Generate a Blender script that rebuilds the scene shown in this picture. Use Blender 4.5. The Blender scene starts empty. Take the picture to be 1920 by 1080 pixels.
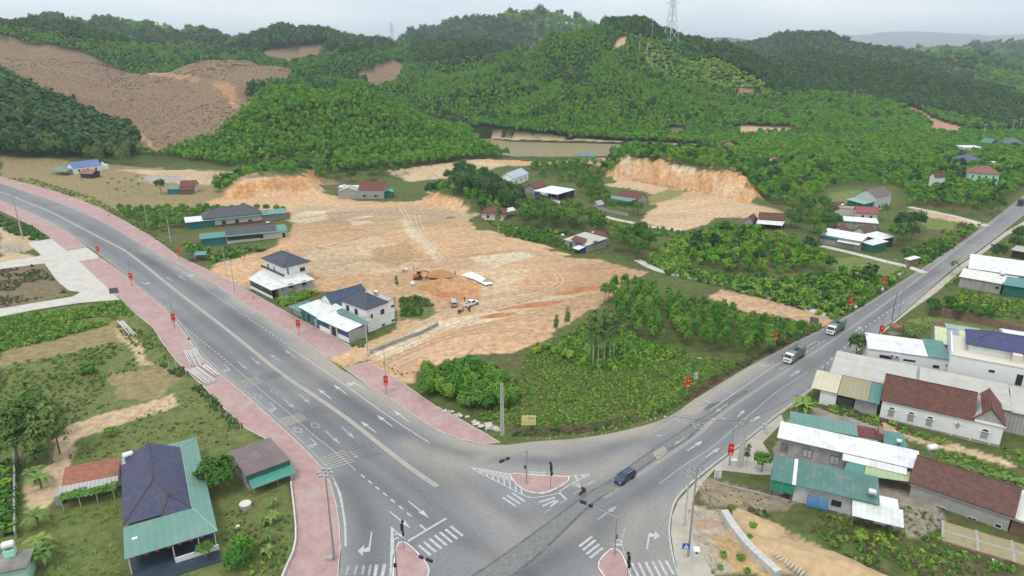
import bpy, bmesh, math, random
import numpy as np
from mathutils import Vector, Matrix, geometry as mgeo
from math import radians as R, pi, sin, cos
random.seed(7); RNG = np.random.default_rng(7)
S = bpy.context.scene; C = S.collection
# ---------------------------------------------------------------- camera, sky, sun, exposure
CAM_H = 75.0; FPX = 1280.0; PITCH = math.atan(450.0/FPX)
cd = bpy.data.cameras.new('camera'); cd.sensor_width = 36; cd.lens = 24.0
cd.clip_start = 0.5; cd.clip_end = 40000
cam = bpy.data.objects.new('camera', cd); C.objects.link(cam)
cam.location = (0, 0, CAM_H); cam.rotation_euler = (pi/2-PITCH, 0, 0); S.camera = cam
SUN_EL, SUN_AZ = R(62), R(215)      # azimuth clockwise from +Y
W = bpy.data.worlds.new('World'); S.world = W; W.use_nodes = True
nt = W.node_tree; nt.nodes.clear()
def nd(t, typ, **kw):
    n = t.nodes.new(typ)
    for k, v in kw.items(): setattr(n, k, v)
    return n
sky = nd(nt, 'ShaderNodeTexSky', sky_type='NISHITA', sun_disc=False, sun_elevation=SUN_EL, sun_rotation=SUN_AZ, altitude=50, air_density=1.2, dust_density=3.0)
tc = nd(nt, 'ShaderNodeTexCoord'); mp = nd(nt, 'ShaderNodeMapping'); mp.inputs['Scale'].default_value = (1.2, 1.2, 5.5)
nz = nd(nt, 'ShaderNodeTexNoise'); nz.inputs['Scale'].default_value = 2.6; nz.inputs['Detail'].default_value = 5; nz.inputs['Roughness'].default_value = .52
rp = nd(nt, 'ShaderNodeValToRGB')
rp.color_ramp.elements[0].position = .36; rp.color_ramp.elements[0].color = (8.0, 9.1, 9.9, 1)
rp.color_ramp.elements[1].position = .64; rp.color_ramp.elements[1].color = (10.2, 10.7, 11.1, 1)
mx = nd(nt, 'ShaderNodeMix', data_type='RGBA'); mx.inputs['Factor'].default_value = .9
bg = nd(nt, 'ShaderNodeBackground'); bg.inputs['Strength'].default_value = .105
wo = nd(nt, 'ShaderNodeOutputWorld')
L = nt.links.new
# an overcast sky is brighter overhead than at the horizon
sx = nd(nt, 'ShaderNodeSeparateXYZ'); zc = nd(nt, 'ShaderNodeMath', operation='MAXIMUM'); zc.inputs[1].default_value = 0
zm = nd(nt, 'ShaderNodeMath', operation='MULTIPLY_ADD'); zm.inputs[1].default_value = .55; zm.inputs[2].default_value = 1.0
vm = nd(nt, 'ShaderNodeVectorMath', operation='SCALE')
L(tc.outputs['Generated'], sx.inputs[0]); L(sx.outputs['Z'], zc.inputs[0]); L(zc.outputs[0], zm.inputs[0]); L(zm.outputs[0], vm.inputs['Scale'])
L(tc.outputs['Generated'], mp.inputs['Vector']); L(mp.outputs['Vector'], nz.inputs['Vector']); L(nz.outputs['Fac'], rp.inputs['Fac'])
L(sky.outputs['Color'], mx.inputs[6]); L(rp.outputs['Color'], mx.inputs[7]); L(mx.outputs[2], vm.inputs[0]); L(vm.outputs[0], bg.inputs['Color']); L(bg.outputs['Background'], wo.inputs['Surface'])
sl = bpy.data.lights.new('sun', 'SUN'); sl.energy = 1.5; sl.angle = R(14); sl.color = (1, .95, .88)
so = bpy.data.objects.new('sun', sl); C.objects.link(so)
sd = Vector((sin(SUN_AZ)*cos(SUN_EL), cos(SUN_AZ)*cos(SUN_EL), sin(SUN_EL)))
so.rotation_euler = sd.to_track_quat('Z', 'Y').to_euler(); so.location = (0, 0, 300)
S.view_settings.view_transform = 'Standard'; S.view_settings.look = 'None'; S.view_settings.gamma = 1; S.view_settings.use_curve_mapping = False
S.view_settings.exposure = 0.0
S.cycles.max_bounces = 5; S.cycles.diffuse_bounces = 3; S.cycles.glossy_bounces = 2; S.cycles.transmission_bounces = 3
S.cycles.transparent_max_bounces = 4; S.cycles.volume_bounces = 0; S.cycles.use_denoising = True
S.cycles.caustics_reflective = False; S.cycles.caustics_refractive = False; S.render.use_persistent_data = False
try: S.cycles.denoising_prefilter = 'ACCURATE'; S.cycles.denoising_input_passes = 'RGB_ALBEDO_NORMAL'
except Exception: pass
# ---------------------------------------------------------------- picture <-> place
cP, sP = cos(PITCH), sin(PITCH)
def ray(px, py):
    x = (px-960)/FPX; y = (540-py)/FPX
    return x, cP+y*sP, -sP+y*cP
def G(px, py, z=0.0):                 # the point at height z seen at a photograph pixel
    x, y, d = ray(px, py); t = (z-CAM_H)/d
    return (x*t, y*t)
def P(px, py, Y):                     # the point at forward distance Y
    x, y, d = ray(px, py); t = Y/y
    return (x*t, Y, CAM_H+d*t)
def proj(x, y, z):
    dz = np.asarray(z)-CAM_H
    f = np.maximum(y*cP-dz*sP, 1.0); u = y*sP+dz*cP
    return 960+FPX*x/f, 540-FPX*u/f
def catmull(pts, n=6, closed=False):
    p = [np.array(q, float) for q in pts]; out = []; m = len(p)
    rng = range(m) if closed else range(m-1)
    for i in rng:
        a = p[(i-1) % m] if closed or i else p[0]; b = p[i]; c = p[(i+1) % m]
        d = p[(i+2) % m] if closed or i+2 < m else p[-1]
        for k in range(n):
            t = k/n
            out.append(tuple(.5*((2*b)+(-a+c)*t+(2*a-5*b+4*c-d)*t*t+(-a+3*b-3*c+d)*t**3)))
    if not closed: out.append(tuple(p[-1]))
    return out
def GL(pts, z=0.0): return [G(x, y, z) for x, y in pts]
# ---------------------------------------------------------------- numpy noise, polygons
_perm = RNG.random((256, 256))
def vnoise(x, y):
    x = np.asarray(x, float); y = np.asarray(y, float)
    xi = np.floor(x).astype(int); yi = np.floor(y).astype(int); fx = x-xi; fy = y-yi
    fx = fx*fx*(3-2*fx); fy = fy*fy*(3-2*fy)
    g = lambda a, b: _perm[a & 255, b & 255]
    return (g(xi, yi)*(1-fx)+g(xi+1, yi)*fx)*(1-fy)+(g(xi, yi+1)*(1-fx)+g(xi+1, yi+1)*fx)*fy
def fbm(x, y, o=4):
    s = 0; a = .5; t = 0
    for i in range(o):
        s = s+a*vnoise(x*2**i+17*i, y*2**i+31*i); t += a; a *= .5
    return s/t
def inpoly(x, y, poly):
    x = np.asarray(x); y = np.asarray(y); r = np.zeros(x.shape, bool)
    q = np.array(poly); bb = (x >= q[:, 0].min()) & (x <= q[:, 0].max()) & (y >= q[:, 1].min()) & (y <= q[:, 1].max())
    if not bb.any(): return r
    xs = x[bb]; ys = y[bb]; ins = np.zeros(xs.shape, bool); n = len(q)
    for i in range(n):
        x1, y1 = q[i]; x2, y2 = q[(i+1) % n]
        if y1 == y2: continue
        c = ((y1 > ys) != (y2 > ys)) & (xs < (x2-x1)*(ys-y1)/(y2-y1)+x1)
        ins ^= c
    r[bb] = ins; return r
def segdist(x, y, pts, closed=False):
    best = np.full(np.shape(x), 1e9); n = len(pts)
    for i in range(n if closed else n-1):
        ax, ay = pts[i][:2]; bx, by = pts[(i+1) % n][:2]
        dx, dy = bx-ax, by-ay; l2 = dx*dx+dy*dy+1e-9
        t = np.clip(((x-ax)*dx+(y-ay)*dy)/l2, 0, 1)
        best = np.minimum(best, np.hypot(x-ax-t*dx, y-ay-t*dy))
    return best
def sstep(a, b, v):
    t = np.clip((v-a)/(b-a), 0, 1); return t*t*(3-2*t)
# ---------------------------------------------------------------- materials
MATS = {}
def mat(name, col, rough=.8, var=.12, scale=1.0, bump=0.0, bscale=None, metal=0.0, rnd=0.0, wave=None, wbump=.3, wcol=.18, spec=.3, dirt=None, dscale=.25, brick=None, attr=None, trans=0.0):
    """procedural material: base colour, noise variation, optional wave/brick relief, dirt, per-object variation"""
    if name in MATS: return MATS[name]
    m = bpy.data.materials.new(name); m.use_nodes = True; t = m.node_tree; l = t.links.new
    b = t.nodes['Principled BSDF']; b.inputs['Roughness'].default_value = rough; b.inputs['Metallic'].default_value = metal
    b.inputs['Specular IOR Level'].default_value = spec
    co = nd(t, 'ShaderNodeTexCoord').outputs['Object']
    if attr: co = nd(t, 'ShaderNodeNewGeometry').outputs['Position']
    def noise(s, d=5, r=.6):
        n = nd(t, 'ShaderNodeTexNoise'); n.inputs['Scale'].default_value = s; n.inputs['Detail'].default_value = d; n.inputs['Roughness'].default_value = r
        l(co, n.inputs['Vector']); return n.outputs['Fac']
    def mixc(f, a, bb, bt='MIX'):
        n = nd(t, 'ShaderNodeMix', data_type='RGBA', blend_type=bt)
        for i, v in ((0, f), (6, a), (7, bb)):
            if hasattr(v, 'links'): l(v, n.inputs[i])
            else: n.inputs[i].default_value = v if i == 0 else ((*v, 1) if len(v) == 3 else v)
        return n.outputs[2]
    def maprange(v, a, c_, o0, o1):
        n = nd(t, 'ShaderNodeMapRange'); l(v, n.inputs['Value'])
        for k, q in zip(('From Min', 'From Max', 'To Min', 'To Max'), (a, c_, o0, o1)): n.inputs[k].default_value = q
        return n.outputs['Result']
    base = col
    if attr:
        an = nd(t, 'ShaderNodeAttribute', attribute_name=attr); base = an.outputs['Color']
    if brick:
        bn = nd(t, 'ShaderNodeTexBrick'); l(co, bn.inputs['Vector'])
        bn.inputs['Scale'].default_value = brick[0]; bn.inputs['Mortar Size'].default_value = brick[1]
        bn.inputs['Color1'].default_value = (*[c*1.12 for c in col], 1); bn.inputs['Color2'].default_value = (*[c*.85 for c in col], 1); bn.inputs['Mortar'].default_value = (*[c*.6 for c in col], 1)
        base = bn.outputs['Color']
    if rnd:
        oi = nd(t, 'ShaderNodeObjectInfo'); f = maprange(oi.outputs['Random'], 0, 1, 1-rnd, 1+rnd)
        hs = nd(t, 'ShaderNodeHueSaturation'); l(f, hs.inputs['Value'])
        f2 = maprange(oi.outputs['Random'], 0, 1, .5+rnd*.10, .5-rnd*.10); l(f2, hs.inputs['Hue'])
        if hasattr(base, 'links'): l(base, hs.inputs['Color'])
        else: hs.inputs['Color'].default_value = (*base, 1)
        base = hs.outputs['Color']
    if var:
        v = maprange(noise(scale), .3, .7, 1-var, 1+var)
        cb = nd(t, 'ShaderNodeCombineColor')
        for k in range(3): l(v, cb.inputs[k])
        base = mixc(1.0, base, cb.outputs[0], 'MULTIPLY')
    if attr:
        v = maprange(noise(2.0, 10, .8), .3, .7, .84, 1.16); cb = nd(t, 'ShaderNodeCombineColor')
        for k in range(3): l(v, cb.inputs[k])
        base = mixc(1.0, base, cb.outputs[0], 'MULTIPLY')
    if dirt:
        f = maprange(noise(dscale, 6, .65), .48, .72, 0, dirt[1]); base = mixc(f, base, dirt[0])
    if hasattr(base, 'links'): l(base, b.inputs['Base Color'])
    else: b.inputs['Base Color'].default_value = (*base, 1)
    h = None
    if wave:
        wn = nd(t, 'ShaderNodeTexWave', wave_type='BANDS', bands_direction=wave[0]); wn.inputs['Scale'].default_value = wave[1]; wn.inputs['Distortion'].default_value = 0
        l(co, wn.inputs['Vector']); h = wn.outputs['Fac']; st = wbump
        cw = maprange(h, 0, 1, 1-wcol, 1+wcol*.4); cb = nd(t, 'ShaderNodeCombineColor')
        for k in range(3): l(cw, cb.inputs[k])
        if hasattr(base, 'links'):
            o = mixc(1.0, base, cb.outputs[0], 'MULTIPLY'); l(o, b.inputs['Base Color'])
    elif bump: h = noise(bscale or scale*4, 6, .7); st = bump
    if h is not None:
        bp = nd(t, 'ShaderNodeBump'); bp.inputs['Strength'].default_value = st; bp.inputs['Distance'].default_value = .1 if not attr else .35
        l(h, bp.inputs['Height']); l(bp.outputs['Normal'], b.inputs['Normal'])
    if trans:
        tr = nd(t, 'ShaderNodeBsdfTranslucent'); ms = nd(t, 'ShaderNodeMixShader'); ms.inputs[0].default_value = trans
        if hasattr(base, 'links'): l(base, tr.inputs['Color'])
        out = t.nodes['Material Output']; l(b.outputs[0], ms.inputs[1]); l(tr.outputs[0], ms.inputs[2]); l(ms.outputs[0], out.inputs['Surface'])
    MATS[name] = m; return m
# ---------------------------------------------------------------- mesh + object helpers
def mesh_from(name, v, f, m=None, smooth=False):
    me = bpy.data.meshes.new(name); me.from_pydata([tuple(map(float, q)) for q in v], [], f); me.update()
    if m: me.materials.append(m)
    if smooth: me.polygons.foreach_set('use_smooth', [True]*len(me.polygons))
    return me
def link(name, me, parent=None, loc=None, rz=None):
    o = bpy.data.objects.new(name, me); C.objects.link(o)
    if parent: o.parent = parent
    if loc is not None: o.location = loc
    if rz is not None: o.rotation_euler = (0, 0, rz)
    return o
def tag(o, label=None, cat=None, group=None, kind=None):
    for k, v in (('label', label), ('category', cat), ('group', group), ('kind', kind)):
        if v: o[k] = v
    return o
def thing(name, label, cat, loc=(0, 0, 0), rz=0.0, group=None):
    return tag(link(name, None, None, loc, rz), label, cat, group)
class MB:                              # collects shapes, builds ONE mesh object
    def __init__(s): s.v = []; s.f = []
    def add(s, v, f):
        n = len(s.v); s.v += [tuple(q) for q in v]; s.f += [tuple(i+n for i in q) for q in f]; return s
    def box(s, x0, x1, y0, y1, z0, z1):
        return s.add([(x0, y0, z0), (x1, y0, z0), (x1, y1, z0), (x0, y1, z0), (x0, y0, z1), (x1, y0, z1), (x1, y1, z1), (x0, y1, z1)],
                     [(3, 2, 1, 0), (4, 5, 6, 7), (0, 1, 5, 4), (1, 2, 6, 5), (2, 3, 7, 6), (3, 0, 4, 7)])
    def tube(s, a, b, r0, r1=None, n=8):
        r1 = r0 if r1 is None else r1; a = Vector(a); b = Vector(b); d = (b-a).normalized()
        u = d.orthogonal().normalized(); w = d.cross(u); v = []
        for p, r in ((a, r0), (b, r1)):
            for k in range(n): v.append(p+(u*cos(2*pi*k/n)+w*sin(2*pi*k/n))*r)
        return s.add(v, [(k, (k+1) % n, n+(k+1) % n, n+k) for k in range(n)]+[tuple(range(n))[::-1], tuple(range(n, 2*n))])
    def path(s, pts, r, n=6):
        for i in range(len(pts)-1):
            ra = r[i] if isinstance(r, (list, tuple)) else r; rb = r[i+1] if isinstance(r, (list, tuple)) else r
            s.tube(pts[i], pts[i+1], ra, rb, n)
        return s
    def prism(s, poly, z0, z1):
        n = len(poly); area = sum(poly[i][0]*poly[(i+1) % n][1]-poly[(i+1) % n][0]*poly[i][1] for i in range(n))
        if area < 0: poly = poly[::-1]
        v = [(x, y, z0) for x, y in poly]+[(x, y, z1) for x, y in poly]
        return s.add(v, [tuple(range(n))[::-1], tuple(range(n, 2*n))]+[(i, (i+1) % n, n+(i+1) % n, n+i) for i in range(n)])
    def slab(s, q, t):                 # 3D polygon thickened downwards by t
        n = len(q); v = list(q)+[(x, y, z-t) for x, y, z in q]
        return s.add(v, [tuple(range(n)), tuple(range(n, 2*n))[::-1]]+[(i, n+i, n+(i+1) % n, (i+1) % n) for i in range(n)])
    def lathe(s, prof, n=12, c=(0, 0, 0)):
        v = []
        for r, z in prof:
            for k in range(n): v.append((c[0]+r*cos(2*pi*k/n), c[1]+r*sin(2*pi*k/n), c[2]+z))
        m = len(prof); f = [(i*n+k, i*n+(k+1) % n, (i+1)*n+(k+1) % n, (i+1)*n+k) for i in range(m-1) for k in range(n)]
        return s.add(v, f+[tuple(range(n))[::-1], tuple(range((m-1)*n, m*n))])
    def ball(s, c, r, n=8, m=5, sx=1, sy=1, sz=1):
        pr = [(r*sin(pi*i/m)+1e-4, -r*cos(pi*i/m)) for i in range(m+1)]; v = []
        for q, z in pr:
            for k in range(n): v.append((c[0]+sx*q*cos(2*pi*k/n), c[1]+sy*q*sin(2*pi*k/n), c[2]+sz*z))
        return s.add(v, [(i*n+k, i*n+(k+1) % n, (i+1)*n+(k+1) % n, (i+1)*n+k) for i in range(m) for k in range(n)])
    def mesh(s, name, m, smooth=False): return mesh_from(name, s.v, s.f, m, smooth)
    def build(s, name, m, parent=None, loc=None, rz=None, smooth=False): return link(name, s.mesh(name, m, smooth), parent, loc, rz)
def copy_tree(o, parent=None):
    c = o.copy(); C.objects.link(c); c.parent = parent
    for ch in list(o.children): copy_tree(ch, c)
    return c
# ---------------------------------------------------------------- outlines of roads and pavements (photograph pixels on the ground)
ROAD_L = [(-260,300),(-120,338),(0,377),(37,392),(96,418),(133,441),(167,464),(208,495),(246,526),(271,548),(307,577),(332,605),(357,640),(375,665),(412,700),(477,755),(540,812),(577,848),(605,878),(620,905),(631,945),(637,985),(639,1025),(634,1080),(600,1180),(540,1320)]
ROAD_N = [(-260,282),(-120,310),(0,343),(42,357),(88,372),(138,391),(181,410),(219,430),(260,455),(302,480),(354,505),(405,535),(480,585),(542,622),(587,652),(640,692),(692,725),(742,755),(792,790),(830,812),(862,824),(900,832),(950,834),(1000,828),(1083,822),(1167,808),(1250,783),(1305,747),(1361,713),(1417,680),(1483,646),(1530,622),(1595,588),(1690,528),(1779,470),(1844,424),(1915,370),(1960,335),(2010,297)]
ROAD_R = [(2060,300),(1995,345),(1960,372),(1882,433),(1844,463),(1795,498),(1740,545),(1700,580),(1650,622),(1600,663),(1570,690),(1530,722),(1460,778),(1386,837),(1333,878),(1297,908),(1270,938),(1259,968),(1257,1000),(1263,1042),(1275,1090),(1310,1200),(1350,1320)]
PAVE_W = [(-260,318),(-120,352),(0,395),(42,415),(92,443)]
def sm(p, n=5): return catmull(p, n)
rl, rn, rr = [sm(GL(p)) for p in (ROAD_L, ROAD_N, ROAD_R)]
ROADPOLY = rl[::-1]+rn+rr            # closed through the foreground
PAVES = {
 'pavement_west': [(-260,300),(-120,338),(0,377),(37,392),(96,418),(133,441),(163,463),(125,471),(96,448),(92,443),(42,415),(0,395),(-120,352),(-260,316)],
 'pavement_south': [(190,484),(208,497),(246,526),(271,548),(307,577),(332,605),(357,640),(375,665),(412,700),(477,755),(540,812),(577,848),(605,878),(620,905),(631,945),(637,985),(639,1025),(634,1080),(600,1180),(500,1180),(530,1082),(543,1055),(555,1017),(552,960),(546,910),(542,862),(495,822),(457,802),(425,772),(385,730),(330,677),(302,640),(287,615),(250,585),(226,560),(204,543),(147,490)],
 'pavement_north': [(-260,282),(-120,310),(0,343),(42,357),(88,372),(138,391),(181,410),(219,430),(260,455),(302,480),(354,505),(405,535),(480,585),(542,622),(587,652),(612,672),(640,664),(660,655),(655,647),(540,587),(480,553),(440,530),(392,507),(333,480),(298,453),(271,436),(229,412),(194,393),(152,376),(100,358),(52,345),(0,332),(-120,302),(-260,274)],
 'pavement_corner': [(644,690),(692,725),(742,755),(792,790),(830,812),(862,824),(905,833),(938,830),(905,810),(855,782),(817,762),(775,732),(755,718),(692,678)],
}
PAVEW = {k: GL(v) for k, v in PAVES.items()}
APRON = GL([(50,455),(96,448),(125,471),(163,464),(190,484),(147,490),(204,543),(226,562),(150,568),(60,582),(0,594),(-90,610),(-90,590),(0,579),(137,556),(150,548),(129,545),(108,528),(83,494),(0,505),(-90,520),(-90,506),(0,492),(70,481),(77,478)])
SHOULDER = GL([(1995,372),(1882,437),(1844,466),(1795,501),(1740,547),(1700,582),(1650,625),(1600,665),(1530,725),(1460,780),(1386,839),(1333,880),(1298,910),(1271,940),(1260,968),(1258,1000),(1264,1042),(1276,1090),(1310,1200),(1420,1200),(1340,1080),(1300,1010),(1290,960),(1310,915),(1340,880),(1420,890),(1445,890),(1450,860),(1430,830),(1470,790),(1460,765),(1480,745),(1560,712),(1540,690),(1590,664),(1640,640),(1662,618),(1710,580),(1740,560),(1760,545),(1800,510),(1850,470),(1890,440),(2000,382)])
WATER = [(898,258),(960,266),(1100,269),(1230,273),(1300,279),(1312,284),(1240,288),(1180,290),(1120,293),(1090,294),(1040,294),(990,296),(950,298),(935,295),(925,290),(915,285),(903,270)]
WATERW = GL(WATER, -1.5)
# ---------------------------------------------------------------- hills: ridge lines (pixel, pixel, forward distance) and half-width
HILLS = [
 # near green plantation hill
 ([(430,200,585),(500,172,575),(560,162,555),(600,163,545),(650,175,540),(700,200,537),(760,228,533),(830,260,530),(890,287,527)], 118, .62),
 # bare brown hill behind it
 ([(-200,80,640),(0,80,665),(60,84,680),(150,96,700),(230,104,715),(300,111,725),(370,108,730),(430,100,735),(490,108,740),(545,138,735),(600,160,735),(660,190,730)], 215, .75),
 ([(-150,230,505),(0,205,520),(60,222,525),(120,245,520),(180,262,515)], 62, .6),
 # wooded ridge behind the bare hill
 ([(-200,40,880),(0,34,880),(60,36,900),(130,45,910),(200,66,930),(280,84,950),(360,95,960),(430,93,960),(500,110,960)], 200, .8),
 ([(60,56,1400),(110,34,1400),(180,26,1400),(220,28,1400),(260,38,1380),(310,46,1350),(350,66,1330),(400,98,1330)], 300, .9),
 ([(380,112,1250),(480,86,1280),(530,64,1300),(600,66,1300),(670,76,1300),(710,92,1300),(760,105,1300)], 260, .9),
 ([(540,122,920),(590,98,930),(640,94,940),(700,96,950),(740,112,930),(770,130,900)], 150, .9),
 ([(640,165,760),(690,142,775),(740,128,790),(760,140,790)], 80, .7),
 ([(700,104,1120),(750,92,1120),(790,78,1120),(860,70,1060),(900,72,1050),(960,84,1040),(1010,100,1020)], 220, .85),
 ([(820,75,1900),(860,62,1900),(930,38,1900),(1000,24,1900),(1040,28,1900),(1080,46,1900),(1150,70,1900)], 420, .9),
 # main hill
 ([(690,196,790),(740,172,800),(820,144,815),(930,112,840),(1000,87,855),(1060,53,870),(1100,38,880),(1140,24,885),(1172,19,885),(1210,36,885),(1250,50,890),(1290,58,890),(1340,82,880),(1400,108,870),(1450,130,860),(1520,165,850)], 168, .7),
 ([(1172,30,880),(1175,78,820),(1160,112,780),(1130,122,745),(1080,150,720),(1020,190,690),(960,222,660)], 128, .9),
 ([(1130,122,745),(1220,160,715),(1320,188,700),(1420,198,690),(1500,202,690),(1560,220,680)], 120, .9),
 ([(1000,95,850),(930,140,800),(860,185,760),(800,210,740)], 95, .8),
 ([(1250,52,890),(1300,100,850),(1370,150,810),(1440,180,790),(1500,196,780)], 100, .9),
 # right hills
 ([(1340,122,1080),(1400,110,1070),(1450,98,1060),(1500,92,1040),(1560,100,1020),(1640,116,980),(1720,134,940),(1800,160,900),(1880,200,860),(1930,225,840)], 200, .85),
 ([(1400,90,1600),(1440,80,1600),(1480,70,1600),(1515,60,1600),(1560,74,1600),(1600,88,1600),(1660,100,1600)], 260, .9),
 ([(1560,110,1500),(1610,90,1480),(1680,92,1450),(1750,98,1430),(1830,112,1400),(1900,152,1350),(1960,170,1350)], 280, .9),
 ([(1740,100,2500),(1790,94,2500),(1850,86,2450),(1920,82,2400),(2100,80,2400)], 500, .9),
 ([(1400,92,13000),(1520,88,13000),(1580,79,13000),(1620,69,13000),(1700,61,13000),(1740,63,13000),(1780,69,13000),(1850,71,13000),(1920,66,13000),(2150,69,13000)], 3000, 1.0),
 ([(1100,85,5200),(1250,82,5200),(1340,76,5200),(1400,84,5200)], 1000, 1.0),
 ([(-900,60,3500),(-300,70,3500),(300,84,3500),(800,86,3600)], 1000, 1.0),
]
HS = []
for pts, wd, pw in HILLS:
    q = [P(*p) for p in pts]; o = []
    q = [(a, b, c-(np.interp(b, [590, 640], [2, 7])+np.interp(b, [600, 1600], [0, 15])+np.interp(b, [640, 1200, 1700, 2700, 2800], [0, 3, 8, 16, -22]))) for a, b, c in q]   # the trees and rolling ground come on top
    for i in range(len(q)-1):
        n = max(2, int(math.dist(q[i][:2], q[i+1][:2])/(wd*.16)))
        for k in range(n):
            t = k/n; o.append([q[i][j]*(1-t)+q[i+1][j]*t for j in range(3)])
    o.append(q[-1]); HS.append((np.array(o), wd, pw))
def bank(base, back, H, soft, f0, f1, z=0.0):
    b = GL(base, z); n = np.array(back); far = [(x+n[0], y+n[1]) for x, y in b]
    return (b, b+far[::-1], H, soft, f0, f1)
BANKS = [bank([(1122,346),(1150,338),(1185,337),(1235,347),(1285,355),(1335,366),(1385,377),(1425,386),(1462,402)], (25,130), 12.0, 9, 40, 125),
         bank([(385,380),(420,374),(480,370),(540,364),(597,365),(615,350)], (-15,90), 8.5, 6, 20, 85),
         bank([(780,372),(800,376),(830,386),(862,398),(880,412)], (28,30), 4.5, 4, 10, 38)]
PITS = [G(x, y) for x, y in [(812,521),(826,530),(842,537),(858,545),(872,552),(845,524),(860,531),(876,537),(892,543),(875,525),(890,531),(818,545)]]
def height(x, y):
    x = np.asarray(x, float); y = np.asarray(y, float)
    h = np.zeros(x.shape)
    n1 = fbm(x*.012, y*.012)-.5; n2 = fbm(x*.045+9, y*.045, 3)-.5
    for s, wd, pw in HS:
        bb = (x > s[:, 0].min()-wd*1.6) & (x < s[:, 0].max()+wd*1.6) & (y > s[:, 1].min()-wd*1.6) & (y < s[:, 1].max()+wd*1.6)
        if not bb.any(): continue
        xs = x[bb]; ys = y[bb]; w = wd*(1+.5*n1[bb]); m = np.zeros(xs.shape)
        for a in s:
            t = np.clip(1-np.hypot(xs-a[0], ys-a[1])/w, 0, 1)
            m = np.maximum(m, a[2]*(pw*(t*t*(3-2*t))+(1-pw)*t))
        h[bb] = np.maximum(h[bb], m)
    rg = .5-np.abs(fbm(x*.0105+3, y*.0085+8, 3)-.5)*4
    h = h+np.clip(h/30, 0, 1)*(n1*8+n2*4+rg*10)
    h = h+sstep(600, 1600, y)*(fbm(x*.004, y*.004)*30)
    nb = fbm(x*.16, y*.16, 3)
    for b, poly, H, soft, f0, f1 in BANKS:
        ins = inpoly(x, y, poly)
        if ins.any():
            d = segdist(x[ins], y[ins], b); e = np.minimum(segdist(x[ins], y[ins], [b[0], poly[-1]]), segdist(x[ins], y[ins], [b[-1], poly[len(b)]]))
            h[ins] = np.maximum(h[ins], H*(.75+.5*nb[ins])*np.clip((d+3*(nb[ins]-.5))/soft, 0, 1)**.85*(1-sstep(f0, f1, d))*sstep(0, 17, e))
    near = (y < 620) & (y > 40)
    if near.any():
        xs = x[near]; ys = y[near]; rd = np.minimum(segdist(xs, ys, ROADPOLY[::3], True), 40)
        ins = inpoly(xs, ys, ROADPOLY)
        for k in PAVEW.values():
            rd = np.minimum(rd, segdist(xs, ys, k, True)); ins |= inpoly(xs, ys, k)
        ins |= inpoly(xs, ys, APRON) | inpoly(xs, ys, SHOULDER)
        rel = sstep(2, 14, rd)*((fbm(xs*.06, ys*.06, 3)-.5)*.9+(fbm(xs*.3, ys*.3, 2)-.5)*.35)
        rel[ins] = -.04
        hh = h[near]; hh = np.where(hh < .5, hh+rel, hh)
        wi = inpoly(xs, ys, WATERW); wd_ = segdist(xs, ys, WATERW, True)
        hh = np.where(wi, -1.5-np.minimum(wd_*.25, 3), np.where(wd_ < 12, np.minimum(hh, -1.4+wd_*.13+0*hh), hh))
        for cx, cy in PITS: hh -= 1.3*np.exp(-((np.hypot(xs-cx, ys-cy)/1.7)**4))
        h[near] = hh
    return h
def gz(x, y): return float(height(np.array([x]), np.array([y]))[0])
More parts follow.
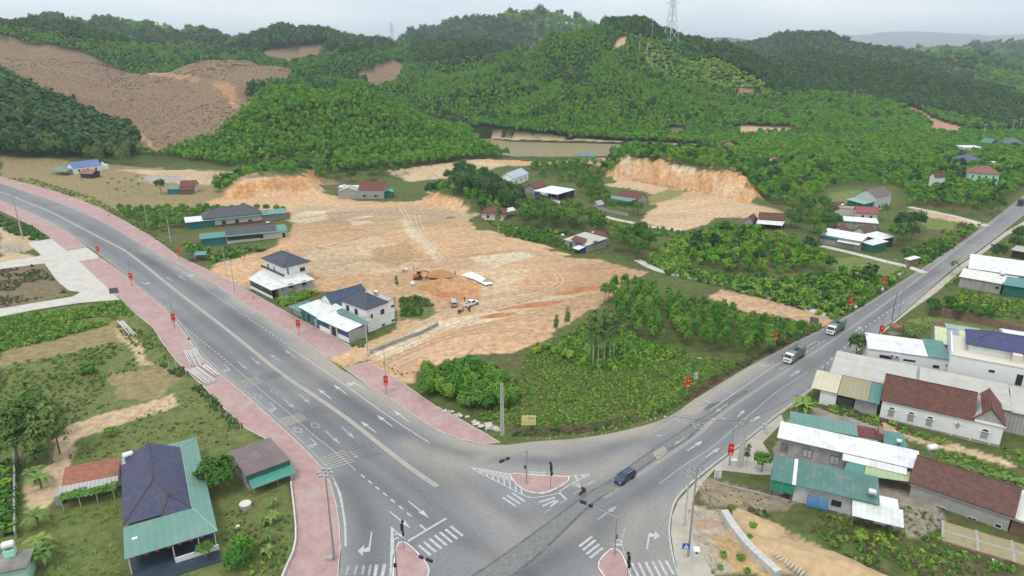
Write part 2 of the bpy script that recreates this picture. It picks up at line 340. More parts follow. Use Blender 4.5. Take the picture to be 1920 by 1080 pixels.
# ---------------------------------------------------------------- ground colours: (outline in photograph pixels, Ymin, Ymax, albedo)
TAN=(.45,.29,.165); TAN2=(.46,.335,.21); ORG=(.46,.255,.125); PAL=(.50,.40,.275); GRS=(.09,.115,.036); GRD=(.128,.15,.05); DRY=(.24,.19,.095); FLO=(.04,.055,.022); BRN=(.205,.14,.09); FLD=(.095,.13,.04); GRV=(.33,.29,.25); LAWN=(.14,.17,.055)
REG = [
 ([(0,292),(110,300),(250,312),(330,318),(480,322),(620,335),(640,345),(560,350),(480,362),(400,385),(300,405),(200,392),(120,370),(0,332)], 200,520, DRY),
 ([(210,318),(330,318),(480,325),(510,334),(420,345),(330,345),(290,330)], 300,520, TAN2),
 ([(270,330),(330,328),(350,338),(300,345),(265,340)], 300,520, GRV),
 ([(100,335),(200,330),(270,345),(290,360),(220,385),(150,375)], 300,520, DRY),
 # the levelled building lot
 ([(392,378),(430,366),(500,350),(520,330),(590,334),(606,364),(680,378),(790,376),(800,358),(850,380),(870,400),(895,432),(960,442),(1010,458),(1060,482),(1140,492),(1218,512),(1160,528),(1142,560),(1095,585),(1032,628),(965,655),(890,664),(830,672),(792,690),(776,722),(755,720),(690,676),(640,690),(612,672),(660,655),(745,615),(738,560),(600,545),(560,560),(470,540),(392,507),(410,490),(500,470),(545,432),(545,400),(400,388)], 120,420, TAN),
 ([(560,470),(700,440),(780,470),(790,500),(700,515),(600,520)], 120,420, TAN2),
 ([(690,470),(760,450),(790,480),(750,500),(700,492)], 120,420, (.36,.235,.125)),
 ([(600,400),(800,395),(860,420),(760,430),(640,425)], 120,420, (.38,.27,.165)),
 ([(780,430),(830,485),(820,490),(765,440),(745,405),(760,402)], 120,420, PAL),
 ([(560,385),(760,390),(900,400),(880,412),(700,408),(540,400)], 120,420, (.37,.275,.185)),
 ([(880,480),(990,470),(1010,480),(930,500),(905,510)], 120,420, PAL),
 ([(560,400),(610,395),(620,410),(575,420),(540,412)], 120,420, PAL),
 ([(650,410),(690,405),(700,420),(660,425)], 120,420, PAL),
 ([(800,500),(990,505),(1010,540),(940,580),(860,575),(790,540)], 120,420, TAN2),
 ([(785,515),(830,505),(905,535),(900,560),(850,570),(790,545)], 120,420, ORG),
 ([(700,640),(860,600),(1030,625),(890,664),(800,690),(770,715),(690,676)], 120,420, (.45,.28,.165)),
 ([(690,665),(820,600),(960,572),(1060,548),(1075,556),(960,588),(830,620),(715,676)], 120,420, PAL),
 ([(760,610),(840,570),(880,560),(890,572),(800,605),(720,652),(680,660)], 120,420, (.45,.30,.17)),
 ([(1000,510),(1140,495),(1200,512),(1130,535),(1010,545),(960,530)], 120,420, (.45,.275,.16)),
 ([(745,560),(800,560),(820,580),(790,598),(750,602)], 120,420, GRD),
 ([(990,668),(1100,690),(1270,660),(1400,685),(1470,652),(1300,742),(1180,800),(1110,815),(1010,800),(960,745)], 100,260, FLD),
 ([(905,790),(960,700),(1040,680),(1060,720),(1000,770),(940,812)], 100,260, (.14,.13,.055)),
 ([(960,820),(1083,815),(1167,800),(1250,775),(1305,741),(1361,707),(1483,640),(1470,636),(1350,698),(1240,764),(1150,790),(1080,804),(960,806)], 100,260, (.10,.075,.045)),
 # cut on the right with its levelled floor
 ([(1132,346),(1185,334),(1285,352),(1385,374),(1450,392),(1470,402),(1440,412),(1400,410),(1350,408),(1320,420),(1270,432),(1200,416),(1225,395),(1240,372),(1215,360),(1150,350)], 250,420, (.46,.32,.195)),
 ([(1215,372),(1255,355),(1300,358),(1240,380),(1222,384)], 250,420, (.22,.2,.08)),
 # red plot and lawns along the right road
 ([(1330,555),(1350,545),(1420,556),(1520,580),(1565,600),(1545,610),(1480,596),(1400,585),(1345,568)], 120,420, (.45,.30,.18)),
 ([(1540,490),(1600,480),(1690,500),(1705,510),(1640,520),(1560,512)], 120,420, LAWN),
 ([(1560,362),(1620,355),(1625,370),(1610,385),(1555,378)], 120,460, LAWN),
 ([(1710,390),(1790,405),(1830,420),(1800,432),(1740,430),(1700,410)], 120,420, LAWN),
 ([(1712,400),(1740,398),(1745,408),(1720,412)], 120,420, TAN2),
 ([(1715,395),(1760,398),(1850,420),(1840,428),(1810,420),(1710,402)], 120,420, TAN2),
 ([(1690,600),(1760,590),(1920,630),(1920,660),(1760,615)], 120,420, LAWN),
 ([(730,318),(850,305),(915,297),(940,300),(955,308),(900,325),(840,335),(760,340),(735,330)], 300,560, TAN2),
 ([(905,292),(935,300),(1010,303),(1090,300),(1130,296),(1180,300),(1210,310),(1150,318),(1090,305),(960,312)], 300,560, TAN),
 ([(890,256),(960,262),(1100,264),(1240,268),(1320,276),(1330,284),(1200,292),(1300,290),(1310,270),(1100,262)], 400,640, TAN2),
 # foreground left plots
 ([(0,500),(80,496),(130,548),(130,556),(0,578)], 100,400, (.17,.135,.08)),
 ([(0,470),(75,482),(80,490),(0,492)], 100,400, TAN2),
 ([(0,425),(60,440),(80,455),(60,470),(0,480)], 100,400, TAN2),
 ([(0,594),(226,562),(300,640),(457,802),(540,865),(552,1080),(0,1080)], 60,260, GRD),
 ([(0,660),(90,640),(210,605),(235,600),(250,640),(215,640),(120,665),(0,690)], 60,260, DRY),
 ([(205,700),(335,690),(345,705),(300,745),(215,750)], 60,260, DRY),
 ([(120,800),(200,770),(300,745),(320,740),(330,760),(210,800),(140,830),(110,900),(60,960),(70,900)], 60,260, TAN2),
 ([(225,610),(240,620),(290,690),(270,690),(225,640)], 60,260, TAN2),
 ([(40,900),(110,870),(110,930),(60,980)], 60,260, TAN2),
 # foreground right verges, heaps, tracks
 ([(1300,905),(1340,900),(1470,935),(1480,950),(1400,955),(1320,940)], 60,260, (.25,.2,.13)),
 ([(1290,940),(1360,960),(1420,1010),(1480,1080),(1340,1080),(1290,1010)], 60,260, (.40,.33,.25)),
 ([(1380,960),(1450,980),(1560,1040),(1640,1080),(1430,1080),(1400,1010)], 60,260, (.43,.30,.17)),
 ([(1330,1005),(1380,1010),(1440,1080),(1370,1080)], 60,260, (.42,.28,.14)),
 ([(1530,770),(1640,790),(1780,830),(1920,880),(1920,890),(1770,842),(1640,805),(1540,785)], 60,260, TAN2),
 ([(1452,835),(1492,762),(1560,770),(1650,800),(1740,862),(1735,905),(1772,975),(1700,1000),(1560,958),(1442,930)], 60,260, (.27,.235,.19)),
 # bare ground on the hills
 ([(-50,60),(100,80),(180,90),(300,98),(400,88),(470,104),(552,126),(545,152),(470,158),(455,180),(492,178),(455,215),(410,255),(310,315),(262,300),(240,258),(150,218),(60,178),(-50,130)], 490,860, BRN),
 ([(210,120),(330,140),(420,152),(440,165),(445,210),(430,190),(400,158),(230,132)], 490,860, (.34,.2,.11)),
 ([(180,225),(230,230),(260,250),(300,285),(270,280),(220,240)], 490,860, (.36,.25,.15)),
 ([(0,235),(60,245),(120,262),(110,275),(0,262)], 440,640, (.2,.15,.1)),
 ([(105,30),(160,24),(205,28),(200,46),(165,52),(120,46)], 1100,1700, BRN), ([(255,36),(310,40),(356,62),(345,68),(290,54)], 1100,1700, (.3,.19,.12)),
 ([(485,96),(540,92),(608,88),(605,102),(560,118),(540,122),(500,114)], 800,1400, BRN),
 ([(662,142),(740,112),(762,128),(745,150),(700,166)], 640,1000, BRN), ([(735,80),(815,52),(832,78),(785,90)], 950,1300, (.26,.21,.16)),
 ([(1144,98),(1158,72),(1178,72),(1166,92)], 640,960, (.45,.3,.18)),
 ([(1372,180),(1390,165),(1420,168),(1422,180)], 640,960, (.3,.16,.1)), ([(1690,205),(1710,200),(1765,228),(1812,240),(1800,258),(1750,250),(1740,230)], 400,1000, (.38,.22,.14)),
 ([(1755,122),(1775,116),(1810,136),(1800,142)], 800,1500, BRN), ([(1590,82),(1612,80),(1620,95),(1600,94)], 1200,1700, BRN),
 ([(1355,240),(1400,236),(1490,242),(1500,252),(1400,256)], 560,760, TAN), ([(1250,240),(1280,240),(1282,256),(1255,256)], 540,700, (.2,.14,.09)),
]
def region_colour(x, y, z, idx=False):
    n = fbm(x*.09, y*.09, 3)-.5; n2 = fbm(x*.09+40, y*.09+7, 3)-.5
    a = np.clip(y/250, .3, 3)
    px, py = proj(x+n*5*a**.5, y+n2*8*a**.5, z)
    far = sstep(420, 560, y)
    col = np.outer(1-far, GRS)+np.outer(far, FLO); hit = np.full(x.shape, -1)
    gl = fbm(x*.05, y*.05, 4)[:, None]; col = col*(1-.55*np.clip(gl-.45, 0, 1)*4)+np.array(DRY)*(.45*np.clip(gl-.5, 0, .3)*3*(1-far)[:, None])
    for i, (poly, y0, y1, c) in enumerate(REG):
        m = inpoly(px, py, poly) & (y > y0) & (y < y1); hit[m] = i; col[m] = c
    return (col, hit) if idx else col
# ---------------------------------------------------------------- ground mesh: a fan that reaches the horizon
def build_ground():
    yy = [-400, -250, -150, -80]
    y = -40.0
    while y < 60: yy.append(y); y += 10
    y = 60.0
    while y < 620: yy.append(y); y += max(.9, .0042*(y+90))
    while y < 16000: yy.append(y); y *= 1.016
    yy = np.array(yy); u = [0.0]
    while u[-1] < 2.2: u.append(u[-1]+(.0040 if u[-1] < .72 else .012 if u[-1] < 1.05 else .08))
    u = np.array([-q for q in u[:0:-1]]+u)
    base = np.where(yy < 60, 150, yy+90)
    Y, U = np.meshgrid(yy, u, indexing='ij'); X = U*base[:, None]
    x = X.ravel(); y = Y.ravel(); z = height(x, y)
    nr, nc = X.shape
    i = np.arange(nr-1)[:, None]*nc+np.arange(nc-1)[None, :]
    f = np.stack([i, i+1, i+nc+1, i+nc], -1).reshape(-1, 4)
    me = bpy.data.meshes.new('ground'); me.vertices.add(len(x)); me.vertices.foreach_set('co', np.stack([x, y, z], 1).ravel())
    me.loops.add(f.size); me.loops.foreach_set('vertex_index', f.ravel()); me.polygons.add(len(f)); me.polygons.foreach_set('loop_start', np.arange(0, f.size, 4)); me.polygons.foreach_set('loop_total', np.full(len(f), 4))
    me.update(calc_edges=True); me.polygons.foreach_set('use_smooth', np.ones(len(f), bool))
    col = region_colour(x, y, z)
    # bare cut faces
    Z = z.reshape(nr, nc); gy = np.abs(np.gradient(Z, axis=0)/np.gradient(Y, axis=0)); gx = np.abs(np.gradient(Z, axis=1)/np.maximum(np.gradient(X, axis=1), .1))
    sl = np.hypot(gx, gy).ravel(); st = (sl > .55) & (y < 440) & (y > 250)
    strk = fbm(x*.5, y*.05, 3)[:, None]; sp = fbm(x*.07+5, z*.12+y*.03, 3)[:, None]
    col[st] = (np.array(ORG)*1.05+(np.array(PAL)-np.array(ORG))*np.clip((sp-.5)*2.6, 0, .8)+(strk-.5)*.22)[st]
    # tracks and blotches on bare soil
    bare = (col[:, 0] > .3) & (y < 620)
    tr = fbm(x*.035+y*.02, y*.25-x*.09, 4)[:, None]; bl = fbm(x*.03, y*.03, 4)[:, None]
    cc = col*(1+(tr-.5)*.3)*(1+(bl-.5)*.5); col = np.where(bare[:, None], cc, col)
    a = me.color_attributes.new('col', 'FLOAT_COLOR', 'POINT'); a.data.foreach_set('color', np.concatenate([np.clip(col, .01, .8), np.ones((len(x), 1))], 1).ravel())
    me.materials.append(mat('ground_soil', (1, 1, 1), .95, .3, .5, bump=.7, bscale=1.3, attr='col', spec=.1))
    return tag(link('ground', me), kind='structure')
GROUND = build_ground()
# ---------------------------------------------------------------- water
wm = bpy.data.materials.new('reservoir_water'); wm.use_nodes = True
b = wm.node_tree.nodes['Principled BSDF']; b.inputs['Base Color'].default_value = (.21, .165, .085, 1); b.inputs['Roughness'].default_value = .5; b.inputs['Specular IOR Level'].default_value = .2
n_ = nd(wm.node_tree, 'ShaderNodeTexNoise'); n_.inputs['Scale'].default_value = .6; bp_ = nd(wm.node_tree, 'ShaderNodeBump'); bp_.inputs['Strength'].default_value = .12
wm.node_tree.links.new(n_.outputs['Fac'], bp_.inputs['Height']); wm.node_tree.links.new(bp_.outputs['Normal'], b.inputs['Normal'])
wp = catmull(WATERW, 4, True); cx = sum(p[0] for p in wp)/len(wp); cy = sum(p[1] for p in wp)/len(wp)
wp = [(cx+(x-cx)*1.05, cy+(y-cy)*1.14, -1.45) for x, y in wp]
tag(link('reservoir_water', mesh_from('reservoir_water', wp, [tuple(range(len(wp)))[::-1]], wm)), kind='structure')
# ---------------------------------------------------------------- roads
def cdt_sheet(name, poly, z, m, step, colfn=None):
    q = np.array(poly); x0, y0 = q.min(0); x1, y1 = q.max(0)
    pts = []; y = y0
    while y < y1:
        s = step*max(1, (y-60)/140); xs = np.arange(x0, x1, s)+RNG.uniform(-.2, .2)*s
        pts.append(np.stack([xs, np.full(xs.shape, y)], 1)); y += s
    p = np.concatenate(pts); ins = inpoly(p[:, 0], p[:, 1], poly); p = p[ins]
    p = p[segdist(p[:, 0], p[:, 1], poly, True) > step*.35]
    vs = [Vector(a) for a in poly]+[Vector(a) for a in p]; n = len(poly)
    v, e, f, *_ = mgeo.delaunay_2d_cdt(vs, [(i, (i+1) % n) for i in range(n)], [], 1, 1e-4, False)
    v = np.array([tuple(a) for a in v]); f = np.array([tuple(a) for a in f]); cen = v[f].mean(1); f = f[inpoly(cen[:, 0], cen[:, 1], poly)]
    me = mesh_from(name, np.column_stack([v, np.full(len(v), z)]), [tuple(a) for a in f], m)
    if me.polygons and me.polygons[0].normal.z < 0: me.flip_normals()
    if colfn is not None:
        c = colfn(v[:, 0], v[:, 1]); a = me.color_attributes.new('col', 'FLOAT_COLOR', 'POINT')
        a.data.foreach_set('color', np.concatenate([c, np.ones((len(v), 1))], 1).ravel())
    return me
CENTRE = GL([(-120,322),(0,360),(42,376),(94,397),(146,424),(194,449),(240,474),(325,541),(428,620),(526,699),(588,741),(651,785),(722,841),(780,885),(820,912)])
CENTRE_R = GL([(1133,934),(1178,904),(1242,862),(1306,818),(1344,784),(1411,737),(1478,693),(1600,612),(1700,540),(1800,462),(1890,397)])
WEAR = [  # (line in pixels, half-width m, darkness)
 ([(120,440),(240,520),(380,636),(470,712),(560,785),(650,860),(740,930),(840,1000),(960,1060),(1060,1120)], 1.4, -.16),
 ([(160,440),(280,520),(440,650),(540,735),(640,815),(730,880),(830,960),(930,1040)], 1.0, -.12),
 ([(60,375),(180,430),(300,505),(440,600),(560,690),(660,760),(760,830),(860,900),(1000,990)], 1.5, -.10),
 ([(250,470),(400,560),(540,665),(660,750),(740,800),(820,835),(900,855),(1000,865),(1090,855),(1180,825),(1280,770)], 1.8, -.17),
 ([(640,900),(672,940),(690,990),(695,1040),(690,1100)], 2.2, -.16),
 ([(1880,405),(1760,500),(1600,630),(1480,715),(1360,800),(1240,890),(1130,975),(1020,1050),(900,1130)], 1.6, -.15),
 ([(1850,410),(1700,525),(1560,625),(1440,700),(1320,780),(1180,880)], 1.5, -.10),
 ([(1120,930),(1040,960),(960,960),(880,930),(800,880)], 2.0, -.08),
 ([(1000,1080),(1080,1030),(1180,960),(1260,890)], 1.7, -.07),
]
WEARW = [(sm(GL(p), 4), w, d) for p, w, d in WEAR]
DUST = [([(640,695),(700,735),(800,790),(900,835),(1000,830),(1150,815),(1250,785),(1330,735),(1420,682)], 3.2, .8),
        ([(820,860),(900,880),(1000,890),(1100,890),(1200,850)], 3.0, .55), ([(760,830),(850,900),(960,1000)], 2.2, .45),
        ([(1200,960),(1180,1010),(1160,1060),(1130,1100)], 3.0, .6), ([(1255,960),(1235,1000),(1240,1060)], 4.0, .45), ([(560,640),(620,690),(660,705)], 3.5, .9),
        ([(440,560),(520,612),(590,660)], 2.0, .8), ([(300,485),(400,540)], 1.4, .7), ([(940,1040),(1000,1000),(1080,990)], 4, .35), ([(1390,850),(1460,790),(1560,715),(1640,645)], 2.5, .6), ([(900,860),(960,845),(1040,850)], 1.5, .6), ([(1010,830),(1100,830)], 4, .6)]
DUSTW = [(sm(GL(p), 4), w, d) for p, w, d in DUST]
def road_col(x, y):
    n = fbm(x*.07, y*.07, 4); g = .195+.08*(n-.5)
    for p, w, d in WEARW: g = g*(1+1.5*d*np.exp(-(segdist(x, y, p)/w)**2)*(.7+.6*fbm(x*.2, y*.2, 2)))
    g = g*(1-.10*(np.exp(-(segdist(x, y, CENTRE)/6)**2)))
    c = np.stack([g, g*1.0, g*1.02], 1); du = np.zeros(x.shape)
    for p, w, d in DUSTW: du = np.maximum(du, d*np.exp(-(segdist(x, y, p)/w)**2)*np.clip(.35+1.3*fbm(x*.12, y*.12, 3), 0, 1.2))
    ed = np.exp(-segdist(x, y, ROADPOLY[::2], True)/.8)*.45; du = np.clip(np.maximum(du, ed)+.5*np.clip(n-.55, 0, 1), 0, 1)[:, None]
    return c*(1-du)+np.array((.31,.275,.23))*du
road_mat = mat('worn_asphalt', (1, 1, 1), .9, .10, 1.6, bump=.12, bscale=9, attr='col', spec=.2)
ROADO = tag(link('road', cdt_sheet('road', ROADPOLY, .02, road_mat, 1.0, road_col)), kind='structure')
# ---------------------------------------------------------------- pavements with kerbs
brick_m = mat('red_paving_brick', (.38, .242, .228), .9, .14, .5, bump=.1, bscale=6, brick=(2.2, .012), dirt=((.40, .335, .29), .65), dscale=.12)
kerb_m = mat('kerb_concrete', (.46, .44, .39), .9, .2, .6, bump=.1)
def offset_poly(poly, d):
    n = len(poly); area = sum(poly[i][0]*poly[(i+1) % n][1]-poly[(i+1) % n][0]*poly[i][1] for i in range(n)); s = 1 if area > 0 else -1
    out = []
    for i in range(n):
        p = Vector(poly[i]); a = (p-Vector(poly[i-1])).normalized(); b_ = (Vector(poly[(i+1) % n])-p).normalized()
        na = Vector((-a.y, a.x))*s; nb = Vector((-b_.y, b_.x))*s; m = na+nb
        m = m/max(m.length_squared, .3)*2 if m.length_squared > 1e-6 else na
        m = m if m.length < 2 else m.normalized()*2
        out.append(tuple(p+m*d*.5*1.0))
    return out
def kerb_ring(name, poly, inner, z1, m, parent):
    n = len(poly); v = [(x, y, -.05) for x, y in poly]+[(x, y, z1) for x, y in poly]+[(x, y, z1) for x, y in inner]+[(x, y, -.05) for x, y in inner]
    f = []
    for i in range(n):
        j = (i+1) % n
        f += [(i, j, n+j, n+i), (n+i, n+j, 2*n+j, 2*n+i), (2*n+i, 2*n+j, 3*n+j, 3*n+i)]
    me = mesh_from(name, v, f, m); bm = bmesh.new(); bm.from_mesh(me); bmesh.ops.recalc_face_normals(bm, faces=bm.faces); bm.to_mesh(me); bm.free()
    return link(name, me, parent)
def pavement(name, poly, m, z=.14, kerb=.3, kmat=None, colfn=None):
    o = tag(link(name, cdt_sheet(name, offset_poly(poly, kerb*.98), z-.004, m, 3.0)), kind='structure')
    kerb_ring('kerb', poly, offset_poly(poly, kerb), z, kmat or kerb_m, o); return o
for k, v in PAVEW.items(): pavement(k, v, brick_m)
conc_m = mat('pale_concrete', (.47, .44, .395), .9, .12, .35, bump=.08, bscale=4, dirt=((.36, .31, .24), .5), dscale=.15)
tag(link('concrete_apron', cdt_sheet('concrete_apron', APRON, .05, conc_m, 4)), kind='structure')
shoulder_m = mat('dusty_concrete', (.38, .345, .295), .95, .16, .3, bump=.1, bscale=3, dirt=((.33, .27, .2), .6), dscale=.2)
tag(link('road_shoulder', cdt_sheet('road_shoulder', SHOULDER, .012, shoulder_m, 4)), kind='structure')
white_kerb = mat('painted_kerb', (.66, .64, .6), .8, .25, 1.2, dirt=((.3, .27, .23), .8), dscale=.9)
ISL = {
 'traffic_island': [(957,889),(985,890),(1015,893),(1062,894),(1067,898),(1064,905),(1046,916),(1024,925),(1005,926),(985,921),(970,911),(959,898)],
 'traffic_island.001': [(745,1022),(752,1017),(762,1019),(776,1030),(792,1047),(803,1062),(805,1075),(798,1088),(780,1110),(735,1120),(736,1080),(740,1040)],
 'traffic_island.002': [(1143,1032),(1152,1030),(1164,1036),(1172,1052),(1184,1082),(1195,1115),(1170,1115),(1140,1090),(1124,1070),(1121,1062),(1126,1048)],
}
for k, v in ISL.items(): pavement('traffic_island', catmull(GL(v), 3, True), brick_m, .2, .3, white_kerb)
for nm, pts, w in (('village_lane', [(1000,352),(1050,380),(1120,402),(1170,415),(1240,428),(1280,430)], 3.2), ('village_lane', [(1195,488),(1240,508),(1330,528),(1420,552),(1500,575),(1560,596)], 3.0), ('farm_track', [(1280,284),(1330,280),(1400,276),(1500,272)], 4.0),
                   ('village_lane', [(1540,462),(1600,475),(1660,490),(1700,500),(1735,512)], 3.2), ('village_lane', [(1705,388),(1760,400),(1810,412),(1850,424)], 3.4)):
    c = sm(GL(pts), 6); le, ri = [], []
    for i, p in enumerate(c):
        a = Vector(c[max(0, i-1)]); b_ = Vector(c[min(len(c)-1, i+1)]); d = (b_-a).normalized(); nrm = Vector((-d.y, d.x))*w/2
        le.append((p[0]+nrm.x, p[1]+nrm.y)); ri.append((p[0]-nrm.x, p[1]-nrm.y))
    n = len(le); z = [max(.06, gz(*c[i])+.12) for i in range(n)]
    mb = MB()
    for i in range(n-1): mb.slab([(*le[i], z[i]), (*ri[i], z[i]), (*ri[i+1], z[i+1]), (*le[i+1], z[i+1])], .3)
    tag(mb.build(nm, conc_m), kind='structure')
# ---------------------------------------------------------------- painted markings (children of the road)
def paint(name, col, wear): return mat(name, col, .7, .12, .9, dirt=((.2, .197, .195), wear), dscale=2.2)
pw_ = paint('white_road_paint', (.44, .44, .43), .95); pf_ = paint('worn_white_road_paint', (.32, .32, .315), 1.0); py_ = paint('worn_yellow_road_paint', (.41, .37, .285), .95); pyd = mat('yellow_line_dust', (.30, .278, .235), .9, .15, .5, dirt=((.28, .27, .265), .8), dscale=.5)
ZL = .028
ZC = [0]
def zup():
    ZC[0] = (ZC[0]+1) % 37; return ZC[0]*.0004
def strip(name, pts, w, m, z=ZL, parent=None):
    if z >= ZL: z += zup()
    le, ri = [], []
    for i, p in enumerate(pts):
        a = Vector(pts[max(0, i-1)]); b_ = Vector(pts[min(len(pts)-1, i+1)]); d = (b_-a).normalized(); nrm = Vector((-d.y, d.x))*w/2
        le.append((p[0]+nrm.x, p[1]+nrm.y, z)); ri.append((p[0]-nrm.x, p[1]-nrm.y, z))
    v = le+ri; n = len(le)
    return link(name, mesh_from(name, v, [(n+i, n+i+1, i+1, i) for i in range(n-1)], m), parent or ROADO)
def offline(pts, d):
    out = []
    for i, p in enumerate(pts):
        a = Vector(pts[max(0, i-1)]); b_ = Vector(pts[min(len(pts)-1, i+1)]); t = (b_-a).normalized(); out.append((p[0]-t.y*d, p[1]+t.x*d))
    return out
def line(px, w, m, name='lane_line'): return strip(name, sm(GL(px), 5), w, m)
def dashes(px, ln, gap, w, m, name='lane_dash'):
    pts = sm(GL(px), 8); acc = [0]
    for i in range(1, len(pts)): acc.append(acc[-1]+math.dist(pts[i], pts[i-1]))
    at = lambda s: (np.interp(s, acc, [p[0] for p in pts]), np.interp(s, acc, [p[1] for p in pts]))
    me = mesh_from(name, [(-ln/2, -w/2, 0), (ln/2, -w/2, 0), (ln/2, w/2, 0), (-ln/2, w/2, 0)], [(0, 1, 2, 3)], m); s = ln/2
    while s < acc[-1]:
        a = at(s-.3); b_ = at(s+.3); link(name, me, ROADO, (*at(s), ZL+zup()), math.atan2(b_[1]-a[1], b_[0]-a[0])); s += ln+gap
ARW = {}
def arrow(tail, head, m=pw_, kind='s'):
    a = Vector(G(*tail)); b_ = Vector(G(*head)); ln = (b_-a).length; d = b_-a
    if kind == 's': v = [(0, -.11), (ln*.62, -.11), (ln*.58, -.42), (ln, 0), (ln*.58, .42), (ln*.62, .11), (0, .11)]
    else:
        s = 1 if kind == 'l' else -1
        v = [(0, -.1), (ln*.72, -.1), (ln*.72, .75), (ln*.86, .75), (ln*.66, 1.5), (ln*.46, .75), (ln*.6, .75), (ln*.55, .14), (0, .1)]
        if s < 0: v = [(x, -y) for x, y in v][::-1]
    v = [(x, y*1.2, 0) for x, y in v]
    link('lane_arrow', mesh_from('lane_arrow', v, [tuple(range(len(v)))], m), ROADO, (a.x, a.y, ZL+zup()), math.atan2(d.y, d.x))
cl = sm(CENTRE, 5)
strip('centre_dust_band', cl, 1.0, pyd, .024)
for d in (-.28, .28): strip('centre_line', offline(cl, d), .16, py_)
line([(542,651),(630,710),(705,764),(770,808),(805,830)], .22, pw_); dashes([(279,464),(350,515),(400,552),(480,606),(541,648)], 1.1, 1.3, .25, pw_)
dashes([(332,600),(360,625),(395,652),(427,679)], 1.0, 1.1, .25, pw_); line([(430,681),(484,727),(534,768),(559,790),(588,816),(624,844),(667,882)], .2, pf_)
dashes([(677,890),(700,909),(740,942),(780,976)], 1.3, 1.2, .3, pw_, 'lane_dash'); line([(787,984),(799,994)], .3, pw_)
strip('edge_line', offline(sm(GL(ROAD_L[1:-3]), 5), .75), .2, pf_); strip('edge_line', offline(sm(GL(ROAD_N[1:16]), 5), -.7), .18, pf_)
line([(650,698),(700,732),(752,765),(802,796),(840,818),(870,828),(900,840),(930,848)], .2, pf_, 'edge_line')
line([(627,903),(637,925),(642,950),(647,985),(648,1025)], .35, pw_, 'edge_line')
for t, h, m, k in [((554,671),(534,656),pf_,'s'),((651,740),(625,721),pw_,'s'),((621,748),(596,729),pw_,'s'),((705,811),(676,790),pw_,'s'),((736,800),(706,778),pw_,'s'),((767,791),(737,769),pw_,'s'),((526,677),(506,664),pf_,'s'),((348,526),(335,516),pf_,'s'),((325,528),(312,519),pf_,'s'),
   ((685,729),(653,712),pw_,'l'),((377,522),(356,512),pw_,'l'),((445,677),(464,693),pf_,'s'),((471,670),(488,685),pf_,'s'),((531,748),(553,766),pf_,'s'),((560,739),(582,757),pf_,'s'),((610,808),(638,833),pf_,'s'),((640,800),(665,823),pf_,'s'),((766,940),(805,972),pw_,'s'),((730,959),(770,991),pw_,'s'),
   ((421,683),(436,699),pf_,'r'),((506,755),(524,773),pf_,'r'),((581,820),(600,840),pf_,'r'),((697,997),(690,1050),pw_,'r'),((262,528),(277,535),pw_,'l'),((655,845),(672,860),pf_,'s'),
   ((1289,845),(1318,826),pw_,'s'),((1323,858),(1351,839),pw_,'s'),((1383,782),(1396,769),pw_,'s'),((1408,792),(1425,780),pw_,'s'),((1482,706),(1500,694),pw_,'s'),((1121,974),(1158,948),pf_,'s'),((1603,622),(1616,612),pw_,'s'),((1364,758),(1340,774),pf_,'s'),((1285,820),(1264,834),pf_,'s'),((1452,682),(1426,690),pf_,'r'),((1346,752),(1324,758),pf_,'r'),((1248,815),(1230,818),pf_,'s'),
   ((1213,1030),(1219,988),pw_,'r'),((1116,902),(1072,920),pf_,'r'),((1480,684),(1460,694),pf_,'s')]: arrow(t, h, m, k)
def diamond(px, py, m=pf_):
    a = Vector(G(px-9, py-6)); b_ = Vector(G(px+9, py+6)); d = (b_-a); o = (a+b_)/2; ang = math.atan2(d.y, d.x)
    v = []
    for s in (1, .78): v += [(1.7*s, 0, 0), (0, .85*s, 0), (-1.7*s, 0, 0), (0, -.85*s, 0)]
    link('lane_diamond', mesh_from('lane_diamond', v, [(i, (i+1) % 4, 4+(i+1) % 4, 4+i) for i in range(4)], m), ROADO, (o.x, o.y, ZL+zup()), ang)
for p in [(515,734),(557,807),(484,744),(591,798),(1278,790),(1365,733),(1308,800),(560,806)]: diamond(*p)
def quad_lines(a, b_, c, d, n, m, w=.16, name='rumble_strip'):     # n lines from edge a-b to edge c-d
    for k in range(n):
        t = k/(n-1); p = Vector(G(*a))*(1-t)+Vector(G(*c))*t; q = Vector(G(*b_))*(1-t)+Vector(G(*d))*t; strip(name, [tuple(p), tuple(q)], w, m, ZL+.002)
dark_ = mat('tyre_darkened_asphalt', (.10, .10, .10), .9, .3, 1.0, dirt=((.25, .25, .25), .9), dscale=.8)
for a, b_, c, d in [((445,717),(518,696),(459,728),(531,704)), ((524,787),(601,762),(536,799),(617,772)), ((600,860),(692,829),(615,880),(715,850))]:
    mid = lambda p, q, t: (p[0]+(q[0]-p[0])*t, p[1]+(q[1]-p[1])*t)
    quad_lines(a, mid(a, b_, .5), c, mid(c, d, .5), 6, py_, .2); quad_lines(mid(a, b_, .52), b_, mid(c, d, .52), d, 6, dark_, .2)
quad_lines((1225,848),(1234,861),(1243,838),(1252,848), 6, py_, .3); quad_lines((1284,778),(1312,774),(1298,766),(1322,764), 5, py_, .2); quad_lines((1318,794),(1325,800),(1334,783),(1341,789), 5, py_, .25)
def bars(lst, w=.5, m=pw_, name='crossing_bar'):
    for a, b_ in lst: strip(name, [G(*a), G(*b_)], w, m)
z4 = lambda l, ox, oy, s=4.0: [((ox+a/s, oy+b/s), (ox+c/s, oy+d/s)) for a, b, c, d in l]
bars(z4([(1220,850,1310,925),(1260,825,1350,900),(1300,800,1390,875),(1340,775,1430,850),(1380,752,1470,827),(1420,730,1510,803),(1460,707,1550,780)], 480, 810), .45)
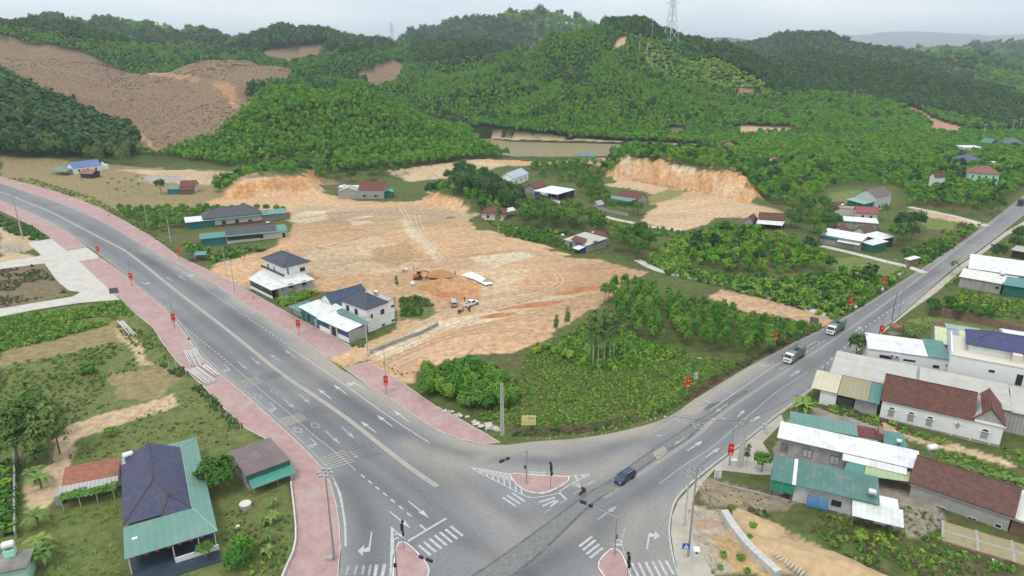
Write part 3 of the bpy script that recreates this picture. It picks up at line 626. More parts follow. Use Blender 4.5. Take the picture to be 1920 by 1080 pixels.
bars(z4([(905,995,890,1090),(965,990,945,1090)], 480, 810), .5); bars(z4([(860,995,845,1080),(808,1000,798,1070),(758,1000,738,1070),(695,1005,675,1075)], 480, 810), .35, pf_)
bars(z4([(1090,550,1175,610),(1118,535,1205,592),(1150,518,1238,577)], 640, 780, 3.6), .38); bars(z4([(1337,583,1443,550),(1357,610,1448,568),(1410,612,1465,572)], 640, 780, 3.6), .38)
bars(z4([(505,860,600,785),(530,888,625,812),(558,917,655,842),(585,945,680,870)], 960, 810), .42); bars(z4([(900,985,950,1090),(948,980,1002,1090),(1002,975,1058,1090),(1053,970,1112,1085),(1103,967,1162,1078),(1153,965,1215,1075)], 960, 810), .42)
bars([((765,1015),(837,972)), ((1049,924),(1062,937)), ((733,1080),(735,1000)), ((735,992),(738,1040))], .4, pw_, 'stop_line')
bars(z4([(1265,378,1380,382),(1265,392,1380,396),(1265,404,1380,408)], 640, 780, 3.6), .3)
# hatched noses of the islands
a0, a1, b0, b1 = (882,876), (957,889), (885,879), (985,930)
for k in range(9):
    t = (k+.6)/9.2; p = (a0[0]+(a1[0]-a0[0])*t, a0[1]+(a1[1]-a0[1])*t); q = (b0[0]+(b1[0]-b0[0])*t, b0[1]+(b1[1]-b0[1])*t); c = ((p[0]+q[0])/2+9*t+3, (p[1]+q[1])/2+2)
    strip('hatch_chevron', GL([p, c, q]), .32, pw_)
line([a0, a1], .2, pw_, 'hatch_border'); line([b0, (930,902), b1, (1010,932), (1048,925)], .2, pw_, 'hatch_border'); line([(1049,922),(1070,908),(1107,889)], .22, pw_, 'hatch_border'); line([(1064,893),(1107,889)], .2, pw_, 'hatch_border')
for p, q in [((1078,892),(1084,902)), ((1090,891),(1097,896))]: strip('hatch_chevron', GL([p, q]), .4, pw_)
line([(733,988),(745,1000),(758,1010)], .25, pw_, 'hatch_border'); line([(734,988),(734,1040),(730,1085)], .22, pw_, 'hatch_border'); line([(736,1004),(748,1001),(754,1006)], .3, pw_, 'hatch_chevron'); line([(737,1012),(748,1008)], .3, pw_, 'hatch_chevron')
line([(1172,990),(1167,1010),(1168,1028),(1180,1060),(1190,1090)], .2, pf_, 'hatch_border'); line([(1150,1021),(1168,1022)], .5, pw_, 'hatch_chevron'); line([(1155,1015),(1160,1012),(1166,1018)], .3, pw_, 'hatch_chevron')
line([(1217,815),(1267,784),(1339,737),(1411,689),(1483,646),(1540,620),(1600,588),(1700,524),(1800,459),(1890,392)], .18, pf_, 'edge_line')
line([(1330,770),(1394,726),(1458,683),(1530,640)], .18, pw_); line([(1236,908),(1278,876),(1333,840),(1372,807),(1411,773),(1458,734),(1514,698)], .2, pf_)
cr = sm(CENTRE_R, 5); strip('centre_line', offline(cr, .2), .16, py_); strip('centre_line', offline(cr, -.2), .14, py_)
line([(1530,722),(1460,775),(1386,834),(1333,874),(1294,907),(1268,935),(1258,966),(1255,1000),(1261,1042),(1272,1080)], .25, pw_, 'edge_line')
dashes([(1540,690),(1580,655),(1625,612),(1697,565)], 1.6, 1.6, .3, pw_); dashes([(1492,676),(1520,655),(1545,640)], 1.5, 1.8, .2, pw_)
line([(1700,562),(1795,497),(1844,462),(1885,431)], .18, pf_, 'edge_line'); dashes([(1020,962),(1060,938),(1085,920),(1110,902),(1140,885)], 1.8, 2.0, .2, pf_); line([(1103,909),(1118,901)], .25, pf_)
# the re-laid trench along the right road
tr1 = mat('dark_trench_asphalt', (.105, .105, .105), .9, .25, 1.2, bump=.2, bscale=8, dirt=((.2, .195, .185), .6), dscale=.5); tr2 = mat('patched_trench_asphalt', (.175, .172, .168), .95, .22, 1.5, bump=.3, bscale=10, dirt=((.14, .138, .135), .7), dscale=.6)
tl = [(800,1150),(870,1092),(960,1030),(1095,931),(1153,896),(1183,873),(1230,840),(1278,809),(1306,790),(1339,771),(1369,748),(1400,732)]
tR = [(880,1150),(945,1092),(1010,1040),(1110,945),(1160,915),(1194,884),(1250,846),(1289,823),(1317,796),(1344,776),(1372,752),(1402,734)]
tc_ = [((a[0]+b_[0])/2, (a[1]+b_[1])/2) for a, b_ in zip(tl, tR)]
A = sm(GL(tl), 4); B_ = sm(GL(tR), 4); n = len(A)
link('asphalt_patch', mesh_from('asphalt_patch', [(x, y, .0245) for x, y in A+B_], [(n+i, n+i+1, i+1, i) for i in range(n-1)], tr2), ROADO)
strip('asphalt_patch', A, .38, tr1, .0262); strip('asphalt_patch', B_, .5, tr1, .0262); strip('asphalt_patch', sm(GL([(1325,770),(1340,757),(1345,752)]), 3), 1.5, tr1, .0262)
# ---------------------------------------------------------------- plants: shared meshes
def leaf_m(name, col, rnd=.25): return mat(name, col, .75, .22, .8, rnd=rnd, spec=.15, trans=.25)
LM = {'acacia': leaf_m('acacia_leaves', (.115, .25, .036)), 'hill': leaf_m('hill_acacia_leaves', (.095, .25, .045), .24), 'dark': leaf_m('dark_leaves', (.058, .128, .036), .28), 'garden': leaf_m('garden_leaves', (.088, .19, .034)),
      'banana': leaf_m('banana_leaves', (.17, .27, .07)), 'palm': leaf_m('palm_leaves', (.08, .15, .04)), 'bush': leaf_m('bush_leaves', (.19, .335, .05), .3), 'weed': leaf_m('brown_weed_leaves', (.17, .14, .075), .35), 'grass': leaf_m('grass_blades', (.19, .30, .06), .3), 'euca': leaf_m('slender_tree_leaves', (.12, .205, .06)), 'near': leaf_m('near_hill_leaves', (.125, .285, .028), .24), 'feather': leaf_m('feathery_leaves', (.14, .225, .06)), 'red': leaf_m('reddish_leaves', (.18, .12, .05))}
bark = mat('bark', (.17, .135, .10), .95, .25, 2, bump=.3); palebark = mat('pale_bark', (.38, .34, .28), .9, .2, 1.5)
def leaves(pts, nrm, size, rng, asp=1.0):
    n = len(pts); d = nrm+rng.normal(0, .38, (n, 3)); d /= np.linalg.norm(d, axis=1)[:, None]+1e-9
    r = rng.normal(0, 1, (n, 3)); u = np.cross(d, r); u /= np.linalg.norm(u, axis=1)[:, None]+1e-9; w = np.cross(d, u)
    s = size*rng.uniform(.6, 1.35, (n, 1)); a = u*s*.5*asp; b = w*s*.5
    v = np.stack([pts-a-b*.4, pts+a*.2-b, pts+a+b*.5, pts-a*.1+b], 1).reshape(-1, 3)
    return v, np.arange(4*n).reshape(-1, 4)
def crown_mesh(name, m, shape, nclump, nleaf, size, spread, seed):
    """shape: list of ellipsoids (cx,cy,cz,rx,ry,rz); leaf clumps spread through their volume"""
    rng = np.random.default_rng(seed); P_, N_ = [], []
    wts = np.array([e[3]*e[4]*e[5] for e in shape]); wts = wts/wts.sum()
    for k in rng.choice(len(shape), nclump, p=wts):
        cx, cy, cz, rx, ry, rz = shape[k]; d = rng.normal(0, 1, 3); d /= np.linalg.norm(d)
        if d[2] < -.35: d[2] *= -.6
        rad = rng.uniform(.7, 1.0); c = np.array([cx+d[0]*rx*rad, cy+d[1]*ry*rad, cz+d[2]*rz*rad])
        off = rng.normal(0, 1, (nleaf, 3)); off = off/np.linalg.norm(off, axis=1)[:, None]*rng.uniform(.3, 1, (nleaf, 1))*spread
        P_.append(c+off); N_.append(d*1.0+off/spread*.6+np.array([0, 0, .4]))
    v, f = leaves(np.concatenate(P_), np.concatenate(N_), size, rng)
    return mesh_from(name, v, f.tolist(), m)
def trunk_mesh(name, h, r, m, limbs=4, seed=0, lean=.04):
    rng = random.Random(seed); mb = MB(); top = (rng.uniform(-lean, lean)*h, rng.uniform(-lean, lean)*h, h); mid = (top[0]*.4, top[1]*.6, h*.5)
    mb.path([(0, 0, -.4), mid, top], [r, r*.75, r*.4], 6)
    for k in range(limbs):
        a = 2*pi*k/limbs+rng.uniform(-.5, .5); z = h*rng.uniform(.45, .85); l = h*rng.uniform(.25, .4)
        mb.tube((mid[0], mid[1], z), (mid[0]+cos(a)*l, mid[1]+sin(a)*l, z+l*.8), r*.4, r*.15, 5)
    return mb.mesh(name, m)
def frond(mb, base, ang, ln, rise, droop, w, n=6, fold=.25):
    """one arching leaf: two strips that meet in a folded midrib"""
    pts = []
    for i in range(n+1):
        t = i/n; r = ln*t*(1-.12*t); pts.append((base[0]+cos(ang)*r, base[1]+sin(ang)*r, base[2]+rise*t*ln-droop*ln*t*t))
    sx, sy = -sin(ang), cos(ang); v = []
    for i, p in enumerate(pts):
        t = i/n; ww = w*(sin(pi*min(1, .12+t*.88))**.7)+.01
        v += [(p[0]+sx*ww, p[1]+sy*ww, p[2]-ww*fold), p, (p[0]-sx*ww, p[1]-sy*ww, p[2]-ww*fold)]
    f = []
    for i in range(n):
        a = 3*i; f += [(a, a+1, a+4, a+3), (a+1, a+2, a+5, a+4)]
    mb.add(v, f)
KIND = {}
def kind(k, crowns, trunks): KIND[k] = (crowns, trunks)
kind('acacia', [crown_mesh('acacia_crown', LM['acacia'], [(0, 0, 3.9, 1.35, 1.35, 2.1), (.4, .2, 5.2, .8, .8, 1.2)], 60, 9, .42, .55, s) for s in range(5)], [trunk_mesh('acacia_trunk', 4.6, .09, bark, 4, s) for s in range(2)])
kind('low', [crown_mesh('acacia_crown', LM['acacia'], [(0, 0, 2.1, 1.7, 1.7, 1.9), (.5, .3, 2.9, 1, 1, 1.1)], 70, 9, .42, .55, s+20) for s in range(4)], [trunk_mesh('acacia_trunk', 2.6, .08, bark, 4, s) for s in range(2)])
kind('garden', [crown_mesh('tree_crown', LM['garden'], [(0, 0, 4.1, 2.3, 2.3, 1.9), (1.1, .6, 4.6, 1.4, 1.4, 1.2), (-1, -.7, 4.9, 1.4, 1.3, 1.2), (.1, -1.2, 3.8, 1.5, 1.3, 1.2)], 105, 9, .46, .6, s+40) for s in range(4)], [trunk_mesh('tree_trunk', 4, .16, bark, 5, s) for s in range(2)])
kind('mango', [crown_mesh('tree_crown', LM['garden'], [(0, 0, 3.2, 3.1, 3.1, 2.4), (1.4, .8, 3.6, 1.9, 1.9, 1.7), (-1.3, -.9, 3.9, 1.9, 1.8, 1.7), (.2, -1.7, 2.7, 1.9, 1.6, 1.4)], 230, 9, .42, .55, 400)], [trunk_mesh('tree_trunk', 3, .2, bark, 5, 2)])
kind('dark', [crown_mesh('tree_crown', LM['dark'], [(0, 0, 4.6, 2.4, 2.4, 2.6), (1, .6, 5.6, 1.4, 1.4, 1.4), (-1, -.7, 5.4, 1.4, 1.3, 1.3)], 100, 9, .5, .65, s+60) for s in range(3)], [trunk_mesh('tree_trunk', 4.6, .17, bark, 5, s) for s in range(2)])
kind('euca', [crown_mesh('slender_crown', LM['euca'], [(0, 0, 7, 1.1, 1.1, 2.2), (.3, .2, 9.3, 1.2, 1.1, 2.2), (-.3, .1, 11.3, .8, .8, 1.6)], 75, 9, .42, .55, s+80) for s in range(3)], [trunk_mesh('slender_trunk', 11, .13, palebark, 3, s, .02) for s in range(2)])
kind('tall', [crown_mesh('tall_crown', LM['feather'], [(0, 0, 6, 2.2, 2.2, 2.5), (.6, .4, 8.4, 1.9, 1.8, 2.2), (-.9, .2, 7.4, 1.8, 1.6, 2), (.3, -.9, 4.4, 2, 1.8, 1.7)], 190, 9, .4, .65, s+100) for s in range(3)], [trunk_mesh('tall_trunk', 8, .18, bark, 5, s) for s in range(2)])
def palm_meshes(seed, h, ln, n, w, m):
    rng = random.Random(seed); mb = MB()
    for k in range(n): frond(mb, (0, 0, h), 2*pi*k/n+rng.uniform(-.25, .25), ln*rng.uniform(.85, 1.1), rng.uniform(.2, 1.1), rng.uniform(.7, 1.3), w)
    t = MB().path([(0, 0, -.3), (rng.uniform(-.1, .1), .05, h*.5), (0, 0, h)], [.11, .09, .08], 6)
    return mb.mesh('palm_fronds', m), t.mesh('palm_trunk', palebark)
pa = [palm_meshes(s, 4.6, 1.7, 10, .32, LM['palm']) for s in range(3)]; kind('areca', [p[0] for p in pa], [p[1] for p in pa])
pc = [palm_meshes(s+9, 6.5, 3.3, 16, .42, LM['palm']) for s in range(2)]; kind('coconut', [p[0] for p in pc], [p[1] for p in pc])
pb = []
for s in range(3):
    rng = random.Random(s+50); mb = MB()
    for k in range(9): frond(mb, (0, 0, 1.5+rng.uniform(-.2, .3)), 2*pi*k/9+rng.uniform(-.3, .3), rng.uniform(1.5, 2.2), rng.uniform(.7, 1.5), rng.uniform(.9, 1.4), .3, 6, .3)
    pb.append((mb.mesh('banana_leaf', LM['banana']), MB().path([(0, 0, -.2), (0, 0, 1.7)], [.15, .09], 7).mesh('banana_stem', mat('banana_stem', (.16, .17, .07), .7))))
kind('banana', [p[0] for p in pb], [p[1] for p in pb])
kind('bush', [crown_mesh('bush_foliage', LM['bush'], [(0, 0, .9, 1.2, 1.2, .9), (.5, .3, 1.2, .7, .7, .7)], 45, 8, .34, .42, s+120) for s in range(3)], [trunk_mesh('bush_stem', .9, .05, bark, 4, s) for s in range(1)])
kind('red', [crown_mesh('bush_foliage', LM['red'], [(0, 0, 3, 2, 2, 2.2)], 70, 8, .4, .6, 140)], [trunk_mesh('bush_stem', 2.4, .12, bark, 4, 3)])
KN = {'acacia': ('acacia_tree', 'tree'), 'low': ('acacia_tree', 'tree'), 'garden': ('garden_tree', 'tree'), 'dark': ('broadleaf_tree', 'tree'), 'mango': ('mango_tree', 'tree'), 'euca': ('slender_tree', 'tree'), 'tall': ('tall_tree', 'tree'), 'areca': ('areca_palm', 'palm'), 'coconut': ('coconut_palm', 'palm'), 'banana': ('banana_plant', 'plant'), 'bush': ('bush', 'bush'), 'red': ('reddish_bush', 'bush')}
PARTN = {'areca': ('frond_crown', 'trunk'), 'coconut': ('frond_crown', 'trunk'), 'banana': ('leaves', 'stem'), 'bush': ('foliage', 'stem'), 'red': ('foliage', 'stem')}
TR = random.Random(11)
def plant(k, x, y, label, group=None, s=1.0, z=None, sz=None):
    cr, tr = KIND[k]; i = TR.randrange(len(cr)); z = gz(x, y) if z is None else z
    o = thing(KN[k][0], label, KN[k][1], (x, y, z), TR.uniform(0, 6.28), group)
    o.scale = (s, s, sz or s*TR.uniform(.93, 1.08)); pn = PARTN.get(k, ('crown', 'trunk'))
    link(pn[1], tr[i % len(tr)], o); link(pn[0], cr[i], o); return o
def fill(poly, spacing, jit=.35, z=0.0):
    """jittered points inside a ground outline (photograph pixels)"""
    w = GL(poly, z); q = np.array(w); x0, y0 = q.min(0); x1, y1 = q.max(0)
    X, Y = np.meshgrid(np.arange(x0, x1, spacing), np.arange(y0, y1, spacing)); X = X.ravel(); Y = Y.ravel()
    X = X+RNG.uniform(-jit, jit, X.shape)*spacing; Y = Y+RNG.uniform(-jit, jit, Y.shape)*spacing
    m = inpoly(X, Y, w); return X[m], Y[m]
KEEP = []                                   # built footprints, kept clear of plants (filled by the buildings)
def clear(x, y, pad=1.0):
    m = np.ones(x.shape, bool)
    for cx_, cy_, ux, uy, hl, hw in KEEP:
        a = (x-cx_)*ux+(y-cy_)*uy; b_ = -(x-cx_)*uy+(y-cy_)*ux; m &= ~((np.abs(a) < hl+pad) & (np.abs(b_) < hw+pad))
    m &= ~inpoly(x, y, ROADPOLY)
    for k in PAVEW.values(): m &= ~inpoly(x, y, k)
    return m & ~inpoly(x, y, APRON)
def grove(k, poly, spacing, label, group, s0, s1, limit=999, pad=1.5):
    x, y = fill(poly, spacing); m = clear(x, y, pad); x = x[m][:limit]; y = y[m][:limit]; z = height(x, y)
    for a, b_, c in zip(x, y, z): plant(k, float(a), float(b_), label, group, TR.uniform(s0, s1), float(c))
    return len(x)
# ---------------------------------------------------------------- uncounted plants: one object each, instanced over points
def scatter(name, label, cat, x, y, z, scl, var, protos):
    n = len(x); me = bpy.data.meshes.new(name); me.vertices.add(n); me.vertices.foreach_set('co', np.stack([x, y, z], 1).astype(np.float32).ravel())
    for an, ty, data in (('scl', 'FLOAT', scl), ('rot', 'FLOAT', RNG.uniform(0, 6.28, n)), ('var', 'INT', var)):
        me.attributes.new(an, ty, 'POINT').data.foreach_set('value', np.asarray(data, np.int32 if ty == 'INT' else np.float32))
    o = tag(link(name, me), label, cat, kind='stuff')
    g = bpy.data.node_groups.new(name, 'GeometryNodeTree'); g.interface.new_socket('Geometry', in_out='INPUT', socket_type='NodeSocketGeometry'); g.interface.new_socket('Geometry', in_out='OUTPUT', socket_type='NodeSocketGeometry')
    gi = g.nodes.new('NodeGroupInput'); go = g.nodes.new('NodeGroupOutput'); jn = g.nodes.new('GeometryNodeJoinGeometry')
    def attr(nm, ty):
        a = g.nodes.new('GeometryNodeInputNamedAttribute'); a.data_type = ty; a.inputs['Name'].default_value = nm; return next(q for q in a.outputs if q.enabled)
    sc_ = attr('scl', 'FLOAT'); ro = attr('rot', 'FLOAT'); va = attr('var', 'INT'); cx_ = g.nodes.new('ShaderNodeCombineXYZ'); g.links.new(ro, cx_.inputs[2])
    m2p = g.nodes.new('GeometryNodeMeshToPoints'); g.links.new(gi.outputs[0], m2p.inputs['Mesh'])
    for k, pm in enumerate(protos):
        po = bpy.data.objects.new(name+'_shape', pm)
        oi = g.nodes.new('GeometryNodeObjectInfo'); oi.inputs['Object'].default_value = po; oi.inputs['As Instance'].default_value = True
        cmp_ = g.nodes.new('FunctionNodeCompare'); cmp_.data_type = 'INT'; cmp_.operation = 'EQUAL'; ins = [q for q in cmp_.inputs if q.enabled]; g.links.new(va, ins[0]); ins[1].default_value = k
        ip = g.nodes.new('GeometryNodeInstanceOnPoints'); g.links.new(m2p.outputs[0], ip.inputs['Points']); g.links.new(cmp_.outputs[0], ip.inputs['Selection']); g.links.new(oi.outputs['Geometry'], ip.inputs['Instance'])
        g.links.new(cx_.outputs[0], ip.inputs['Rotation']); g.links.new(sc_, ip.inputs['Scale']); g.links.new(ip.outputs[0], jn.inputs[0])
    g.links.new(jn.outputs[0], go.inputs[0]); md = o.modifiers.new('points', 'NODES'); md.node_group = g; return o
def joined(name, a, b_):                    # crown and trunk as one shape
    v = [tuple(q.co) for q in a.vertices]; n = len(v); v += [tuple(q.co) for q in b_.vertices]; f = [tuple(p.vertices) for p in a.polygons]; k = len(f); f += [tuple(i+n for i in p.vertices) for p in b_.polygons]
    me = mesh_from(name, v, f, a.materials[0]); me.materials.append(b_.materials[0]); me.polygons.foreach_set('material_index', [0]*k+[1]*(len(f)-k)); return me
def hill_proto(m, seed, rx, rz, cz, nc, size, spread, trunk=True):
    me = crown_mesh('forest_tree', m, [(0, 0, cz, rx, rx, rz), (.3, .2, cz+rz*.45, rx*.6, rx*.6, rz*.6)], nc, 5, size, spread, seed)
    return me
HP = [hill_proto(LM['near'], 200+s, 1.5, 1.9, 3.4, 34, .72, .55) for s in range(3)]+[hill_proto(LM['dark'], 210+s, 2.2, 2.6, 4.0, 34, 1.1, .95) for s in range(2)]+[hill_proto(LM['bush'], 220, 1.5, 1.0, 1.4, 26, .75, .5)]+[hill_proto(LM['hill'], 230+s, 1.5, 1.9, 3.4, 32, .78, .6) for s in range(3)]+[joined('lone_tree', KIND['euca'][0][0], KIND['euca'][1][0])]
def forest():
    xs, ys, ss = [], [], []
    def ring(y0, y1, sp, sc_):
        y = y0
        while y < y1:
            hw = .86*y+60; n = int(2*hw/sp); x = np.linspace(-hw, hw, n)+RNG.uniform(-.38, .38, n)*sp
            xs.append(x); ys.append(np.full(n, y)+RNG.uniform(-.3, .3, n)*sp); ss.append(np.full(n, sc_)); y += sp
    ring(400, 620, 3.35, 1.12); ring(620, 900, 3.4, 1.05); ring(900, 1200, 4.6, 1.28); ring(1200, 1700, 9, 2.3); ring(1700, 2700, 20, 4.6)
    x = np.concatenate(xs); y = np.concatenate(ys); s = np.concatenate(ss); z = height(x, y)
    col, hit = region_colour(x, y, z, True); px, py = proj(x, y, z)
    ok = (hit < 0) & ~inpoly(x, y, WATERW) & (segdist(x, y, WATERW, True) > 9)
    ok &= (z > 2.5) | (y > 560) | ((px > 1330) & (y > 455))
    ok &= ~((px < 640) & (z < 3) & (y < 520)) & ~((z < 3) & (y < 480) & (px < 1150)) & clear(x, y, 7)
    bank_m = np.zeros(x.shape, bool)
    for b_, poly, *_ in BANKS: bank_m |= inpoly(x, y, poly)
    ok &= ~bank_m
    # step back from ridge shadowed floors: keep what the camera's side of the land shows
    x, y, z, s, px, py = (a[ok] for a in (x, y, z, s, px, py))
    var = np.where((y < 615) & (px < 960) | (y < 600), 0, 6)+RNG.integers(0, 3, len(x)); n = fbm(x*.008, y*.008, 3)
    pt = (fbm(x*.0065+50, y*.0065+9, 2) > .5) & (y > 615); var[pt] = RNG.integers(0, 3, pt.sum())  # patches of brighter leaf colour stand in for sunlit ridges and dark gullies
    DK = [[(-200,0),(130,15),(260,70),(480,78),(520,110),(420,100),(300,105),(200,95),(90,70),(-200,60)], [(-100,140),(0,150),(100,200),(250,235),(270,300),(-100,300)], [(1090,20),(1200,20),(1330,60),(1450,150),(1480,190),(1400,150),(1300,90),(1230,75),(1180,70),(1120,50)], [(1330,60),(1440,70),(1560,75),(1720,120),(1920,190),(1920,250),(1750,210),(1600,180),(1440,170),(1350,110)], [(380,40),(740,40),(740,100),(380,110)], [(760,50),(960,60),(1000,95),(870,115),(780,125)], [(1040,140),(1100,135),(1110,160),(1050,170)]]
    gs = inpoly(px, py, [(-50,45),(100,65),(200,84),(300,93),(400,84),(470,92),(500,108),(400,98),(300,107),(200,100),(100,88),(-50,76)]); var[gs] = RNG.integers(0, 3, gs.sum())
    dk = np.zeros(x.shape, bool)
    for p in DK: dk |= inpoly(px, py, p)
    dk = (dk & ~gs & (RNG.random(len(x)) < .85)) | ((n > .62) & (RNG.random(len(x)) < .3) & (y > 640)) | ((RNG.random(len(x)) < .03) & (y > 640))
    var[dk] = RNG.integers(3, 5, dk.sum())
    br = inpoly(px, py, [(820,245),(900,225),(1000,180),(1060,140),(1110,112),(1180,105),(1215,118),(1250,150),(1320,172),(1450,182),(1590,205),(1590,245),(1400,240),(1250,262),(900,262)]) | inpoly(px, py, [(740,170),(850,125),(1000,85),(1090,60),(1110,75),(1000,115),(880,160),(800,190)])  # front spur and crest get brighter leaves, their sunlit look put into colour
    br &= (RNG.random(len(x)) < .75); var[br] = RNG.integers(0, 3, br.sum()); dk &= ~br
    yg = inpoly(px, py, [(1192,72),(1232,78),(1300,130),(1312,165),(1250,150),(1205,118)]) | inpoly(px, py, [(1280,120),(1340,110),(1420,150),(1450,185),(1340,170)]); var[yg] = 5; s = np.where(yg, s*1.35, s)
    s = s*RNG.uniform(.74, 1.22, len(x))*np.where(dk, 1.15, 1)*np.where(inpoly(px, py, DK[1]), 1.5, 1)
    # lone tall trees left standing along the far skylines
    ex, ey, ez = [], [], []
    for pts, k in [([(120,30,1380),(180,18,1380),(260,31,1360),(340,60,1310)], 26), ([(480,74,1280),(530,62,1300),(600,64,1300),(700,84,1300)], 44), ([(0,34,880),(60,36,900),(140,40,910)], 10), ([(760,86,1120),(820,72,1100)], 8), ([(1440,80,1600),(1515,60,1600),(1580,80,1600)], 9), ([(1610,90,1480),(1760,98,1430)], 12), ([(1060,62,870),(1140,40,885),(1210,46,885)], 8)]:
        q = [P(*p) for p in pts]
        for i in range(k):
            t = RNG.random()*(len(q)-1); j = min(int(t), len(q)-2); t -= j; ex.append(q[j][0]*(1-t)+q[j+1][0]*t+RNG.normal(0, 8)); ey.append(q[j][1]*(1-t)+q[j+1][1]*t+RNG.normal(0, 12))
    ex = np.array(ex); ey = np.array(ey); x = np.concatenate([x, ex]); y = np.concatenate([y, ey]); z = np.concatenate([z, height(ex, ey)-np.where(ey > 1000, 7, 1.5)]); s = np.concatenate([s, RNG.uniform(.9, 1.7, len(ex))*np.where(ey < 1000, .6, 1)]); var = np.concatenate([var, np.full(len(ex), 9)])
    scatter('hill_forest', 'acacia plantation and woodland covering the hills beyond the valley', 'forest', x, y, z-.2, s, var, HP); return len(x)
def cover(name, label, cat, polys, protos, sz=1.0, gate=.36):
    X, Y, Sc, V = [], [], [], []
    for poly, sp, s0, s1, vs in polys:
        x, y = fill(poly, sp, .5); m = clear(x, y, .3); m &= (fbm(x*.13, y*.13, 3) > gate); x = x[m]; y = y[m]
        X.append(x); Y.append(y); Sc.append(RNG.uniform(s0, s1, len(x))*(.7+.6*fbm(x*.2, y*.2, 2))); V.append(RNG.choice(vs, len(x)))
    X = np.concatenate(X); Y = np.concatenate(Y); scatter(name, label, cat, X, Y, height(X, Y)-.04, np.concatenate(Sc)*sz, np.concatenate(V), protos); return len(X)
def tuft(m, seed, n, r, h, w):
    rng = random.Random(seed); mb = MB()
    for k in range(n): frond(mb, (rng.uniform(-r, r)*.6, rng.uniform(-r, r)*.6, 0), rng.uniform(0, 6.28), h*rng.uniform(.6, 1.1), rng.uniform(.8, 2), rng.uniform(.3, .9), w, 2, .2)
    return mb.mesh('grass_tuft', m)
CP = [crown_mesh('ground_plant', LM['bush'], [(0, 0, .42, .5, .5, .42)], 14, 5, .3, .24, 300), crown_mesh('ground_plant', LM['acacia'], [(0, 0, .5, .5, .5, .5)], 14, 5, .3, .26, 301), crown_mesh('ground_plant', LM['weed'], [(0, 0, .28, .55, .55, .26)], 12, 5, .28, .24, 302), tuft(LM['grass'], 5, 12, .5, .7, .05), tuft(LM['grass'], 6, 12, .6, .5, .05), crown_mesh('ground_plant', LM['dark'], [(0, 0, .4, .6, .6, .4)], 14, 5, .32, .3, 303)]
# ---------------------------------------------------------------- buildings
def sheet(name, col, ax='X', per=.9, **k): return mat('sheet_'+name+'_'+ax, col, .55, .08, .3, wave=(ax, .314/per), wbump=.15, wcol=.05, spec=.35, dirt=((.27, .24, .2), .45), dscale=.5, **k)
def tile(name, col, ax='Y', per=.42, **k): return mat('tile_'+name+'_'+ax, col, .7, .25, 1.3, wave=(ax, .314/per), wbump=.6, dirt=k.pop('dirt', ((.12, .09, .08), .5)), dscale=.6, **k)
WHT = mat('white_render', (.72, .72, .70), .85, .05, .4, dirt=((.5, .47, .42), .3), dscale=.3); CREAM = mat('cream_render', (.58, .54, .46), .85, .08, .4, dirt=((.35, .31, .26), .4), dscale=.4)
GREY = mat('grey_render', (.36, .35, .335), .9, .16, .5, bump=.1, dirt=((.17, .165, .16), .6), dscale=.4); BLOCK = mat('block_wall', (.34, .325, .30), .95, .15, .6, brick=(1.2, .02), dirt=((.2, .18, .16), .5)); OLDW = mat('old_grey_wall', (.33, .315, .29), .9, .2, .5, dirt=((.14, .13, .12), .75), dscale=.5)
MINT = mat('mint_render', (.36, .66, .50), .8, .06, .4); TEALW = mat('teal_sheet_wall', (.03, .17, .18), .6, .12, .5, wave=('X', .5), wbump=.2); NAVYW = mat('navy_sheet_wall', (.03, .09, .16), .6, .12, .5, wave=('X', .5), wbump=.2); GREENW = mat('green_sheet_wall', (.025, .13, .10), .6, .12, .5, wave=('X', .5), wbump=.2)
STONE = mat('rough_stone_wall', (.24, .22, .19), .95, .35, 1.2, bump=.6, bscale=3); BRICKW = mat('brick_wall', (.27, .155, .12), .95, .2, .8, brick=(2.5, .03), dirt=((.16, .13, .1), .5))
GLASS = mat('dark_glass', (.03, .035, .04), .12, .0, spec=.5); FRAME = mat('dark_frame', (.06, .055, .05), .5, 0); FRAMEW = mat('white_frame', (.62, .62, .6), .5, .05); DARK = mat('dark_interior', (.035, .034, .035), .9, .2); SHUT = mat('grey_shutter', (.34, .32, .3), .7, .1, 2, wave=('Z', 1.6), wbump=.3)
STEEL = mat('galvanised_steel', (.42, .42, .42), .45, .1, metal=.6); TANKM = mat('steel_tank', (.62, .63, .64), .3, .05, metal=.7); TANKW = mat('white_tank', (.72, .72, .72), .4, .05); WOODD = mat('brown_door', (.12, .075, .05), .6, .1); CONC = mat('concrete', (.40, .385, .355), .9, .15, .8, bump=.1, dirt=((.22, .2, .18), .5), dscale=.5); CORR = mat('fibre_cement_sheet', (.40, .385, .36), .9, .15, .5, wave=('X', .5), wbump=.4, dirt=((.2, .18, .16), .5))
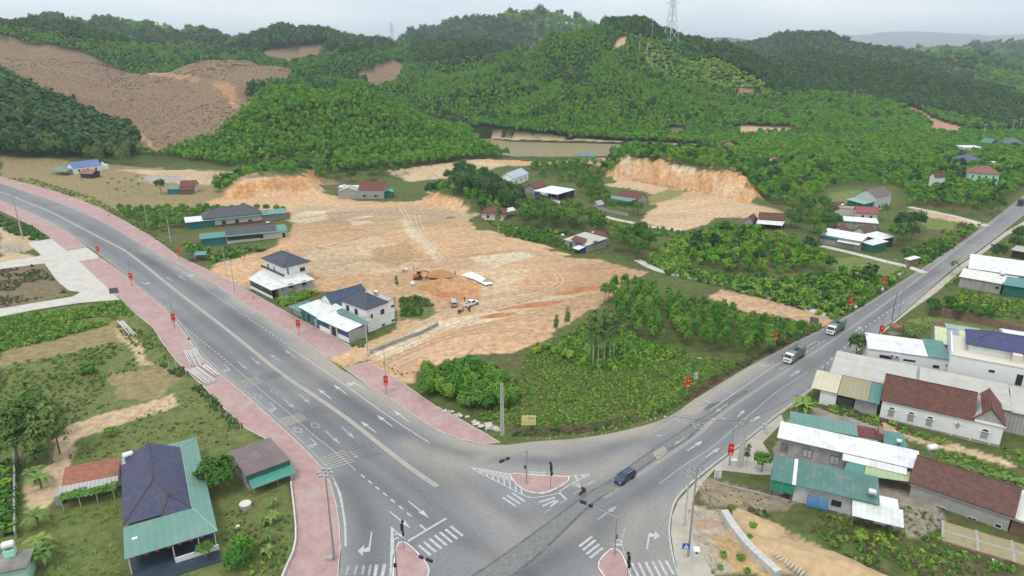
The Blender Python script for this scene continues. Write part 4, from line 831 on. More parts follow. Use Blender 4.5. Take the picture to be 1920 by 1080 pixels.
class Frame:
    """footprint frame: a, b = ends of the facade (left, right as seen from outside), c = a point behind (or a depth in metres); pixels taken at height z"""
    def __init__(s, a, b, c, z=0.0, z0=None):
        A = Vector(G(*a, z)); B = Vector(G(*b, z)); s.L = (B-A).length; s.u = (B-A)/s.L; s.n = Vector((-s.u.y, s.u.x)); s.o = A
        s.D = float(c) if isinstance(c, (int, float)) else (Vector(G(*c, z))-A).dot(s.n)
        if s.D < 0: raise ValueError('flipped %s' % (a,))
        cc = A+s.u*s.L/2+s.n*s.D/2
        s.z0 = (gz(cc.x, cc.y) if z0 is None else z0); s.z0 = max(s.z0, -.2); KEEP.append((cc.x, cc.y, s.u.x, s.u.y, s.L/2, s.D/2)); s.rz = math.atan2(s.u.y, s.u.x)
    def loc(s): return (s.o.x, s.o.y, s.z0)
    def l(s, px, py, z):               # photograph pixel at height z -> local x, y
        p = Vector(G(px, py, z+s.z0))-s.o; return p.dot(s.u), p.dot(s.n)
    def hit(s, face, px, py, off=0.0):  # photograph pixel on a facade -> (along, height)
        d = ray(px, py); dv = Vector((d[0], d[1])); o = Vector((0, 0))-s.o
        ax, tgt = {'f': (s.n, off), 'b': (s.n, s.D+off), 'l': (s.u, off), 'r': (s.u, s.L+off)}[face]
        t = (tgt-o.dot(ax))/dv.dot(ax); p = o+dv*t; z = CAM_H+d[2]*t-s.z0
        return (p.dot(s.u if face in 'fb' else s.n), z)
def win(F, root, face, u, z, w, h, off=0.0, frame=FRAME, pane=GLASS, name='window', arch=False):
    """a window or door: frame standing proud of the wall and a set-back pane"""
    L_, D_ = F.L, F.D
    def T(a, d, zz): return {'f': (a, off-d, zz), 'b': (a, D_+off+d, zz), 'l': (off-d, a, zz), 'r': (L_+off+d, a, zz)}[face]
    n = 8; t = .09
    def outl(e):
        if not arch: return [(u-w/2+e, z-h/2+e), (u+w/2-e, z-h/2+e), (u+w/2-e, z+h/2-e), (u-w/2+e, z+h/2-e)]
        r = w/2-e; return [(u-r, z-h/2+e), (u+r, z-h/2+e)]+[(u+r*cos(pi*k/n), z+h/2-w/2+r*sin(pi*k/n)) for k in range(n+1)]
    A, B = outl(0), outl(t); m = len(A); mb = MB()
    v = [T(a, .06, b) for a, b in A]+[T(a, .06, b) for a, b in B]+[T(a, .0, b) for a, b in A]+[T(a, .015, b) for a, b in B]
    f = []
    for i in range(m):
        j = (i+1) % m; f += [(i, j, m+j, m+i), (i, 2*m+i, 2*m+j, j), (m+i, m+j, 3*m+j, 3*m+i)]
    mb.add(v, f); o = mb.build(name, frame, root)
    MB().add([T(a, .02, b) for a, b in B], [tuple(range(m))]).build('pane', pane, o)
    if w > 1.0 and not arch and name == 'window':
        MB().add([T(u-.04, .05, z-h/2), T(u+.04, .05, z-h/2), T(u+.04, .05, z+h/2), T(u-.04, .05, z+h/2)], [(0, 1, 2, 3)]).build('mullion', frame, o)
    return o
def winpx(F, root, face, px, py, w, h, **k):
    u, z = F.hit(face, px, py, k.get('off', 0.0)); return win(F, root, face, u, z, w, h, **k)
def walls(root, x0, x1, y0, y1, z1, m, z0=-.4, gable=None, rise=0, name='wall'):
    """closed wall block; gable='x': ridge runs along x, 'y': along y"""
    mb = MB(); xm, ym = (x0+x1)/2, (y0+y1)/2
    if gable == 'x': mb.add([(x, y, z) for x in (x0, x1) for y, z in ((y0, z0), (y1, z0), (y1, z1), (ym, z1+rise), (y0, z1))], [(0, 4, 3, 2, 1), (5, 6, 7, 8, 9), (0, 5, 9, 4), (1, 2, 7, 6), (4, 9, 8, 3), (3, 8, 7, 2), (0, 1, 6, 5)])
    elif gable == 'y': mb.add([(x, y, z) for y in (y0, y1) for x, z in ((x0, z0), (x1, z0), (x1, z1), (xm, z1+rise), (x0, z1))], [(0, 1, 2, 3, 4), (5, 9, 8, 7, 6), (0, 4, 9, 5), (1, 6, 7, 2), (4, 3, 8, 9), (3, 2, 7, 8), (0, 5, 6, 1)])
    else: mb.box(x0, x1, y0, y1, z0, z1)
    return mb.build(name, m, root)
def gable(root, x0, x1, y0, y1, z, rise, m, axis='x', ov=.5, th=.12, name='roof', cap=None):
    x0 -= ov; x1 += ov; y0 -= ov; y1 += ov
    if axis == 'x':
        ym = (y0+y1)/2; e = rise/((y1-y0)/2-ov)*ov; pr = [(y0, z-e), (ym, z+rise), (y1, z-e), (y1, z-e+th), (ym, z+rise+th*1.2), (y0, z-e+th)]
        v = [(x, a, b) for x in (x0, x1) for a, b in pr]
    else:
        xm = (x0+x1)/2; e = rise/((x1-x0)/2-ov)*ov; pr = [(x0, z-e), (xm, z+rise), (x1, z-e), (x1, z-e+th), (xm, z+rise+th*1.2), (x0, z-e+th)]
        v = [(a, y, b) for y in (y0, y1) for a, b in pr]
    f = [(i, (i+1) % 6, 6+(i+1) % 6, 6+i) for i in range(6)]+[(0, 1, 4, 5), (1, 2, 3, 4), (6, 11, 10, 7), (7, 10, 9, 8)]
    me = mesh_from(name, v, f, m); bm = bmesh.new(); bm.from_mesh(me); bmesh.ops.recalc_face_normals(bm, faces=bm.faces); bm.to_mesh(me); bm.free()
    o = link(name, me, root)
    zt = z+rise+th*1.25
    c = MB().tube((x0, (y0+y1)/2, zt), (x1, (y0+y1)/2, zt), .11, n=6) if axis == 'x' else MB().tube(((x0+x1)/2, y0, zt), ((x0+x1)/2, y1, zt), .11, n=6)
    c.build('ridge_cap', cap or m, o); return o
def hip(root, x0, x1, y0, y1, z, rise, m, ov=.5, ridge=None, cap=None, axis=None, name='roof', fin=False):
    x0 -= ov; x1 += ov; y0 -= ov; y1 += ov; L_, D_ = x1-x0, y1-y0; axis = axis or ('x' if L_ > D_ else 'y')
    if axis == 'x':
        q = min(D_/2, L_/2*.98) if ridge is None else ridge; R0, R1 = (x0+q, (y0+y1)/2, z+rise), (x1-q, (y0+y1)/2, z+rise)
        E = [(x0, y0, z), (x1, y0, z), (x1, y1, z), (x0, y1, z)]; f = [(0, 1, 5, 4), (1, 2, 5), (2, 3, 4, 5), (3, 0, 4)]; hp = [(0, 4), (3, 4), (1, 5), (2, 5), (4, 5)]
    else:
        q = min(L_/2, D_/2*.98) if ridge is None else ridge; R0, R1 = ((x0+x1)/2, y0+q, z+rise), ((x0+x1)/2, y1-q, z+rise)
        E = [(x0, y0, z), (x1, y0, z), (x1, y1, z), (x0, y1, z)]; f = [(0, 1, 4), (1, 2, 5, 4), (2, 3, 5), (3, 0, 4, 5)]; hp = [(0, 4), (1, 4), (2, 5), (3, 5), (4, 5)]
    V = E+[R0, R1]; B = [(x, y, z-.14) for x, y, z in E]
    mb = MB().add(V+B, f+[(9, 8, 7, 6)]+[(i, 6+i, 6+(i+1) % 4, (i+1) % 4) for i in range(4)]); o = mb.build(name, m, root)
    for a, b_ in hp: MB().tube(Vector(V[a])+Vector((0, 0, .03)), Vector(V[b_])+Vector((0, 0, .03)), .09, n=5).build('ridge_cap', cap or m, o)
    if fin:
        for p in (R0, R1): MB().tube(p, (p[0], p[1], p[2]+.8), .06, .02, 5).build('finial', FRAME, o)
    return o
def shed(root, x0, x1, y0, y1, za, zb, m, th=.1, name='roof', axis='y'):
    """single slope: height za at y0 (or x0) and zb at y1 (or x1)"""
    q = [(x0, y0, za), (x1, y0, za), (x1, y1, zb), (x0, y1, zb)] if axis == 'y' else [(x0, y0, za), (x1, y0, zb), (x1, y1, zb), (x0, y1, za)]
    return MB().slab(q, th).build(name, m, root)
def poly_roof(root, F, pts, m, th=.1, name='roof'):
    """sloping sheet from photograph pixels with heights: (px, py, z)"""
    q = [(*F.l(a, b, z), z) for a, b, z in pts]; area = sum(q[i][0]*q[(i+1) % len(q)][1]-q[(i+1) % len(q)][0]*q[i][1] for i in range(len(q)))
    return MB().slab(q if area > 0 else q[::-1], th).build(name, m, root)
def post(root, x, y, z1, r=.08, m=None, z0=-.2, name='post'): return MB().tube((x, y, z0), (x, y, z1), r, n=6).build(name, m or CONC, root)
def tank(root, x, y, z, r=.45, ln=1.3, stand=.5, ang=0.0, m=None, name='water_tank', group=None, label=None):
    pr = [(.02, -ln/2), (r*.75, -ln/2), (r, -ln/2+.12), (r, ln/2-.12), (r*.75, ln/2), (.02, ln/2)]; mb = MB().lathe(pr, 12)
    mb.v = [(p[2]*cos(ang)-p[1]*sin(ang)+x, p[2]*sin(ang)+p[1]*cos(ang)+y, p[0]+z+stand+r) for p in mb.v]
    t = mb.build(name, m or TANKM, root, smooth=True); fb = MB()
    fb.box(x-.5, x+.5, y-.35, y+.35, z+stand-.1, z+stand)
    for sx in (-.45, .45):
        for sy in (-.3, .3): fb.tube((x+sx, y+sy, z), (x+sx, y+sy, z+stand-.05), .04, n=5)
    fb.build('tank_stand', STEEL, t); return t
def H_(name, label, F, cat='house'): return thing(name, label, cat, F.loc(), F.rz)
SLATE = tile('slate', (.062, .07, .095)); NAVY = tile('navy', (.06, .065, .12)); MAR = tile('maroon', (.15, .05, .04), dirt=((.07, .05, .045), .6)); REDT = tile('red', (.30, .115, .07), dirt=((.09, .07, .06), .7)); REDO = tile('old_red', (.125, .05, .036), dirt=((.055, .04, .035), .8)); MARX = tile('maroon', (.15, .05, .04), 'X', dirt=((.07, .05, .045), .6))
SW = sheet('white', (.64, .64, .65)); SG = sheet('green', (.10, .22, .185)); ST = sheet('teal', (.07, .2, .18)); SGR = sheet('grey', (.42, .40, .36)); SGY = sheet('grey', (.42, .40, .36), 'Y'); SB = sheet('blue', (.10, .16, .34)); SLG = sheet('palegreen', (.30, .38, .20)); SBE = sheet('beige', (.50, .44, .32)); SOL = sheet('olive', (.27, .24, .145)); SPAL = sheet('pale', (.58, .60, .56)); SMA = sheet('mauve', (.15, .105, .105)); SPB = sheet('paleblue', (.36, .41, .47)); SPY = sheet('paleyellow', (.47, .50, .30)); SBG = sheet('bluegrey', (.25, .28, .31)); SGN = sheet('greengrey', (.27, .36, .33))
# -- two-storey white house with slate hip roof and glazed veranda
F = Frame((470.5,540), (512,561), (596,543), 0, 0); r = H_('villa', 'white two-storey house with slate hip roof above a pale wraparound veranda roof', F)
L_, D_ = F.L, F.D; x0, y0 = F.l(491,484,7); x1, y1 = F.l(532.7,498,7); x2, y2 = F.l(581.6,490,7)
ux0, ux1, uy0, uy1 = x0+.5, max(x1, x2)-.5, min(y0, y1)+.5, y2-.5
walls(r, 1.2, L_-.3, 2.2, D_-.3, 3.2, GREY); walls(r, ux0, ux1, uy0, uy1, 7, WHT, 3.1, name='upper_wall'); hip(r, ux0, ux1, uy0, uy1, 7, 2.6, SLATE, .7, fin=True)
mb = MB(); o_ = [(-.4, -.4), (L_+.4, -.4), (L_+.4, D_+.2), (ux0-.1, D_+.2)]
pf = [(-.4, -.4, 3.2), (L_+.4, -.4, 3.2), (L_+.4, D_+.2, 3.2), (ux1-.02, D_+.2, 3.75), (ux1-.02, uy0+.02, 3.75), (ux0, uy0+.02, 3.75), (ux0, D_, 3.75), (-.4, D_, 3.2)]
n = 8; mb.add(pf+[(a, b, c-.12) for a, b, c in pf], [(0, 1, 4, 5), (1, 2, 3, 4), (0, 5, 6, 7), (8, 13, 12, 9), (9, 12, 11, 10), (8, 15, 14, 13)]+[(i, 8+i, 8+(i+1) % 8, (i+1) % 8) for i in range(8)]); mb.build('veranda_roof', SPAL, r)
MB().box(0, L_, -.06, .06, -.2, .9).build('veranda_plinth', WHT, r); MB().box(L_-.06, L_+.06, 3.0, D_, -.2, 1.5).build('side_wall', GREY, r)
for i in range(7): post(r, .1+(L_-.2)*i/6, 0, 3.1, .07, FRAME)
for i in range(5): post(r, L_-.05, D_*i/4, 3.1, .07, FRAME)
for i in range(6):
    w_ = (L_-.2)/6; MB().box(.1+w_*i+.08, .1+w_*(i+1)-.08, -.02, .02, .95, 3.0).build('veranda_pane', GLASS, r)
MB().box(ux0-.9, ux1+.9, uy0-.95, uy0-.88, 3.95, 4.75).build('balcony_rail', FRAME, r)
F2 = F; 
for px, py, w_, h_ in ((503,500,.9,1.9),(514.5,505,.7,1.6),(540,508,1.0,2.3)): winpx(F, r, 'f', px, py, w_, h_, off=uy0)
u_, z_ = F.hit('r', 567,505, ux1-L_); win(F, r, 'r', u_, z_, 1.9, 1.4, off=ux1-L_)
for px, py in ((545,536),(570,530)): winpx(F, r, 'r', px, py, 1.5, 1.5, off=-.3)
win(F, r, 'f', L_*.75, 1.4, 1.4, 2.2, off=2.2, name='door')
# -- second two-storey villa with its shop in front
F = Frame((640.6,563), (687.5,579.5), (745.6,564), 7, 0); r = H_('villa', 'white two-storey house with dark slate hip roof and rooftop tank behind white-roofed shops', F); L_, D_ = F.L, F.D
walls(r, 0, L_, 0, D_, 6.9, WHT); hip(r, 0, L_, 0, D_*.72, 6.95, 2.9, SLATE, .45, fin=True); MB().box(-.12, L_+.12, -.12, D_+.12, 3.5, 3.62).build('string_course', WHT, r)
MB().box(0, L_, D_*.72+.5, D_, 6.9, 7.3).build('parapet', CONC, r); tank(r, L_*.45, D_*.86, 7.3, .5, 1.6)
for px, py in ((652,577.5),(668,584.5)): winpx(F, r, 'f', px, py, 1.3, 1.7)
for px, py, w_, h_ in ((697,593,.7,1.3),(717,584.6,1.4,1.5),(736,574,1.1,.7),(719,609,1.1,.6),(737,600.5,1.1,.6)): winpx(F, r, 'r', px, py, w_, h_)
F = Frame((599,561), (625.4,573.4), (673,547), 4, 0); r = H_('gable_house', 'single-storey house with navy gable roof and white framed gable between villa and teal shop', F); L_, D_ = F.L, F.D
walls(r, 0, L_, 0, D_, 4, WHT, gable='y', rise=2.6); gable(r, 0, L_, 0, D_, 4, 2.6, tile('navyblue', (.045, .075, .125), 'Y'), 'y', .4); MB().box(L_*.2, L_*.8, -.12, -.02, 4.6, 4.75).build('gable_tie', WHT, r)
win(F, r, 'f', L_*.5, 1.6, 1.4, 2.0, name='door')
F = Frame((562,572.4), (595.8,591.8), (641.7,577.5), 4, 0); r = H_('shop', 'teal metal-clad shop with pale sheet roof next to the green lean-to', F, 'shop'); L_, D_ = F.L, F.D
walls(r, .1, L_-.1, .1, D_-.2, 3.5, TEALW); shed(r, -.4, L_+.2, -.4, D_, 3.6, 4.4, SPAL)
win(F, r, 'f', L_*.45, 1.5, 2.2, 2.4, off=.1, frame=STEEL, pane=DARK, name='shop_door'); win(F, r, 'f', L_*.82, 1.2, 1.0, 2.0, off=.1, frame=FRAMEW, pane=GREY, name='door')
F = Frame((596.9,595.8), (652.9,620.3), (687.5,608), 3.6, 0); r = H_('shop', 'single-storey shop with navy band, white base and white sheet roof beside a concrete post', F, 'shop'); L_, D_ = F.L, F.D
walls(r, .1, L_-.1, .1, D_-.1, 3.2, GREY); shed(r, -.3, L_+.15, -.5, D_, 3.5, 4.1, SW); MB().box(.1, L_-.1, .02, .09, 1.5, 3.3).build('fascia_band', NAVYW, r); MB().box(.1, L_-.1, .03, .1, -.1, 1.45).build('base_wall', WHT, r)
win(F, r, 'f', L_*.52, 1.5, 2.4, 2.8, off=.02, frame=FRAMEW, pane=DARK, name='shop_gate')
for q in (-1.5, 1.5): MB().box(L_*.52+q-.2, L_*.52+q+.2, -.25, .02, -.1, 3.3).build('pillar', CREAM, r)
poly_roof(r, F, [(630,584,4.6),(641,579,4.6),(693,604,4.4),(686,609,4.3)], SG, name='side_roof')
F = Frame((541,574), (564,585), (580,566), 2.6, 0); r = H_('lean_to', 'small green hipped lean-to with open front beside the teal shop', F, 'shed'); L_, D_ = F.L, F.D
walls(r, .3, L_-.3, 1.2, D_-.3, 2.4, CONC); hip(r, 0, L_, 0, D_, 2.6, .9, SG, .2)
for q in (.2, L_-.2): post(r, q, .2, 2.5)
# -- the two long houses beside the left road
F = Frame((402,409), (490,400), 10.5, 4, 0); r = H_('house', 'long cream house with grey hip roof, white carport roof and teal shutter wall', F); L_, D_ = F.L, F.D
walls(r, 0, L_, .6, D_, 3.6, CREAM); hip(r, -4.5, L_, .2, D_, 4.1, 3.4, tile('grey', (.085, .085, .095)), .3); shed(r, -.4, L_+.4, -.9, .5, 3.4, 4.0, ST, name='eave_skirt')
q0 = F.l(344.4,405,3.5); walls(r, q0[0]+.5, -.05, .8, 6.5, 3.0, TEALW, name='carport_wall'); shed(r, q0[0]-.2, .2, -.4, 7.5, 3.4, 4.1, SW, name='carport_roof'); q1 = F.l(541.8,402,3.2)
walls(r, L_+.05, q1[0], 1, 7, 2.8, STONE, name='annex_wall'); shed(r, L_-.3, q1[0]+.3, .3, 7.6, 3.0, 3.8, SG, name='annex_roof')
for px, py in ((420,417),(444.5,415),(469,415)): winpx(F, r, 'f', px, py, 1.6, 1.7, off=.6)
MB().box(-.3, L_+.2, .3, .6, -.1, .7).build('plinth', BRICKW, r); tank(r, L_+2, 3, 3.6, .4, 1.4, .8)
F = Frame((424,443), (537.6,432), 8.5, 3.2, 0); r = H_('house', 'long low house with grey gable roof, green eave sheet and teal sheet annex', F); L_, D_ = F.L, F.D
walls(r, 0, L_, .8, D_, 3.0, CREAM); gx = F.l(516,429.8,3.8)[0]; gable(r, .3, gx, .8, D_, 3.4, 2.1, tile('grey', (.085, .085, .095)), 'x', .3); walls(r, .35, gx-.1, .9, D_-.1, 3.4, WHT, 2.9, 'x', 2.0, 'gable_wall'); shed(r, -.3, L_+.3, -.4, 1.1, 3.0, 3.5, ST, name='eave_skirt'); shed(r, gx+.3, L_+.3, 1.0, D_, 3.5, 3.9, SG, name='back_roof')
walls(r, -9.5, -.05, 1.5, 7, 2.6, TEALW, name='annex_wall'); shed(r, -10, .2, .8, 7.4, 2.8, 3.5, ST, name='annex_roof'); MB().box(.2, L_*.55, .72, .8, 1.0, 2.6).build('dark_shutter', FRAME, r)
for px, py, w_, h_ in ((490,443,1.6,1.7),(532.5,442,1.2,2.3)): winpx(F, r, 'f', px, py, w_, h_, off=.8)
tank(r, L_*.72, D_*.75, 4.8, .4, 1.4, .6)
# -- foreground left: green-skirted house with navy tiled roof
F = Frame((233,1049), (408,995.8), (366.6,820.7), 3.3, 0); r = H_('house', 'large house with navy tiled hip roof set in a wide green sheet roof', F); L_, D_ = F.L, F.D
walls(r, .8, L_-.8, 5.5, D_-.8, 3.2, CREAM)
ix0 = F.l(230.4,973.8,4.0)[0]; ix1 = F.l(360,953,4.0)[0]; iy0 = F.l(285,973.8,4.0)[1]; iy1 = F.l(338,839,4.0)[1]
v = [(0, 0, 3.3), (L_, 0, 3.3), (L_, D_, 3.3), (0, D_, 3.3), (ix0, iy0, 4.0), (ix1, iy0, 4.0), (ix1, iy1, 4.0), (ix0, iy1, 4.0)]
MB().add(v+[(a, b, c-.1) for a, b, c in v], [(0, 1, 5, 4), (1, 2, 6, 5), (2, 3, 7, 6), (3, 0, 4, 7), (8, 12, 13, 9), (9, 13, 14, 10), (10, 14, 15, 11), (11, 15, 12, 8)]+[(i, 8+i, 8+(i+1) % 4, (i+1) % 4) for i in range(4)]).build('sheet_roof', sheet('skirtgreen', (.115, .235, .195), per=1.1), r)
for a, b_ in (((L_, 0, 3.33), (ix1, iy0, 4.05)), ((L_, D_, 3.33), (ix1, iy1, 4.05)), ((ix1, iy0, 4.06), (ix1, iy1, 4.06))): MB().tube(a, b_, .1, n=5).build('flashing', SGN, r)
ap = F.l(287.5,900,6.6); ap2 = F.l(316.5,927,5.9); bk = F.l(279.7,846.7,6.6)
T0 = (ix0, iy0+.5, 4.05); T1 = (ap2[0]-1.6, iy0+.5, 4.05); T2 = (ap2[0]-1.6, iy0, 4.05); T3 = (ix1, iy0, 4.05); T4 = (ix1, iy1, 4.05); T5 = (ix0, iy1, 4.05); R0 = (ap[0], ap[1], 6.7); R1 = (bk[0], iy1-.1, 6.7); Q = (ap2[0], ap2[1], 5.9)
q_ = ((ap[0]+ap2[0])/2, (ap[1]+ap2[1])/2-.3, 5.6)
MB().add([T0, T1, T2, T3, T4, T5, R0, R1, Q], [(0, 1, 6), (1, 8, 6), (1, 2, 8), (2, 3, 8), (3, 4, 7, 6, 8), (4, 5, 7), (5, 0, 6, 7)]).build('tiled_roof', NAVY, r)
for a, b_ in ((T0, R0), (R0, Q), (T2, Q), (T3, Q), (R0, R1)): MB().tube(Vector(a)+Vector((0, 0, .05)), Vector(b_)+Vector((0, 0, .05)), .1, n=5).build('ridge_cap', FRAME, r)
for p in (R0, R1, Q): MB().tube(p, (p[0], p[1], p[2]+.7), .07, .02, 5).build('finial', FRAME, r)
tx, ty = F.l(242,858,4.6); MB().box(tx-1.2, tx+1.0, ty-1.6, ty+.5, 3.7, 4.45).build('roof_deck', CONC, r); tank(r, tx-.1, ty, 4.45, .5, 1.7, .35, 0.15, TANKW)
MB().box(.3, L_-.3, -3.2, 5.4, -.2, .12).build('veranda_floor', mat('blue_floor_tile', (.045, .065, .09), .35, .15, .5, brick=(1.6, .04)), r); MB().box(L_*.5, L_-.2, -.35, -.15, -.2, 1.0).build('low_wall', WHT, r)
for q in (.5, L_*.5, L_*.78, L_-.5): post(r, q, .25, 3.3, .09, CREAM)
for k in range(14):
    if k % 2 == 0: MB().box(1+k*(L_-2)/14, 1.5+k*(L_-2)/14, .18, .22, 2.75, 3.1).build('bunting_flag', mat('red_cloth', (.5, .035, .025), .8, .1), r)
lx, ly = F.l(253,1012,3.5); MB().box(lx-.4, lx+.4, ly-.2, ly+.2, 3.6, 3.85).build('roof_lamp', WHT, r)
win(F, r, 'f', L_*.5, 1.4, 3.0, 2.4, off=5.5, name='door')
F = Frame((117,912), (221.5,892), 4.6, 2.8, 0); r = H_('outbuilding', 'narrow red-tiled outbuilding with grey sheet eave joined to the navy-roofed house', F, 'outbuilding'); L_, D_ = F.L, F.D
walls(r, .2, L_, 1, D_-.3, 2.6, CREAM); shed(r, -.2, L_, .3, D_, 2.75, 3.9, REDT, .14); shed(r, -.4, L_, -1.6, .4, 2.3, 2.72, CORR, .06, 'eave_sheet')
MB().box(-1.2, -.3, -1.4, 1.6, -.2, 1.9).build('side_store', GREY, r)
for k in range(4): post(r, .3+(L_-.8)*k/3, -3.4, 2.2, .09)
mb = MB(); 
for k in range(3): mb.tube((-.2, -3.4+k*.9, 2.2), (L_, -3.4+k*.9, 2.2), .04, n=5)
mb.build('trellis', CONC, r)
vr = np.random.default_rng(5); vp = np.column_stack([vr.uniform(0, L_, 420), vr.uniform(-3.7, -1.2, 420), vr.normal(2.35, .14, 420)]); v, f = leaves(vp, np.tile((0, 0, 1.), (420, 1)), .42, vr); link('vine', mesh_from('vine', v, f.tolist(), LM['bush']), r)
F = Frame((462.5,890.8), (541.6,862), (463.8,833.7), 3.6, 0); r = H_('kiosk', 'maroon-roofed kiosk with dark green fascia and sloping green awning beside the red pavement', F, 'kiosk'); L_, D_ = F.L, F.D
walls(r, .1, L_-.1, .2, D_-.2, 3.3, GREY); shed(r, -.2, L_+.2, -.2, D_+.2, 3.6, 3.4, SMA); MB().box(-.15, L_+.15, -.14, -.06, 1.9, 3.45).build('fascia', GREENW, r); MB().slab([(.1, -2.0, 1.75), (L_+.3, -2.0, 1.75), (L_+.3, -.15, 2.5), (.1, -.15, 2.5)], .05).build('awning', sheet('awning', (.05, .23, .18)), r)
for q in (.3, L_*.6, L_+.1): post(r, q, -1.85, 1.75, .05, STEEL)
win(F, r, 'f', L_*.35, .9, 3.0, 1.5, off=.2, pane=mat('red_goods', (.35, .08, .05), .8, .4, 3), name='counter'); win(F, r, 'f', L_*.78, .9, 2.2, 1.5, off=.2, pane=WOODD, name='counter')
F = Frame((-30,1078), (46,1062), (59,1030), 3.2, 0); r = H_('flat_roofed_hut', 'mint hut with stained flat roof carrying a white water tank', F, 'hut'); L_, D_ = F.L, F.D
walls(r, 0, L_, 0, D_, 3.0, mat('pale_mint_render', (.36, .55, .45), .8, .1, .5)); MB().box(-.3, L_+.3, -.3, D_+.3, 3.0, 3.2).build('roof_slab', mat('stained_concrete', (.2, .19, .17), .95, .3, .5, dirt=((.33, .31, .28), .6)), r); tx, ty = F.l(20,1040,3.2); MB().box(tx-.7, tx+.7, ty-.6, ty+.6, 3.2, 4.2).build('tank_plinth', MINT, r); tank(r, tx, ty, 4.2, .55, 1.6, .3, .1, TANKW)
# -- foreground right
F = Frame((1648.8,785), (1873,838), 9.5, 0, 0); r = H_('church', 'white hall with old red tile roof and a row of arched windows', F, 'hall'); L_, D_ = F.L, F.D; xr = F.l(1827.7,741,8)[0]
walls(r, 0, L_, 0, D_, 4.8, WHT, gable='x', rise=0.01); gable(r, 0, xr, 0, D_, 4.85, 3.6, REDO, 'x', .45); walls(r, xr-.2, L_, .1, D_-.1, 4.8, GREY, 4.5, 'y', 2.9, 'end_gable'); gable(r, xr+.1, L_, .05, D_, 4.85, 3.0, MARX, 'y', .3); MB().box(-.3, L_+.3, -.3, -.05, 4.45, 4.7).build('cornice', WHT, r)
for px, py, w_, h_ in ((1671,772.5,1.3,2.4),(1707.5,781.5,1.3,2.4),(1742.5,790,1.3,2.4),(1795.5,797.5,.8,1.5),(1846,813.5,1.4,2.3)):
    u_, z_ = F.hit('f', px, py); w0 = win(F, r, 'f', u_, z_, w_, h_, arch=True, frame=WHT, pane=DARK); MB().box(u_-w_/2+.1, u_+w_/2-.1, -.05, -.025, z_-h_/2+.1, z_+h_/2-w_/2-.1).build('shutter', SHUT, w0); MB().box(u_-w_/2-.25, u_+w_/2+.25, -.2, -.001, z_+h_/2-w_/2+.0, z_+h_/2-w_/2+.09).build('sill', WHT, w0)
for k in range(7): MB().box(L_*k/6.5-.08, L_*k/6.5+.08, -.06, -.001, -.2, 4.5).build('pilaster', WHT, r)
MB().box(-.05, L_+.05, -.05, D_, -.4, .45).build('plinth', OLDW, r)
wu, wn = F.u.copy(), F.n.copy()
F = Frame((1556,697), (1652,717.5), (1588,665), 5, 0); F.L = 62.0; r = H_('warehouse', 'broad warehouse with pale grey sheet roof split by a gutter behind the red-tiled hall', F, 'warehouse'); D_ = F.D; KEEP[-1] = (F.o.x+F.u.x*31+F.n.x*D_/2, F.o.y+F.u.y*31+F.n.y*D_/2, F.u.x, F.u.y, 31, D_/2); gx = F.l(1722,695,5.4)[0]
walls(r, .5, 61, .5, D_-.5, 4.6, CORR); shed(r, 0, gx-.3, 0, D_, 4.9, 5.6, SGY); shed(r, gx+.3, gx+17, 0, D_, 4.9, 5.6, SGY); shed(r, gx+17.3, 61, 0, D_, 4.7, 5.4, SGY); MB().box(gx-.28, gx+.28, .1, D_, 4.5, 4.75).build('gutter', CONC, r); MB().box(gx+17, gx+17.3, .1, D_*.7, 4.5, 5.0).build('gutter', CONC, r)
xa = F.l(1570,736,4)[0]; xb = F.l(1629,742,4)[0]; xc = F.l(1651,746,4)[0]; x00 = F.l(1520,727,4)[0]; yb = F.l(1570,736,4)[1]
shed(r, x00, xa, yb, -.1, 3.8, 4.9, SBE, name='front_roof'); shed(r, xa+.1, xb, yb-.3, -.1, 3.7, 4.8, SOL, name='front_roof'); shed(r, xb+.05, xc, yb-.3, -.1, 3.65, 4.75, ST, name='front_roof')
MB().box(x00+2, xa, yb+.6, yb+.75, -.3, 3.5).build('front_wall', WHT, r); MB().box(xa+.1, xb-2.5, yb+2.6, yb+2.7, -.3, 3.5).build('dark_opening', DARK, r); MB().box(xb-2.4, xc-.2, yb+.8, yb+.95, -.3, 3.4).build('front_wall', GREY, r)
for k in range(14): post(r, xa+.4+k*(xb-xa-3)/14, yb+.9, 2.6, .04, STEEL, name='fence_bar')
F = Frame((1630,651.7), (1740,666.7), (1641.7,630), 6, 0); r = H_('long_white_building', 'long white building with white and teal sheet roof beside the striped-roof shed', F, 'building'); L_, D_ = F.L, F.D
x2 = F.l(1781.7,673,6)[0]; walls(r, 0, x2, 0, D_, 5.7, WHT); shed(r, -.3, L_, -.3, D_+.3, 5.9, 6.5, SW); shed(r, L_+.02, x2, -.3, D_+1.5, 5.85, 6.45, ST, name='teal_roof')
for px, py, w_, h_ in ((1656,668.5,1.6,.8),(1665,670,1.6,.8),(1705,676,2.6,.5),(1755,687.5,1.3,.8),(1775,685,.4,.4)): winpx(F, r, 'f', px, py, w_, h_)
for px, py in ((1673,666.5),(1682.5,668.5)):
    u_, z_ = F.hit('f', px, py); ac = MB().box(u_-.5, u_+.5, -.4, -.02, z_-.35, z_+.35).build('air_conditioner', FRAMEW, r); MB().tube((u_-.1, -.41, z_), (u_-.1, -.43, z_), .27, n=10).build('fan', FRAME, ac)
FF = F
F = Frame((1784,665), (1920,690), 14, 8.5, 0); r = H_('villa', 'tall white villa with bright navy tiled hip roof and roof terrace', F); F.L += 14; L_, D_ = F.L, F.D
